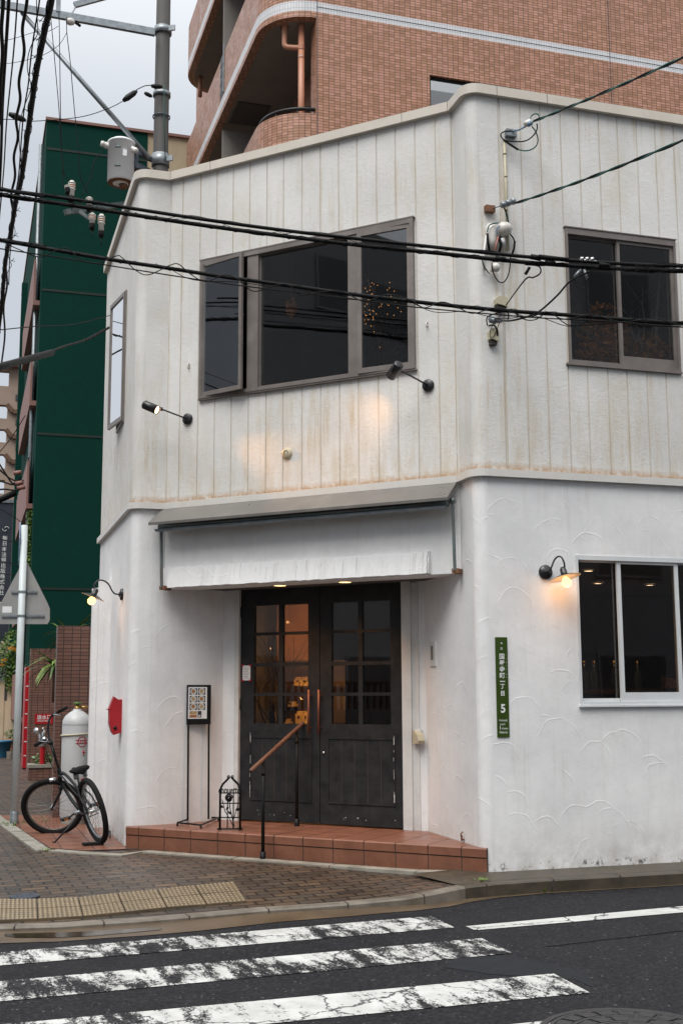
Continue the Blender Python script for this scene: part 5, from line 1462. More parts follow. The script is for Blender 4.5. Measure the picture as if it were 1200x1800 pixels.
# ================================================================== GAS CYLINDER
gc = aty(131, 1443, 14.1); gc.z = 0
root = thing('gas_cylinder', 'tall light grey gas cylinder with a red emblem behind the bicycle', 'gas cylinder', gc)
zc = lambda y: onvert(gc, 131, y)
rg = .168
mb = MB(); mb.lathe([(rg * .92, .06), (rg, .10), (rg, zc(1272)), (rg * .97, zc(1266)), (rg * .8, zc(1258)), (rg * .45, zc(1251)), (.05, zc(1249)), (.045, zc(1246))], gc, n=32); mb.build('body', M['tank'], root)
mb = MB(); mb.lathe([(rg * .9, 0), (rg * .9, .10)], gc, n=28); mb.build('foot_ring', M['strip'], root)
mb = MB(); mb.lathe([(.034, zc(1248)), (.034, zc(1242)), (.022, zc(1241)), (.022, zc(1237))], gc, n=10); mb.tube([gc + V(0, 0, zc(1243)), gc + V(.13, -.02, zc(1243))], .013, 8); mb.build('valve', M['brass'], root)
mb = MB(); mb.lathe([(.02, zc(1239)), (.05, zc(1238)), (.05, zc(1235)), (0, zc(1234))], gc, n=14); mb.build('handwheel', M['leaf'], root)
for y in (1289,):
    mb = MB(); mb.tube([gc + V(math.cos(t_), math.sin(t_)) * (rg + .008) + V(0, 0, zc(y) - .012 + .012 * math.cos(t_)) for t_ in [k / 30 * 6.283 for k in range(30)]], .010, 6, closed=True); mb.build('strap', M['yellowed'], root)
mb = MB(); mb.lathe([(rg + .001, zc(1274)), (rg + .003, zc(1273.5)), (rg + .001, zc(1273))], gc, n=32); mb.build('seam', M['galv'], root)
# curved emblem: a ring with bars
def oncyl(a, z, k=.002): return gc + V(math.sin(a), -math.cos(a)) * (rg + k) + V(0, 0, z)
mb = MB(); ac, zc0 = .60, zc(1303)
mb.tube([oncyl(ac + .30 * math.cos(t_), zc0 + .056 * math.sin(t_)) for t_ in [k / 24 * 6.283 for k in range(24)]], .0045, 5, closed=True)
for dz in (.018, -.018): mb.tube([oncyl(ac - .45 + .9 * k / 8, zc0 + dz) for k in range(9)], .004, 5)
for da in (-.3, -.15, 0.02, .17): mb.tube([oncyl(ac + da, zc0 - .018), oncyl(ac + da + .06, zc0 + .018)], .004, 5)
mb.tube([oncyl(ac + .1, zc0 - .09), oncyl(ac + .16, zc0 - .16)], .006, 5); mb.tube([oncyl(ac + .02, zc0 - .12), oncyl(ac + .26, zc0 - .12)], .005, 5)
mb.build('emblem', M['red'], root)

# ================================================================== BRICK WALLS BY THE SIDE STREET
def pier(name, label, y, x0, x1, ytop, base_px, cat='wall'):
    q0 = atz(x0, base_px, 0); q1d = ray(x1, base_px)
    fr = Frame(q0, AR); u1 = fr.uv(x1, base_px)[0]; z1 = fr.uv((x0 + x1) / 2, ytop)[1]
    return fr, u1, z1
fr1, u1, z1 = pier('', '', 0, 47, 96, 1140, 1368)
root = thing('brick_pier', 'brown tiled wall with a built in planter farther down the side street', 'wall', fr1.p(0, 0))
mb = MB(); mb.fbox(fr1, 0, u1 + 2.5, -.05, z1, -.25, 0); mb.build('wall', M['brickwall'], root)
pz = fr1.uv(70, 1341)[1]
mb = MB(); mb.fbox(fr1, .0, u1 + 1.5, -.05, pz - .05, .002, .55); mb.build('planter', M['brickwall'], root)
mb = MB(); mb.fbox(fr1, -.0, u1 + 1.5, pz - .05, pz, .002, .57); mb.build('planter_rim', M['strip'], root)
fr2, u2, z2 = pier('', '', 0, 92, 175, 1100, 1438)
root2 = thing('brick_pier', 'brown tiled wall right behind the gas cylinder', 'wall', fr2.p(0, 0))
mb = MB(); mb.fbox(fr2, 0, u2 + .2, -.05, z2, -.25, 0); mb.build('wall', M['brickwall'], root2)
# fire brigade inlet
pb = fr1.P(75, 1330, .9); pb.z = pz - .12
root = thing('fire_inlet', 'silver twin fire brigade inlet on a short red post in the planter', 'fire inlet', fr1.P(75, 1330, .45))
c_ = fr1.P(75, 1325, .4); zt_ = fr1.uv(75, 1278, .4)[1]; zm = fr1.uv(75, 1312, .4)[1]; zb_ = fr1.uv(75, 1331, .4)[1]
cc = V(c_.x, c_.y)
mb = MB(); mb.lathe([(.045, -.02 + pz * .8), (.045, zm)], cc, n=12); mb.build('post', M['red'], root)
mb = MB(); mb.lathe([(.06, zm), (.075, zm + .06), (.075, zt_ - .12), (.05, zt_ - .05), (0, zt_)], cc, n=14)
for a in (-.6, .5): mb.lathe([(.045, 0), (.05, .12), (.06, .13), (.06, .17), (0, .18)], cc + V(0, 0, (zm + zt_) / 2 + (.1 if a < 0 else -.05)), V(math.sin(a), -math.cos(a)), 12)
mb.build('body', M['chrome'], root)
# red plate
u0, zt_ = fr1.uv(62, 1255, .001); u1_, zb_ = fr1.uv(93, 1272, .001)
root = thing('red_plate', 'red plate with white Japanese lettering on the brown tiled wall', 'sign', fr1.p(u0, zb_))
mb = MB(); mb.fbox(fr1, u0, u1_, zb_, zt_, .001, .012); mb.build('plate', M['red'], root)
mb = MB(); W_s = u1_ - u0
for k, ch in enumerate('送水口'): mb.text(ch, .082, fr1.p(u0 + W_s * (.25 + k * .27), zt_ - (zt_ - zb_) * .33, .013), fr1.u, V(0, 0, 1), 0, (.5, .5), .015)
mb.text('連結送水管設備', .034, fr1.p(u0 + W_s * .5, zt_ - (zt_ - zb_) * .7, .013), fr1.u, V(0, 0, 1))
mb.build('lettering', M['letter'], root)
# small red post of the bollard box
# vending machine edge
vq = atz(40, 1352, 0); fv = Frame(vq, AR); vz = fv.uv(44, 1172)[1]; vu = fv.uv(47.5, 1300)[0]
root = thing('vending_machine', 'narrow red edge of a vending machine showing behind the brown tiled wall', 'vending machine', vq)
mb = MB(); mb.fbox(fv, 0, .9, .02, vz, -.75, 0); mb.build('cabinet', M['red'], root)
fvs = Frame(vq, AL + math.pi)
mb = MB()
for k in range(6): mb.fbox(fv, .012, .06, .25 + k * .27, .27 + k * .27, .001, .006)
mb.build('trim', M['white'], root)

# ================================================================== ROAD SIGN SEEN FROM BEHIND
pbs = atz(25, 1448, 0)
root = thing('sign_pole', 'pale blue white sign pole carrying a triangular sign seen from behind', 'sign pole', pbs)
zt_ = onvert(pbs, 42, 925)
mb = MB(); mb.tube([pbs, V(pbs.x, pbs.y, zt_)], .041, 16); mb.lathe([(.041, 0), (.036, .012), (0, .015)], V(pbs.x, pbs.y, zt_), n=16); mb.build('pole', M['polewhite'], root)
mb = MB(); mb.lathe([(.047, -.05), (.047, .13), (.042, .14)], pbs, n=16); mb.build('sleeve', M['galv'], root)
fs3 = Frame(V(pbs.x, pbs.y) + V(0, .05), R_(90) + R_(2))
tri = [(34, 1000), (38, 987), (45, 985), (50, 992), (84, 1060), (88, 1070), (88, 1090), (84, 1097), (-2, 1097), (-7, 1090), (-6, 1075)]
tri = [fs3.uv(x, y) for x, y in tri]
mb = MB(); mb.prism(fs3, [(u, z) for u, z in tri][::-1], -.004, .0); tp = mb.build('triangle_sign', M['signback'], root)
for (y, xa, xb) in ((1041, 21, 66), (1083, 4, 79)):
    a = fs3.uv(xa, y)[0]; b, z = fs3.uv(xb, y); mb = MB(); mb.fbox(fs3, a, b, z - .018, z + .018, .0, .012); mb.fbox(fs3, a, b, z - .006, z + .006, .012, .02)
    mb.build('rail', M['galv'], tp)
    mb = MB(); c_ = V(pbs.x, pbs.y, z); mb.lathe([(.044, -.014), (.044, .014)], c_, n=16); mb.build('clamp', M['galv'], root)
a = fs3.uv(5, 1066); b = fs3.uv(21, 1077); mb = MB(); mb.fbox(fs3, a[0], b[0], b[1], a[1], .0005, .0015); mb.build('sticker', M['paper'], tp)
# small plate seen nearly edge on
f4 = Frame(V(pbs.x, pbs.y) + V(-.045, .0), AL + math.pi + R_(2))
zz0, zz1 = onvert(pbs, 40, 992), onvert(pbs, 40, 918)
mb = MB(); mb.prism(f4, [(-.25, zz0 + .1), (-.1, zz0), (.02, zz0 + .04), (.06, zz1 - .2), (.02, zz1), (-.18, zz1 - .05)], .0, .012)
mb.build('side_plate', simple('blue_side_plate', (.22, .30, .42), .5, 0, .5, 4, 0), root)

# ================================================================== DISTANT LEFT SIDE
# cream garden wall with hedge, pots
gw0 = atz(-60, 1322, 0); gw1 = atz(41, 1300, 0)
fg = Frame(V(gw0.x, gw0.y), math.atan2((gw1 - gw0).x, (gw1 - gw0).y) )
fg = Frame(atz(-40, 1314, 0), AR); ug = fg.uv(42, 1300)[0]
root = thing('garden_wall', 'cream rendered garden wall under the leafy hedge', 'wall', fg.p(0, 0))
zt_ = fg.uv(15, 1197)[1]; a_ = fg.uv(9, 1200)[0]; b_ = fg.uv(14.5, 1200)[0]; c2 = fg.uv(27, 1200)[0]
mb = MB(); mb.fbox(fg, 0, a_, -.05, zt_, -.2, 0); mb.fbox(fg, a_, b_, -.05, fg.uv(12, 1232)[1], -.2, -.02); mb.fbox(fg, b_, ug, -.05, zt_ + .02, -.2, 0); mb.fbox(fg, c2, ug, zt_ + .02, zt_ + .18, -.2, -.001); mb.build('wall', M['cream'], root)
mb = MB(); mb.fbox(fg, a_, b_, fg.uv(12, 1232)[1], zt_, -.16, -.14); mb.build('grille', M['galv'], root)
def leafblob(mb, c, R, n, size, m=0, flat=1.0, drop=0.0):
    for k in range(n):
        while True:
            q = V(random.uniform(-1, 1), random.uniform(-1, 1), random.uniform(-1, 1))
            if q.length < 1: break
        if random.random() < .75: q = q.normalized() * random.uniform(.7, 1.05)
        p = Vector(c) + V(q.x * R[0], q.y * R[1], q.z * R[2])
        a = Vector((random.gauss(0, 1), random.gauss(0, 1), random.gauss(0, .6) - drop)).normalized(); b = a.cross(Vector((random.gauss(0, 1), random.gauss(0, 1), random.gauss(0, 1)))).normalized()
        s = size * random.uniform(.6, 1.3)
        mb.face([p - a * s, p - b * s * .38, p + a * s, p + b * s * .38], m)
hg = thing('hedge', 'bushy green shrubs spilling over the cream garden wall', 'hedge', fg.p(1, 0, -.5))
mb = MB()
for (x, y, rx, rz, m_) in ((5, 1165, .55, .45, 0), (18, 1150, .45, .4, 1), (25, 1135, .3, .5, 1), (33, 1160, .35, .5, 0), (14, 1185, .5, .35, 0), (30, 1185, .25, .45, 0), (22, 1175, .25, .6, 1), (-14, 1150, .6, .6, 0)):
    u, z = fg.uv(x, y, -.1); leafblob(mb, fg.p(u, z, -.1), (rx, .4, rz), 330, .055, m_)
u, z = fg.uv(19, 1196, .1)
leafblob(mb, fg.p(u, z, .1), (.16, .12, .35), 260, .04, 1, drop=1)
mb.build('foliage', [M['leaf'], M['leaf2']], hg)
mb = MB()
for (x, y) in ((3, 1168), (8, 1160), (19, 1139), (30, 1142), (24, 1140)):
    u, z = fg.uv(x, y, .35); leafblob(mb, fg.p(u, z, .35), (.09, .05, .05), 30, .03)
mb.build('flowers', simple('orange_flowers', (.55, .22, .01), .6, 0, .2, 9, 0), hg)
mb = MB(); mb.tube([fg.p(1, 0, -.5), fg.p(1.1, zt_ + .3, -.4)], .05, 8); mb.build('trunk', M['bark'], hg)
def pot(label, px, pybase, r, h, mat, plant):
    c = atz(px, pybase, 0); root = thing('plant_pot', label, 'plant pot', c)
    mb = MB(); mb.lathe([(r * .7, 0), (r, h * .9), (r * 1.06, h * .9), (r * 1.06, h), (r * .92, h), (r * .9, h * .9), (0, h * .88)], c, n=20); mb.build('pot', mat, root)
    if plant:
        mb = MB(); leafblob(mb, c + V(0, 0, h + .1), (r * 1.3, r * 1.3, .16), 220, .035); mb.build('plant', [M['leaf'], M['leaf2']], root)
pot('large blue glazed pot by the cream garden wall', 2, 1331, .24, .38, M['bluepot'], False)
pot('terracotta pot with a small green plant by the cream garden wall', 19.5, 1318, .14, .28, M['pipe'], True)
mb = MB(); pc = atz(19, 1334, 0); mb.lathe([(.09, 0), (.09, .17)], pc, n=10); tag(mb.build('concrete_block', M['kerb'], None, pc), 'small grey concrete block in front of the terracotta pot', 'block')
# plants in the tiled planter and spiky plant
root = thing('planter_shrub', 'low green and white shrub growing in the tiled planter', 'shrub', fr1.p(.3, pz, .3))
mb = MB(); u, z = fr1.uv(75, 1334, .3); leafblob(mb, fr1.p(u, z, .3), (.22, .12, .09), 260, .03, 0); leafblob(mb, fr1.p(u, z + .03, .32), (.2, .12, .08), 60, .03, 1)
mb.build('foliage', [M['leaf'], simple('pale_leaf', (.35, .38, .25), .6)], root)
def spiky(label, c, n, L, up=.6, dirs=(0, 6.283)):
    root = thing('spiky_plant', label, 'plant', c)
    mb = MB()
    for k in range(n):
        a = random.uniform(*dirs); d = V(math.cos(a), math.sin(a)); l = L * random.uniform(.6, 1.1); e = random.uniform(.1, 1.2) * up
        pts = [Vector(c) + d * l * t_ + V(0, 0, l * (e * t_ * 1.4 - .75 * t_ * t_)) for t_ in (0, .3, .6, .85, 1)]
        s = V(-d.y, d.x); w_ = [.010, .022, .018, .010, .001]
        for i in range(4): mb.face([pts[i] - s * w_[i], pts[i] + s * w_[i], pts[i + 1] + s * w_[i + 1], pts[i + 1] - s * w_[i + 1]], k % 2)
    mb.build('leaves', [M['leaf2'], M['leaf']], root)
    mb = MB(); mb.tube([Vector(c) - V(0, 0, .5), Vector(c) + V(0, 0, .05)], .05, 8); mb.build('trunk', M['bark'], root)
c_ = fr2.P(124, 1104, -.9); c_.z = z2 - .12; spiky('spiky green plant rising above the brown wall behind the cylinder', c_, 46, .42, 1.0)
c_ = fr2.P(99, 1172, -2.5); spiky('spiky green plant hanging between the two brown walls', c_, 70, .62, .7)

# ---------------------------------------------------------------- green building
g0 = aty(83, 211, 28.0); G = Frame(g0, AR)
gz = g0.z; gu1 = G.uv(260, 235)[0]; gu2 = G.uv(332, 245)[0] + 1.5
root = thing('green_building', 'tall deep green clad building with salmon balconies down its side', 'building', G.p(0, 0))
mb = MB(); mb.fbox(G, 0, gu1, -.1, gz, -14, 0)
sd_ = [G.uv(75, 509)[1], G.uv(65, 762)[1], G.uv(100, 1035)[1], G.uv(85, 261)[1]]
mb.build('cladding', M['green'], root)
for z in sd_:
    mb = MB(); mb.fbox(G, .02, gu1 - .01, z - .028, z + .028, .0, .012); mb.build('seam', M['greenseam'], root)
mb = MB(); mb.fbox(G, gu1 + .003, gu2, -.1, gz, -14, -.02); mb.build('beige_bay', M['beige'], root)
mb = MB(); mb.fbox(G, gu1 + .01, gu2, gz - 1.9, gz - 1.86, -.019, -.005); mb.build('beige_joint', M['grout'], root)
mb = MB(); mb.fbox(G, -.03, gu2, gz, gz + .07, -14, .05); mb.build('parapet_cap', M['salmon'], root)
GS = Frame(g0, AL + math.pi)    # side face, u toward the camera
for k in range(6):
    z0 = .9 + k * 2.55
    if z0 + 1.05 > gz - 1.5: continue
    mb = MB(); mb.fbox(GS, -7.0, -.5, z0, z0 + 1.05, .11, .16); mb.fbox(GS, -7.0, -.5, z0 - .12, z0, .003, .16); mb.build('balcony', M['salmon'], root)
    mb = MB(); mb.tube([GS.p(-6.9, z0 + 1.15, .13), GS.p(-.5, z0 + 1.15, .13)], .02, 6); mb.build('railing', M['galv'], root)
mb = MB(); mb.fbox(GS, -9.3, -9.0, -.1, gz - 1.2, .003, .17); mb.build('end_fin', M['green'], root)
mb = MB(); mb.tube([GS.p(-1.0, .2, .08), GS.p(-1.0, gz - .2, .08)], .05, 8); mb.build('downpipe', M['galv'], root)
# ivy
root = thing('ivy', 'bright green ivy climbing the corner of the green building', 'ivy', GS.p(-.6, 2, .1))
mb = MB()
for k in range(11):
    q = aty(55.5 - k * .25, 905 + k * 9.5, 28.6); leafblob(mb, q, (.10, .2, .14), 90, .05, k % 2)
mb.build('foliage', [M['leaf2'], M['leaf']], root)

# ---------------------------------------------------------------- brown tiled apartment block
c0 = aty(556, 25, 19.0); T = Frame(c0, AR)
rcv = .86
ap = thing('brown_apartment_block', 'brown tiled apartment block with rounded balconies and white bands behind the cafe', 'building', T.p(0, 0))
Tz = lambda x, y: T.uv(x, y)[1]
wb0, wb1 = Tz(556, 20.5), Tz(556, 3)          # white band
sof = Tz(556, 31); par = Tz(556, 200)
FH = 2.97
WW = 9.5
wu0 = T.uv(755, 150)[0]; wz1 = Tz(755, 131); wz0 = wz1 - 1.6; wu1 = wu0 + 1.75
mb = MB(); heightwall(mb, T, 0, WW, 0, wb0, [(wu0, wu1, wz0, wz1)], (), .12); heightwall(mb, T, 0, WW, wb1, wb1 + FH * 2)
mb.build('tiled_wall', M['tilebrick'], ap)
mb = MB(); heightwall(mb, T, 0, WW, wb0, wb1); 
mb.build('white_band', M['tilewhite'], ap)
mb = MB(); mb.fbox(T, 0, WW, (wb0 + wb1) / 2 - .006, (wb0 + wb1) / 2 + .006, .0, .003)
for x in (557, 1068): u = T.uv(x, 40)[0]; mb.fbox(T, max(u, .0), max(u, .0) + .012, 0, wb1 + 5, .0, .004)
mb.build('expansion_joint', M['signnavy'], ap)
wf = MB()
for (a, b, c, d) in ((wu0, wu1, wz0, wz0 + .05), (wu0, wu1, wz1 - .05, wz1), (wu0, wu0 + .04, wz0 + .05, wz1 - .05), (wu1 - .04, wu1, wz0 + .05, wz1 - .05)): wf.fbox(T, a, b, c, d, -.1, -.06)
wf = wf.build('window', M['black'], ap)
mb = MB(); mb.fbox(T, wu0 + .04, wu1 - .04, wz0 + .05, wz1 - .05, -.085, -.08); mb.build('pane', m_glass('frosted_blue_glass', .7, 1.2, .12), wf)
mb = MB(); mb.fbox(T, wu0 - .3, wu1 + .3, wz0 - .2, wz1 + .2, -.9, -.85); mb.build('curtain', M['facadegrey'], wf)
# balconies: plan path of the curved edge (front corner) then straight back
S0 = T.p(-rcv, 0, -rcv); farL = 8.0
def bpath(r_off=0.0, start=0.0, back=farL, endcurve=True):
    P = []
    cc = T.p(0, 0, -rcv); r = rcv - r_off
    P.append(T.p(start, 0, -r_off))
    n = 12
    for k in range(n + 1):
        a = math.pi / 2 * k / n
        P.append(cc + T.n * (r * math.cos(a)) - T.u * (r * math.sin(a)))
    sb = P[-1]; P.append(sb + DLb * (back - 1.0))
    if endcurve:
        c2 = P[-1] + T.u * r
        for k in range(1, 9):
            a = math.pi / 2 * k / 8; P.append(c2 - T.u * (r * math.cos(a)) + DLb * (r * math.sin(a)))
        P.append(P[-1] + T.u * 2.0)
    return P
def wallpath(mb, P, z0, z1, m=0, uo=0, flip=False):
    for a, b in zip(P[:-1], P[1:]):
        L = (b - a).length
        mb.face([V(a.x, a.y, z0), V(b.x, b.y, z0), V(b.x, b.y, z1), V(a.x, a.y, z1)][::-1], m, False, [(uo, z0), (uo + L, z0), (uo + L, z1), (uo, z1)][::-1]); uo += L
def ringwall(name, z0, z1, mat, start=0.0, back=farL, thick=.15, endcurve=True, parent=ap):
    mb = MB(); Po = bpath(0, start, back, endcurve); Pi = bpath(thick, start, back, endcurve)
    wallpath(mb, Po, z0, z1); wallpath(mb, Pi[::-1], z0, z1)
    for a, b, c, d in zip(Po[:-1], Po[1:], Pi[1:], Pi[:-1]):
        mb.face([V(a.x, a.y, z1), V(b.x, b.y, z1), V(c.x, c.y, z1), V(d.x, d.y, z1)]); mb.face([V(d.x, d.y, z0), V(c.x, c.y, z0), V(b.x, b.y, z0), V(a.x, a.y, z0)])
    a, b = Po[-1], Pi[-1]
    mb.face([V(a.x, a.y, z0), V(b.x, b.y, z0), V(b.x, b.y, z1), V(a.x, a.y, z1)])
    return mb.build(name, mat, parent)
levels = [(-1, True), (0, True), (1, False), (2, False)]
zb = sof
dpar = sof - par          # gap between parapet top and the slab above
for lv in (-2, -1, 0, 1, 2):
    zs = sof + lv * FH     # underside of slab
    # fascia: brown course, white band, parapet
    ringwall('fascia', zs, zs + (wb0 - sof), M['tilebrick'], -.003)
    ringwall('balcony_band', zs + (wb0 - sof), zs + (wb1 - sof), M['tilewhite'], -.003)
    fm_ = MB(); Po = bpath(0, -.003); 
    pt = zs + FH - dpar
    # parapet, interrupted by slots
    ringwall('parapet', zs + (wb1 - sof), pt, M['tilebrick'], -.003)
    mb = MB(); Pm = bpath(.10, .02, farL)
    mb.tube([V(p.x, p.y, pt + .12) for p in Pm[:16]], .035, 8)
    for k in (1, 4, 8, 12): mb.tube([V(Pm[k].x, Pm[k].y, pt - .02), V(Pm[k].x, Pm[k].y, pt + .12)], .02, 6)
    mb.build('handrail', M['blackp'], ap)
    mb = MB(); Pi = bpath(.02, 0.0, farL); inner = [T.p(0, 0, -.02), T.p(.6, 0, -1.4), T.p(.6, 0, -1.4) + DLb * (farL + 1)]
    poly = Pi + [T.p(0, 0, -.02) + T.u * 1.2 + DLb * (farL + .0), T.p(1.2, 0, -.02)]
    mb.face([V(p.x, p.y, zs + .003) for p in poly]); mb.face([V(p.x, p.y, zs + .16) for p in reversed(poly)])
    mb.build('balcony_soffit', M['soffit2'], ap)
# inner walls
si = Frame(T.p(.42, 0, 0), AL + math.pi)
mb = MB(); mb.fbox(si, -14, -.02, 0, sof + FH * 3, -.3, 0); mb.build('side_wall', M['tilebrick'], ap)
mb = MB(); mb.fbox(T, .0, .42, 0, sof + FH * 3, -.35, -.003); mb.build('corner_return', M['tilebrick'], ap)
for lv in (-1, 0, 1, 2):
    z0 = sof + (lv - 1) * FH + .2
    for (a, b) in ((-2.6, -1.2), (-5.4, -3.8), (-8.0, -6.6)):
        mb = MB(); mb.fbox(si, a, b, z0, z0 + 2.1, .001, .03); w_ = mb.build('balcony_door', M['black'], ap)
        mb = MB(); mb.fbox(si, a + .06, b - .06, z0 + .08, z0 + 2.03, .031, .036); mb.build('pane', M['facadedark'], w_)
    mb = MB(); dv = T.p(-rcv + .1, 0, -rcv) + DLb * 3.4
    fdv = Frame(dv, AR); mb.fbox(fdv, 0, 1.15, z0 - .2, z0 + FH - .36, -.03, .03); mb.build('divider', M['soffit2'], ap)
    mb = MB(); hq = T.p(-.35, 0, -rcv) + DLb * 2.4; fh_ = Frame(hq, AR); mb.fbox(fh_, -.3, .35, z0 + FH - .225, z0 + FH - .202, -.9, 0); mb.build('escape_hatch', M['soffit'], ap)
# dark slots standing proud of the parapet (openings with rails)
sp0 = Frame(T.p(-rcv, 0, -rcv), AL + math.pi)
for lv in (-1, 0, 1):
    zp0 = sof + lv * FH + (wb1 - sof) + .05; zp1 = sof + (lv + 1) * FH - dpar
    u0s = -(1.25 + 1.9)
    mb = MB(); mb.fbox(sp0, u0s, u0s + .35, zp0, zp1 + .02, -.17, .004); sl_ = mb.build('slot', M['facadedark'], ap)
    mb = MB()
    for k in range(4): z = zp0 + .1 + k * .2; mb.fbox(sp0, u0s, u0s + .35, z, z + .02, .004, .012)
    mb.fbox(sp0, u0s + .34, u0s + .40, zp0, zp1 + .15, .004, .02)
    mb.build('slot_rail', M['galv'], sl_)
# drain pipe with elbow
pc = T.P(530, 240, -.25)
tl = lambda x, y, o: T.P(x, y, o)
o_ = -.28
mb = MB()
p1 = tl(529.5, 197, o_); p2 = tl(529.5, 110, o_)
top_ = V(p2.x, p2.y, sof + .02)
mb.tube([V(p1.x, p1.y, par - 1.2), top_], .055, 12)
elb = V(p2.x, p2.y, T.uv(529, 84, o_)[1]); e2 = T.P(500, 72, -.42); e3 = V(e2.x, e2.y, sof + .02)
mb.tube(smoothp([elb, elb.lerp(V(e2.x, e2.y, elb.z + .03), .5), V(e2.x, e2.y, elb.z + .05), V(e2.x, e2.y, elb.z + .2), e3]), .048, 12)
mb.lathe([(.062, -.04), (.062, .04)], elb, n=12); mb.lathe([(.08, -.03), (.08, 0.0)], e3 - V(0, 0, .01), n=12); mb.lathe([(.06, -.02), (.06, .0)], V(p2.x, p2.y, T.uv(529, 101, o_)[1]), n=12)
mb.build('drainpipe', M['pipe'], ap)
mb = MB(); q_ = V(p2.x, p2.y, T.uv(529, 101, o_)[1]); mb.lathe([(.058, -.01), (.058, .01)], q_, n=12); mb.build('pipe_clip', M['chrome'], ap)
mb = MB(); fq = V(S0.x, S0.y) + DLb * (farL - .9) + T.u * .3; mb.tube([V(fq.x, fq.y, sof + FH - .5), V(fq.x, fq.y, sof + FH)], .05, 10); mb.build('drainpipe', M['pipe'], ap)

# ---------------------------------------------------------------- tan apartment far away, sign tower
X_ = aty(0, 640, 62); TA = Frame(aty(-30, 640, 62), AR)
root = thing('tan_apartment_block', 'distant tan apartment block with a zigzag outside staircase', 'building', TA.p(0, 0))
uL = lambda x, y=700: TA.uv(x, y)[0]; zL = lambda y, x=15: TA.uv(x, y)[1]
mb = MB(); holes = []
for (a, b, x1) in ((652, 679, 17), (712, 736, 15), (755, 778, 13), (799, 824, 12), (844, 868, 9)): holes.append((uL(-6), uL(x1, a), zL(b), zL(a)))
heightwall(mb, TA, 0, uL(41), -.1, zL(645, 20), holes, (), .5)
# solid volume behind the right part
mb.fbox(TA, uL(20), uL(41), -.1, zL(645, 20) + .02, -8, -.5)
mb.build('wall', M['bege2'], root)
for k, y in enumerate((693, 737, 781, 824)):
    mb = MB(); mb.fbox(TA, uL(28, y), uL(37.5, y), zL(y + 10), zL(y), .001, .05); mb.build('window', M['facadedark'], root)
for k, y in enumerate((722, 766, 810)):
    mb = MB(); a = TA.p(uL(13), zL(y - 10), .1); b = TA.p(uL(24), zL(y + 2), .1); c = TA.p(uL(37), zL(y + 2), .1)
    mb.bar(a, b, .25, .22); mb.bar(b, c, .25, .22); mb.build('stair_edge', M['bark'], root)
mb = MB(); mb.fbox(TA, uL(2), uL(40), zL(647, 20), zL(641, 20), -.5, .5); mb.build('roof_edge', M['salmon'], root)
CRM = Frame(aty(43, 700, 50), AR); 
root = thing('cream_tower', 'narrow cream building edge between the tan block and the green building', 'building', CRM.p(0, 0))
cu0 = CRM.uv(38.5, 760)[0]
mb = MB(); mb.fbox(CRM, CRM.uv(39.5, 760)[0], 1.5, -.1, CRM.uv(45, 590)[1], -3, 0); mb.build('wall', M['strip'], root)
ST_ = Frame(aty(-40, 1000, 40), AR); su = lambda x, y=1000: ST_.uv(x, y)[0]; sz_ = lambda y, x=15: ST_.uv(x, y)[1]
root = thing('company_sign', 'dark navy vertical company sign with white Japanese lettering', 'sign', ST_.p(su(0), sz_(1140)))
mb = MB(); mb.fbox(ST_, su(-14), su(19.5), sz_(1128), sz_(885), -.4, 0); mb.build('panel', M['signnavy'], root)
mb = MB()
for k, ch in enumerate('新日本法規出版株式会社'): mb.text(ch, .17, ST_.p(su(7.3 - k * .25), sz_(946 + k * 9.6), .004), ST_.u, V(0, 0, 1), 0, (.5, .5), .01)
for k, ch in enumerate('広島'): mb.text(ch, .17, ST_.p(su(3.5), sz_(1062 + k * 9.6), .004), ST_.u, V(0, 0, 1), 0, (.5, .5), .01)
lc = ST_.p(su(8), sz_(930), .02)
for s in (1, -1): mb.tube([lc + (ST_.u * math.cos(t_) + V(0, 0, math.sin(t_) * 1.15)) * .085 * (1 - .4 * (k / 9)) + ST_.u * .018 * s for k, t_ in enumerate([(0 if s > 0 else math.pi) + j * .3 for j in range(10)])], .011, 5)
mb.build('lettering', M['letter'], root)
root = thing('white_sign_tower', 'plain white panel beside the navy company sign', 'sign', ST_.p(su(20), 0))
mb = MB(); mb.fbox(ST_, su(20.2), su(42), sz_(1150), sz_(884), -.45, -.02); mb.build('panel', M['white'], root)
mb = MB(); mb.fbox(ST_, su(-14), su(42.5), sz_(884), sz_(878), -.5, .04); mb.build('frame', M['galv'], root); mb = MB(); mb.fbox(ST_, su(-14), su(43), sz_(1170), sz_(1151), -.4, -.05); mb.build('frame', M['galv'], root)
mb = MB(); mb.fbox(ST_, su(-16), su(44), 0, sz_(1170), -2, -.1); mb.build('base', M['facadegrey'], root)

# ================================================================== UTILITY POLE, BEAM, TRANSFORMER
pd = 16.4
pb_ = aty(284, 200, pd); pole0 = V(pb_.x, pb_.y, -.1)
root = thing('utility_pole', 'round concrete utility pole rising behind the cafe', 'utility pole', pole0)
ztop = aty(284, -260, pd).z
mb = MB(); mb.tube([pole0, V(pole0.x, pole0.y, 6.0), V(pole0.x, pole0.y, ztop)], [.15, .118, .098], 20); mb.build('pole', M['conc'], root)
def pz_(y): return aty(284, y, pd).z
for y, h in ((283, .09), (55, .05), (167, .03), (206, .01)):
    mb = MB(); mb.lathe([(.118, -h), (.130, -h), (.130, h), (.118, h)], V(pole0.x, pole0.y, pz_(y)), n=20)
    if y in (283, 55): mb.bar(V(pole0.x + .1, pole0.y - .08, pz_(y)), V(pole0.x + .19, pole0.y - .1, pz_(y)), .03, .08)
    mb.build('band', M['galv'] if y != 206 else M['castblue'], root)
PF = Frame(pole0 - T.n * 0 + V(0, 0), AR)
pf = lambda x, y, o=.14: PF.P(x, y, o)
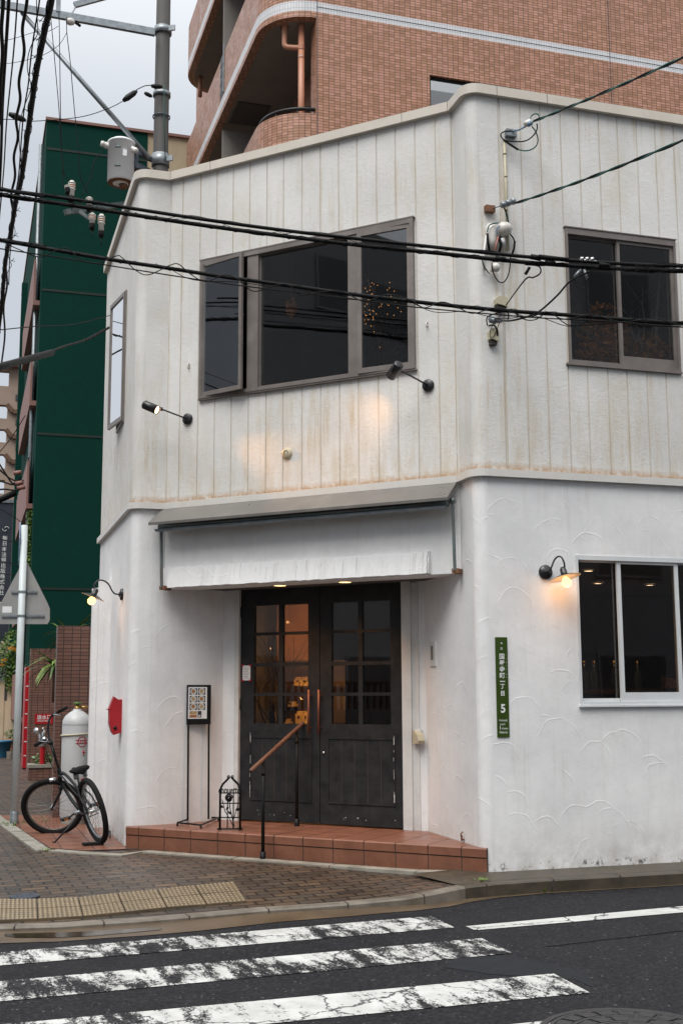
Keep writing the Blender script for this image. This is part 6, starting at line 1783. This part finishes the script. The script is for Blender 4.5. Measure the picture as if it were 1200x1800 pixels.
mb = MB(); mb.tube([pf(289, 150), pf(288.5, 210), pf(291, 285)], .006, 5); mb.build('ground_wire', M['greencable'], root)
beam = thing('cross_beam', 'long galvanised steel beam and diagonal brace reaching out over the side street', 'beam', pf(268, 55))
a = pf(272, 57); b = pf(-25, 3)
mb = MB(); mb.bar(a, b, .06, .105); mb.build('channel', M['galv'], beam)
mb = MB(); mb.bar(pf(272, 64), pf(150, 38), .012, .012); mb.build('rib', M['steel'], beam)
a = pf(263, 278); b = pf(39, 22, .10)
mb = MB(); mb.tube([a, b], .034, 12); mb.build('brace', M['galv'], beam)
mb = MB(); mb.fbox(PF, PF.uv(98, 10)[0], PF.uv(106, 10)[0], pf(100, 22).z, pf(100, -30).z, .12, .18); mb.build('upright', M['galv'], beam)
mb = MB(); mb.bar(pf(131, 9, -.2), pf(190, -7, -.2), .05, .08); mb.tube([pf(133, 12), pf(127, 24), pf(132, 32)], .012, 6); mb.build('bracket', M['galv'], beam)
mb = MB(); mb.lathe([(0, -.06), (.045, -.05), (.055, 0), (.04, .05), (0, .07)], pf(124, 38), V(1, 0, -.2), 12); mb.build('insulator', M['porc'], beam)
mb = MB(); mb.tube([pf(128, 36), pf(142, 46)], .02, 6); mb.build('clamp', M['black'], beam)
# transformer
tc_ = PF.P(213, 290, .15); tr = thing('transformer', 'light grey cylindrical pole transformer in front of the green building', 'transformer', tc_)
zt1, zt0 = PF.P(213, 254, .15).z, PF.P(211, 322, .15).z
cx = V(tc_.x, tc_.y); rt = .187
mb = MB(); mb.lathe([(0, zt0 - .02), (rt * .5, zt0 - .015), (rt, zt0 + .02), (rt, zt1), (rt + .008, zt1), (rt + .008, zt1 + .025), (rt * .8, zt1 + .055), (rt * .3, zt1 + .07), (0, zt1 + .072)], cx, n=32); mb.build('tank', M['tank2'], tr)
mb = MB(); mb.lathe([(0, zt0 - .022), (rt * .98, zt0 - .0)], cx, n=24); mb.lathe([(0, zt0 - .09), (.05, zt0 - .08), (.06, zt0 - .02)], cx + V(.04, 0), n=12); mb.build('underside', M['rust'], tr)
for (dx, dz) in ((-.2, -.04), (.17, -.10)):
    mb = MB(); c = cx + V(dx, -.06, zt1 + dz); mb.lathe([(0, -.09), (.035, -.085), (.045, -.05), (.035, -.04), (.045, -.02), (.04, .06), (.05, .07)], c, V(-1 if dx < 0 else 1, -.4, .25 if dx < 0 else -.6) * -1, 12); mb.build('bushing', M['porc'], tr)
mb = MB(); mb.fbox(Frame(cx, AR), -.0, .055, zt1 - .25, zt1 - .16, rt - .01, rt + .008); mb.build('label_plate', M['paper'], tr)
for dz in (-.12, -.40):
    mb = MB(); mb.tube([cx + V(-.05, -rt - .003, zt1 + dz), cx + V(.03, -rt - .003, zt1 + dz + .0)], .014, 6); mb.build('lug', M['steel'], tr)
mb = MB(); mb.bar(cx + V(rt, .0, zt1 - .3), V(pole0.x - .1, pole0.y, zt1 - .3), .05, .08); mb.bar(cx + V(rt, 0, zt1 - .1), V(pole0.x - .1, pole0.y, zt1 - .1), .05, .06); mb.fbox(Frame(cx, AR), rt - .01, rt + .05, zt1 - .35, zt1 - .05, -.06, .06); mb.build('mount', M['castblue'], tr)
# insulator arm
ia = thing('insulator_arm', 'steel arm with porcelain cutouts below the transformer', 'insulator arm', pf(170, 365))
mb = MB(); mb.bar(pf(115, 373), pf(232, 357, -.4), .07, .07); mb.bar(pf(140, 372), pf(157, 384), .04, .05); mb.build('arm', M['steel'], ia)
def cut(x, y0, y1, brown):
    p0, p1 = pf(x, y1, .2), pf(x, y0, .2); h = (p1 - p0).z
    mb = MB(); n = 4; prf = [(0, 0), (.038, 0.0)]
    for k in range(n): prf += [(.038, h * (.5 + .45 * k / n)), (.052, h * (.53 + .45 * k / n)), (.052, h * (.56 + .45 * k / n)), (.034, h * (.6 + .45 * k / n))]
    prf += [(.03, h), (0, h)]
    mb.lathe(prf, p0, n=14); c_o = mb.build('cutout', M['porc'], ia)
    mb = MB(); mb.lathe([(.0, -.05), (.034, -.05), (.040, 0), (.040, .04)], p0, n=12); mb.tube([p0 + V(.01, 0, -.05), p0 + V(.012, 0, -.17)], .006, 5); mb.build('cap', M['black'], c_o)
    if brown: mb = MB(); mb.lathe([(.050, h * .62), (.050, h * .74)], p0, n=14); mb.build('glaze', M['porcbrown'], c_o)
cut(126, 318, 350, True); cut(120, 326, 336, False); cut(157, 347, 366, False); cut(162, 375, 398, True); cut(178, 377, 411, True)

# ================================================================== OVERHEAD CABLES
HY = 8.0
def pathpx(pts, depth, z=None):
    out_ = []
    for i, q in enumerate(pts):
        out_.append(atz(q[0], q[1], z) if z is not None else aty(q[0], q[1], depth if not callable(depth) else depth(q[0])))
    return out_
def catmull(P, k=8):
    out_ = []; n = len(P)
    for i in range(n - 1):
        p0, p1, p2, p3 = P[max(i - 1, 0)], P[i], P[i + 1], P[min(i + 2, n - 1)]
        for j in range(k):
            t_ = j / k; out_.append(.5 * ((2 * p1) + (-p0 + p2) * t_ + (2 * p0 - 5 * p1 + 4 * p2 - p3) * t_ * t_ + (-p0 + 3 * p1 - 3 * p2 + p3) * t_ ** 3))
    out_.append(P[-1]); return out_
def spiral(mb, P, r, R0, pitch, m=0, jit=.3, upto=1.0):
    out_ = []; N = len(P); L = 0; ph = 0
    for i in range(N - 1):
        seg = P[i + 1] - P[i]; s = max(1, int(seg.length / .03))
        for j in range(s):
            p = P[i].lerp(P[i + 1], j / s); d = seg.normalized(); x = d.cross(V(0, 0, 1)).normalized(); y = x.cross(d)
            ph += 2 * math.pi * .03 / pitch * (1 + jit * math.sin(len(out_) * .05)); out_.append(p + (x * math.cos(ph) + y * math.sin(ph)) * R0)
    mb.tube(out_, r, 5, m)
ext = lambda P: [P[0] + (P[0] - P[1]).normalized() * 7] + P + [P[-1] + (P[-1] - P[-2]).normalized() * 7]
up1 = [(-60, 323), (0, 332.5), (140, 352), (340, 383), (500, 405), (640, 421), (760, 434), (900, 449), (1000, 457.5), (1100, 464), (1200, 468), (1260, 470)]
up2 = [(-60, 333), (0, 342), (140, 363), (340, 393.5), (500, 415), (640, 432), (760, 444), (900, 459), (1000, 467), (1100, 473), (1200, 476), (1260, 477)]
lo1 = [(-60, 413), (0, 422), (100, 440), (200, 457), (300, 472), (400, 487.5), (500, 501), (600, 515), (700, 527), (800, 538), (900, 547), (1000, 554), (1100, 562), (1200, 568.5), (1260, 571)]
lo2 = [(-60, 428), (0, 437), (100, 452), (200, 468), (300, 484), (400, 499), (500, 511.5), (600, 523), (700, 536.5), (760, 543), (850, 551), (950, 559), (1050, 564), (1200, 575), (1260, 578)]
root = thing('cable_bundle', 'upper bundle of two thick black overhead cables crossing the facade', 'cable bundle', aty(600, 416, HY), 'black cable bundles crossing the facade')
P1, P2 = catmull(ext(pathpx(up1, HY))), catmull(ext(pathpx(up2, HY)))
mb = MB(); mb.tube(P1, .0135, 8); mb.build('cable', M['cable'], root)
mb = MB(); mb.tube(P2, .0155, 8); mb.build('cable', M['cable'], root)
mid = [a.lerp(b, .5) for a, b in zip(P1, P2)]
mb = MB(); spiral(mb, mid, .0022, .036, .75); spiral(mb, mid, .0018, .033, 1.3); spiral(mb, P2, .003, .017, .16)
mb.build('lashing_wire', M['cable'], root)
for x, y in ((878, 455), (940, 452), (965, 462), (1060, 466)): mb = MB(); mb.tube([aty(x - 8, y - 1, HY - .02), aty(x + 10, y + 2, HY - .02)], .02, 8); mb.build('splice', M['cable'], root)
mb = MB(); mb.tube([aty(946, 451, HY - .03), aty(998, 457, HY - .03)], .017, 8); mb.build('splice', M['cable'], root)
mb = MB()
for x in (1022, 1031, 1040): mb.lathe([(0, -.012), (.014, -.01), (.014, .01), (0, .012)], aty(x, 455 + (x - 1022) * .03, HY - .05), V(1, 0, .2), 8)
mb.tube([aty(1018, 456, HY - .05), aty(1048, 459, HY - .05)], .004, 5); mb.build('clip', M['chrome'], root)
root = thing('cable_bundle', 'lower bundle of a thick black cable and loose thin wires crossing the facade', 'cable bundle', aty(600, 515, HY), 'black cable bundles crossing the facade')
Q1, Q2 = catmull(ext(pathpx(lo1, HY))), catmull(ext(pathpx(lo2, HY - .03)))
mb = MB(); mb.tube(Q1, .0145, 8); mb.build('cable', M['cable'], root)
mb = MB(); mb.tube(Q2, .0045, 6); mb.build('cable', M['cable'], root)
mb = MB(); spiral(mb, Q1, .002, .018, .13)
loops = [(-60, 425), (0, 425), (30, 437), (70, 452), (100, 440), (120, 437), (140, 455), (170, 463), (205, 450), (215, 453), (240, 476), (262, 483), (300, 466), (315, 465), (335, 482), (362, 495), (395, 483), (420, 492), (445, 512), (480, 503), (505, 500), (530, 519), (560, 514), (600, 512), (640, 530), (680, 518), (720, 527), (745, 541), (775, 531), (800, 538), (830, 551), (870, 541), (905, 551), (930, 558), (960, 548), (990, 561), (1040, 553), (1090, 566), (1150, 560), (1200, 572), (1260, 568)]
mb.tube(catmull(pathpx(loops, HY - .03), 6), .0038, 5)
loops2 = [(300, 473), (340, 492), (420, 496), (470, 503), (520, 503), (560, 520), (650, 528), (700, 522), (760, 548), (820, 548), (880, 560), (940, 556), (1000, 574), (1040, 560)]
mb.tube(catmull(pathpx(loops2, HY + .02), 6), .0028, 5)
mb.build('lashing_wire', M['cable'], root)
# branch wires at the corner
root = thing('branch_wire', 'loose black wires hanging between the two cable bundles at the street corner', 'wire', aty(960, 500, HY))
mb = MB()
dl = lambda x: HY + .0
mb.tube(catmull([aty(922, 465, HY), aty(946, 468, HY), aty(949, 480, HY), aty(936, 488, HY + .1), aty(922, 492, HY + .3), bp(889, 536, .12)], 8), .0055, 6)
mb.tube([aty(930, 470, HY), aty(923, 482, HY)], .012, 6)
mb.tube(catmull([aty(1036, 477, HY - .05), aty(1002, 494, HY), aty(978, 520, HY), aty(946, 548, HY), aty(918, 559, HY), aty(893, 564, HY + .3), aty(878, 562, 9.3), bp(870, 560, .10)], 8), .007, 6)
mb.tube(catmull([aty(900, 547, HY), aty(920, 561, HY), aty(940, 562, HY), aty(965, 549, HY), aty(990, 567, HY), aty(1010, 572, HY), aty(1100, 566, HY)], 6), .004, 5)
mb.tube(catmull([aty(1008, 489, HY), aty(1012, 503, HY), aty(1022, 508, HY), aty(1032, 500, HY), aty(1032, 486, HY)], 6), .003, 5)
mb.build('wire', M['cable'], root)
mb = MB(); mb.tube([aty(1009, 486, HY), aty(1020, 474, HY)], .010, 8); mb.tube([aty(1031, 490, HY), aty(1026, 474, HY)], .010, 8); mb.build('connector', M['galv'], root)
root = thing('wire_splice', 'tangle of grey connectors and black wire loops between the two cable boxes', 'wire splice', bp(865, 562))
mb = MB()
mb.tube(catmull([bp(856, 572, .05), bp(855, 560, .08), bp(862, 554, .1), bp(885, 548, .1), bp(893, 552, .08), bp(892, 562, .06)], 6), .006, 5)
mb.tube(catmull([bp(858, 573, .05), bp(868, 572, .1), bp(874, 584, .08), bp(872, 597, .05)], 6), .008, 5)
mb.tube(catmull([bp(878, 565, .08), bp(868, 590, .08), bp(861, 592, .08), bp(862, 578, .08), bp(870, 566, .08)], 6), .0035, 5)
mb.tube(catmull([bp(857, 562, .08), bp(864, 553, .1), bp(880, 551, .12), bp(870, 565, .1)], 6), .0035, 5)
mb.build('loop', M['cable'], root)
mb = MB(); mb.lathe([(0, -.04), (.03, -.03), (.03, .03), (0, .04)], bp(866, 563, .07), V(1, 0, -.3), 10); mb.lathe([(0, -.03), (.02, -.02), (.02, .02), (0, .03)], bp(877, 564, .08), V(1, 0, .1), 10); mb.build('connector', M['galv'], root)

# cables running up the side street
def street(name, label, pts, z, r, extra=None, m=M['cable']):
    P = [atz(x, y, z) for x, y in pts]; P = catmull(P, 8)
    root = thing(name, label, 'cable', P[len(P) // 2], 'cables running above the side street')
    mb = MB(); mb.tube(P, r, 8); mb.build('cable', m, root)
    if extra: mb = MB(); extra(mb, P); mb.build('lashing_wire', M['cable'], root)
    return root
ZC = 5.9
street('street_cable', 'thickest black cable over the side street, farthest right of them', [(106, -110), (91, 0), (82, 40), (73, 83), (67, 112), (62, 142), (57, 178), (53, 208), (47, 250), (43, 283), (36, 325), (29, 352), (21, 400), (10, 462), (4, 530), (-4, 600)], ZC, .021, lambda mb, P: (spiral(mb, P, .004, .023, .3), spiral(mb, P, .003, .026, .5)))
street('street_cable', 'wavy black cable over the side street, between the thin twisted wires', [(52, -100), (48, 0), (40, 50), (43, 92), (34, 142), (36, 175), (29, 210), (32, 242), (25, 275), (27, 310), (20, 345), (24, 380), (17, 420), (10, 455), (13, 500), (7, 540), (9, 590), (3, 640)], ZC + .2, .0115)
street('street_cable', 'straight medium black cable over the side street', [(20, -100), (16, 0), (11, 83), (5, 183), (2, 283), (-3, 380)], ZC + .3, .0125)
street('street_cable', 'thin straight black wire over the side street', [(37, -100), (31, 0), (27, 60), (22, 117), (12, 217), (7, 300), (-2, 400)], ZC + .1, .0055)
street('street_cable', 'kinked black cable over the side street at the left edge', [(4, -90), (6, 0), (3, 50), (5, 95), (1, 150), (2, 190), (-4, 230)], ZC + .25, .014)
def barbs(mb, P):
    spiral(mb, P, .0035, .022, .9)
    for k in range(6, len(P) - 4, 7):
        p = P[k]; mb.tube([p, p + V(.06, 0, -.02)], .003, 4); mb.tube([p + V(.05, 0, .02), p + V(.02, 0, -.02)], .003, 4)
street('street_cable', 'thin twisted wires with little spikes over the side street', [(78, -90), (70, 0), (62, 50), (57, 83), (53, 120), (50, 150), (43, 192), (39, 233), (36, 275), (33, 310), (27, 350), (24, 400), (18, 450), (16, 500)], ZC + .15, .0055, barbs)
# thin drop leads from the beam to the cutouts
lead = thing('drop_lead', 'thin black leads dropping from the beam to the porcelain cutouts', 'wire', pf(108, 200))
mb = MB()
for pts in ([(90, 33), (97, 110), (104, 190), (107, 240), (111, 300), (112, 330)], [(104, 20), (105, 60), (107, 200), (109, 260), (112, 300), (118, 314)], [(118, 30), (118, 57), (124, 110), (131, 190), (138, 260), (142, 310), (158, 346)], [(182, 262), (166, 285), (160, 310), (145, 345)]):
    mb.tube(catmull([pf(x, y, .2) for x, y in pts], 6), .006, 5)
for pts in ([(118, 57), (105, 78), (82, 94), (60, 102), (20, 111), (-10, 110)], [(103, 46), (85, 55), (60, 57), (20, 69), (-10, 72)]):
    mb.tube(catmull([pf(x, y, .2) for x, y in pts], 6), .004, 5)
mb.build('lead', M['cable'], lead)
sw = thing('span_wire', 'thin wire with two black clamps running left from the utility pole', 'wire', pf(140, 206))
mb = MB(); mb.tube(catmull([pf(-20, 210, .2), pf(20, 210, .2), pf(60, 213, .2), (pf(140, 206, .2)), pf(190, 191, .2), pf(216, 178, .2)], 6), .006, 5); mb.tube(catmull([pf(240, 158, .2), pf(255, 151, .2), pf(268, 150, .15)], 5), .007, 5); mb.build('wire', M['cable'], sw)
for (a, b, r) in (((16, 200), (46, 212), .045), ((217, 177), (241, 160), .045), ((266, 151), (286, 153), .035), ((254, 163), (268, 170), .03)):
    mb = MB(); pa, pb2 = pf(*a, .2), pf(*b, .2); mb.tube([pa, pa.lerp(pb2, .3), pa.lerp(pb2, .8), pb2], [r * .6, r, r * .9, r * .4], 6); mb.build('clamp', M['black'], sw)
# sleeved cable to the side wall
sv = thing('sleeved_cable', 'wire with a thick black protective sleeve crossing in front of the green building', 'cable', aty(60, 628, 10))
mb = MB(); mb.tube([aty(-40, 656, 8.4), aty(0, 645, 9.0), aty(91, 620, 10.5)], .031, 12); mb.build('sleeve', M['cable'], sv)
mb = MB(); mb.tube(catmull([aty(80, 623, 10.4), aty(110, 610, 11.2), aty(150, 598, 12.4), aty(175, 585, 13.4), A.P(193, 575, .02)], 6), .011, 6); spiral(mb, catmull([aty(150, 598, 12.4), aty(175, 585, 13.4), A.P(193, 575, .02)], 6), .004, .016, .2); mb.build('wire', M['cable'], sv)
tw_ = thing('thin_wire', 'thin wire crossing the green wall to the side window', 'wire', aty(100, 572, 12))
mb = MB(); mb.tube(catmull([aty(0, 580, 10), aty(60, 574, 11), aty(130, 570, 12.5), A.P(195, 554, .02)], 6), .005, 5); mb.build('wire', M['cable'], tw_)
fw_ = thing('street_cable', 'tangle of black cables by the tan block at the left edge', 'cable', aty(15, 850, 30))
mb = MB()
for pts in ([(-20, 810), (0, 826), (20, 842), (40, 848)], [(-20, 850), (0, 846), (25, 852), (42, 844)], [(-20, 865), (5, 860), (30, 862), (42, 856)], [(-10, 800), (10, 832), (24, 850), (38, 838)], [(-10, 880), (10, 872), (30, 862), (36, 850)]):
    mb.tube(catmull([aty(x, y, 26) for x, y in pts], 6), .02, 6)
mb.tube([aty(-20, 888, 26), aty(28, 866, 26)], .07, 8)
mb.tube(catmull([aty(-10, 806, 26), aty(20, 770, 26), aty(45, 730, 26)], 6), .010, 6)
for pts in ([(-10, 890), (20, 905), (40, 920)], [(-10, 945), (20, 952), (38, 958)], [(-10, 985), (20, 990), (40, 1002)], [(0, 1008), (30, 1012)]):
    mb.tube(catmull([aty(x, y, 26) for x, y in pts], 6), .008, 5)
mb.build('cable', M['cable'], fw_)
mb = MB()
for (x, y) in ((30, 832), (33, 850), (36, 858)): mb.tube([aty(x - 5, y, 26), aty(x + 8, y - 2, 26)], .05, 8)
mb.build('insulator', M['salmon'], fw_)

# ================================================================== THINGS SEEN THROUGH THE GLASS
def twigs(mb, base, n, L, m=0, up=1.0, r=.006, spread=.5):
    for k in range(n):
        d = Vector((random.gauss(0, spread), random.gauss(0, spread), up)).normalized(); p = Vector(base) + V(random.uniform(-.05, .05), random.uniform(-.05, .05)); P = [p]
        for j in range(5):
            d = (d + Vector((random.gauss(0, .22), random.gauss(0, .22), random.gauss(0, .1)))).normalized(); p = p + d * L / 5; P.append(p)
            if j > 1 and random.random() < .8:
                e = (d + Vector((random.gauss(0, .6), random.gauss(0, .6), .1))).normalized(); mb.tube([p, p + e * L * .2, p + e * L * .3 + V(0, 0, .03)], [r * .5, r * .35, r * .2], 4, m)
        mb.tube(P, [r * (1 - .13 * i) for i in range(6)], 5, m)
q0 = B.P(1140, 640, -.45)
root = thing('dried_branches', 'white twigs and brown dried flowers behind the upper street window', 'dried flowers', q0)
mb = MB(); twigs(mb, B.P(1130, 665, -.45), 14, .9, 0, 1.0, .006, .35); mb.tube([B.P(1150, 660, -.4), B.P(1153, 560, -.4), B.P(1160, 470, -.4)], [.013, .011, .007], 8); mb.build('twigs', M['birch'], root)
mb = MB()
for (x, y, r) in ((1045, 600, .20), (1060, 560, .16), (1035, 630, .16), (1065, 625, .2), (1140, 615, .16), (1080, 590, .16), (1165, 625, .13), (1060, 640, .2), (1130, 640, .18)): leafblob(mb, B.P(x, y, -.16), (r, .07, r), 240, .026, 0)
mb.build('flowers', M['dry'], root)
root = thing('fairy_lights', 'branch wound with tiny lit orange fairy lights behind the right entrance window', 'fairy lights', C.P(660, 540, -.5))
mb = MB(); twigs(mb, C.P(668, 640, -.5), 10, .75, 0, 1.0, .006, .35); mb.build('branch', M['bark'], root)
mb = MB()
for k in range(62):
    x = random.gauss(655, 16); y = random.gauss(537, 28)
    if random.random() < .2: x = random.gauss(690, 8)
    if x > 712 or x < 637: continue
    p = C.P(x, y, -.45 + random.uniform(-.1, .1)); mb.lathe([(0, -.0045), (.0045, 0), (0, .0045)], p, n=6)
mb.build('bulbs', M['fairy'], root)
root = thing('dried_bunch', 'small bunch of brown dried flowers hanging behind the middle entrance window', 'dried flowers', C.P(512, 540, -.3))
mb = MB(); leafblob(mb, C.P(512, 540, -.17), (.055, .05, .11), 200, .02); mb.tube([C.P(512, 525, -.3), C.P(512, 440, -.3)], .003, 4); mb.build('flowers', M['dry'], root)
root = thing('white_dried_flowers', 'pale white dried flowers behind the open left window sash', 'dried flowers', C.P(402, 590, -.2))
mb = MB(); 
for (x, y) in ((400, 570), (398, 595), (408, 610), (404, 635), (396, 610)): leafblob(mb, C.P(x, y, -.14), (.07, .05, .09), 110, .018, drop=1)
mb.build('flowers', M['birch'], root)
# ground floor interior
for (x, y) in ((1033.5, 1003.5), (1050, 1025.5), (1141, 1028.5)):
    d = ray(x, y); p = EYE + d * ((2.61 - H_) / d.z)
    root = thing('ceiling_downlight', {1033.5: 'lit indoor downlight nearest the glass in the left shop window pane', 1050: 'lit indoor downlight lower in the left shop window pane', 1141: 'lit indoor downlight seen in the middle shop window pane'}[x], 'downlight', p, 'indoor downlights behind the shop window')
    mb = MB(); mb.lathe([(0, 0), (.045, 0)], p, n=16); mb.build('lens', M['indown'], root); mb = MB(); mb.lathe([(.045, -.004), (.06, -.004), (.062, .008)], p, n=16); mb.build('ring', M['white'], root)
    L = bpy.data.lights.new('indoor_lamp', 'SPOT'); L.energy = 20; L.color = (1, .62, .34); L.spot_size = R_(120); L.spot_blend = .8; L.shadow_soft_size = .05
    lo = bpy.data.objects.new('indoor_lamp', L); COL.objects.link(lo); lo.location = p - V(0, 0, .03)
# counter, shelves and bags lit behind the left door
IF = Frame(D1 + D.n * -1.7, AC)
root = thing('bag_shelf', 'wooden shelf behind the left door', 'shelf', IF.p(.3, ZS))
mb = MB()
sx0 = IF.uv(505, 1240)[0]; sx1 = IF.uv(552, 1240)[0]
for y in (1272, 1219): z = IF.uv(525, y)[1]; mb.fbox(IF, sx0 - .25, sx1 + .25, z - .03, z, -.3, .05)
mb.fbox(IF, sx0 - .25, sx1 + .25, ZS, IF.uv(525, 1160)[1], -.34, -.30)
mb.build('boards', M['woodfloor'], root)
M['bag'] = simple('kraft_paper_bag', (.55, .38, .16), .7, 0, .1, 8, 0)
for k, (x0, x1, y0, y1, lab) in enumerate(((519, 530.5, 1250, 1272, 'left yellow paper bag on the lower shelf behind the left door'), (532, 541.5, 1250, 1272, 'right yellow paper bag on the lower shelf behind the left door'), (517, 527, 1190, 1205, 'small lit yellow box higher behind the left door'), (528, 541, 1190, 1206, 'larger lit yellow box higher behind the left door'), (497, 506, 1264, 1272, 'small orange box low behind the left door'), (505, 515, 1233, 1242, 'orange tin between the shelves behind the left door'))):
    u0 = IF.uv(x0, 1240)[0]; u1 = IF.uv(x1, 1240)[0]; z1 = IF.uv(525, y0)[1]; z0 = IF.uv(525, y1)[1]
    root = thing('paper_bag' if k < 2 else 'box', lab, 'bag' if k < 2 else 'box', IF.p(u0, z0), 'goods on the shelf behind the door')
    mb = MB(); mb.fbox(IF, u0, u1, z0, z1 - .03, -.12, 0); mb.fbox(IF, u0 + .004, u1 - .004, z1 - .03, z1, -.08, -.03); mb.build('body', M['bag'], root)
    mb = MB(); mb.fbox(IF, u0 + (u1 - u0) * .3, u0 + (u1 - u0) * .7, z0 + (z1 - z0) * .4, z0 + (z1 - z0) * .65, 0, .002); mb.build('print', M['bark'], root)
root = thing('indoor_branches', 'tall dark branches standing indoors behind the left door', 'branches', IF.P(478, 1275, .6))
mb = MB(); b_ = IF.P(480, 1278, .7); b_.z = ZS + .05; mb.tube([b_, b_ + V(.0, 0, .9), b_ + V(-.02, 0, 1.2)], [.05, .04, .02], 8); twigs(mb, b_ + V(0, 0, .8), 16, .95, 0, 1.2, .007, .45); mb.build('twigs', M['bark'], root)
iw = MB(); u0 = IF.uv(463, 1120)[0]; u1 = IF.uv(486, 1120)[0]
iw.fbox(IF, IF.uv(464, 1130)[0], IF.uv(545, 1130)[0], IF.uv(500, 1160)[1], 2.8, -.34, -.30)
root = thing('indoor_partition', 'warm lit wooden partition seen through the left door panes', 'partition', IF.p(u0, ZS)); iw.build('board', simple('lit_wood_partition', (.33, .16, .06), .7, 0, .2, 5, .1), root)
for (x, y, e_, o_, s_) in ((505, 1095, 9.0, .35, .02), (528, 1228, 9, .3, .015), (475, 1140, 5.0, .2, .015)):  # unseen point lights, added for the warm glow behind the left door
    L = bpy.data.lights.new('shop_fill', 'POINT'); L.energy = e_; L.color = (1, .50, .17); L.shadow_soft_size = s_; lo = bpy.data.objects.new('shop_fill', L); COL.objects.link(lo); lo.location = IF.P(x, y, o_)
# stools and counter behind the shop window
root = thing('indoor_counter', 'dark wooden counter indoors behind the shop window', 'counter', B.p(1.5, ZS, -2.4))
mb = MB(); mb.fbox(B, .6, 4.5, ZS, 1.45, -2.6, -2.2); mb.build('front', M['woodfloor'], root); mb = MB(); mb.fbox(B, .5, 4.6, 1.452, 1.5, -2.7, -2.1); mb.build('top', M['bark'], root)
bt = thing('bottle', 'first of the dim bottles on the indoor counter', 'bottle', B.p(1.7, 1.5, -2.35), 'dim bottles on the indoor counter')
mb = MB(); mb.lathe([(.04, 0), (.042, .16), (.015, .22), (.014, .29), (0, .29)], B.p(1.7, 1.5, -2.35), n=14); mb.build('glass', simple('dark_bottle', (.03, .035, .03), .3), bt)
mb = MB(); mb.lathe([(.016, .27), (.016, .31), (0, .31)], B.p(1.7, 1.5, -2.35), n=12); mb.build('cap', M['brass'], bt)
bt['label'] = 'first from the left of the dim bottles on the indoor counter'
for k in range(1, 8):
    c = copy_tree(bt); c['label'] = ['second', 'third', 'fourth', 'fifth', 'sixth', 'seventh', 'last'][k - 1] + ' from the left of the dim bottles on the indoor counter'; c.location = bt.location + DR * (.17 * k + random.uniform(-.03, .03)) + B.n * random.uniform(-.08, .08)
bd = thing('menu_board', 'small reddish framed board low behind the shop window', 'board', B.P(1178, 1200, -.3))
u0, z1 = B.uv(1163, 1188, -.3); u1, z0 = B.uv(1196, 1214, -.3)
mb = MB(); mb.fbox(B, u0, u1, z0, z1, -.32, -.30); mb.build('frame', M['bark'], bd)
mb = MB(); mb.fbox(B, u0 + .02, u1 - .02, z0 + .02, z1 - .02, -.30, -.297); mb.build('picture', simple('red_yellow_print', (.5, .2, .04), .6, 0, .9, 25, 0), bd)

# ================================================================== ACROSS THE STREET (mirrored in the windows, shades the street)
def oppo(label, fr, u0, u1, h, dep, wz):
    root = thing('opposite_building', label, 'building', fr.p(u0, 0))
    mb = MB(); mb.fbox(fr, u0, u1, -.1, h, -dep, 0); mb.build('wall', M['facadegrey'], root)
    z = 1.0
    while z < h - 2:
        u = u0 + .8
        while u < u1 - 2:
            mb = MB(); mb.fbox(fr, u, u + 1.7, z, z + 1.3, 0.001, .04); w_ = mb.build('window', M['facadegrey'], root)
            mb = MB(); mb.fbox(fr, u + .06, u + 1.64, z + .06, z + 1.24, .041, .045); mb.build('pane', M['facadedark'], w_)
            u += wz
        z += 3.0
    return root
FW = Frame(V(-12.0, 24), R_(180))       # faces east (+x side): u runs toward -y
FW = Frame(V(-12.5, -14), R_(0)); 
oppo('taller grey building across the side street, mirrored in the entrance windows', FW, 11.5, 24, 12.5, 9, 3.4)
oppo('low grey building across the side street behind the camera', Frame(V(-12.6, -14), R_(0)), 0, 11, 5, 9, 3.4)
FS = Frame(B.p(22, 0, 14.5), AR + math.pi)
oppo('taller grey building across the main street, mirrored in the shop windows', FS, 3, 15.5, 13.0, 9, 3.6)
oppo('low grey building across the main street behind the camera', FS, 16.0, 34, 4.5, 9, 3.6)
rl = thing('street_railing', 'dark street railing mirrored in the door panes', 'railing', V(-10, 2, 0))
mb = MB(); mb.box(-10.6, -10.2, -10, 14, -.1, 1.12); mb.build('low_wall', M['facadedark'], rl)
mb = MB()
for k in range(150): y = -10 + k * .16; mb.box(-10.42, -10.38, y, y + .05, 1.12, 1.62)
mb.box(-10.44, -10.36, -10, 14, 1.62, 1.68); mb.build('bars', M['black'], rl)
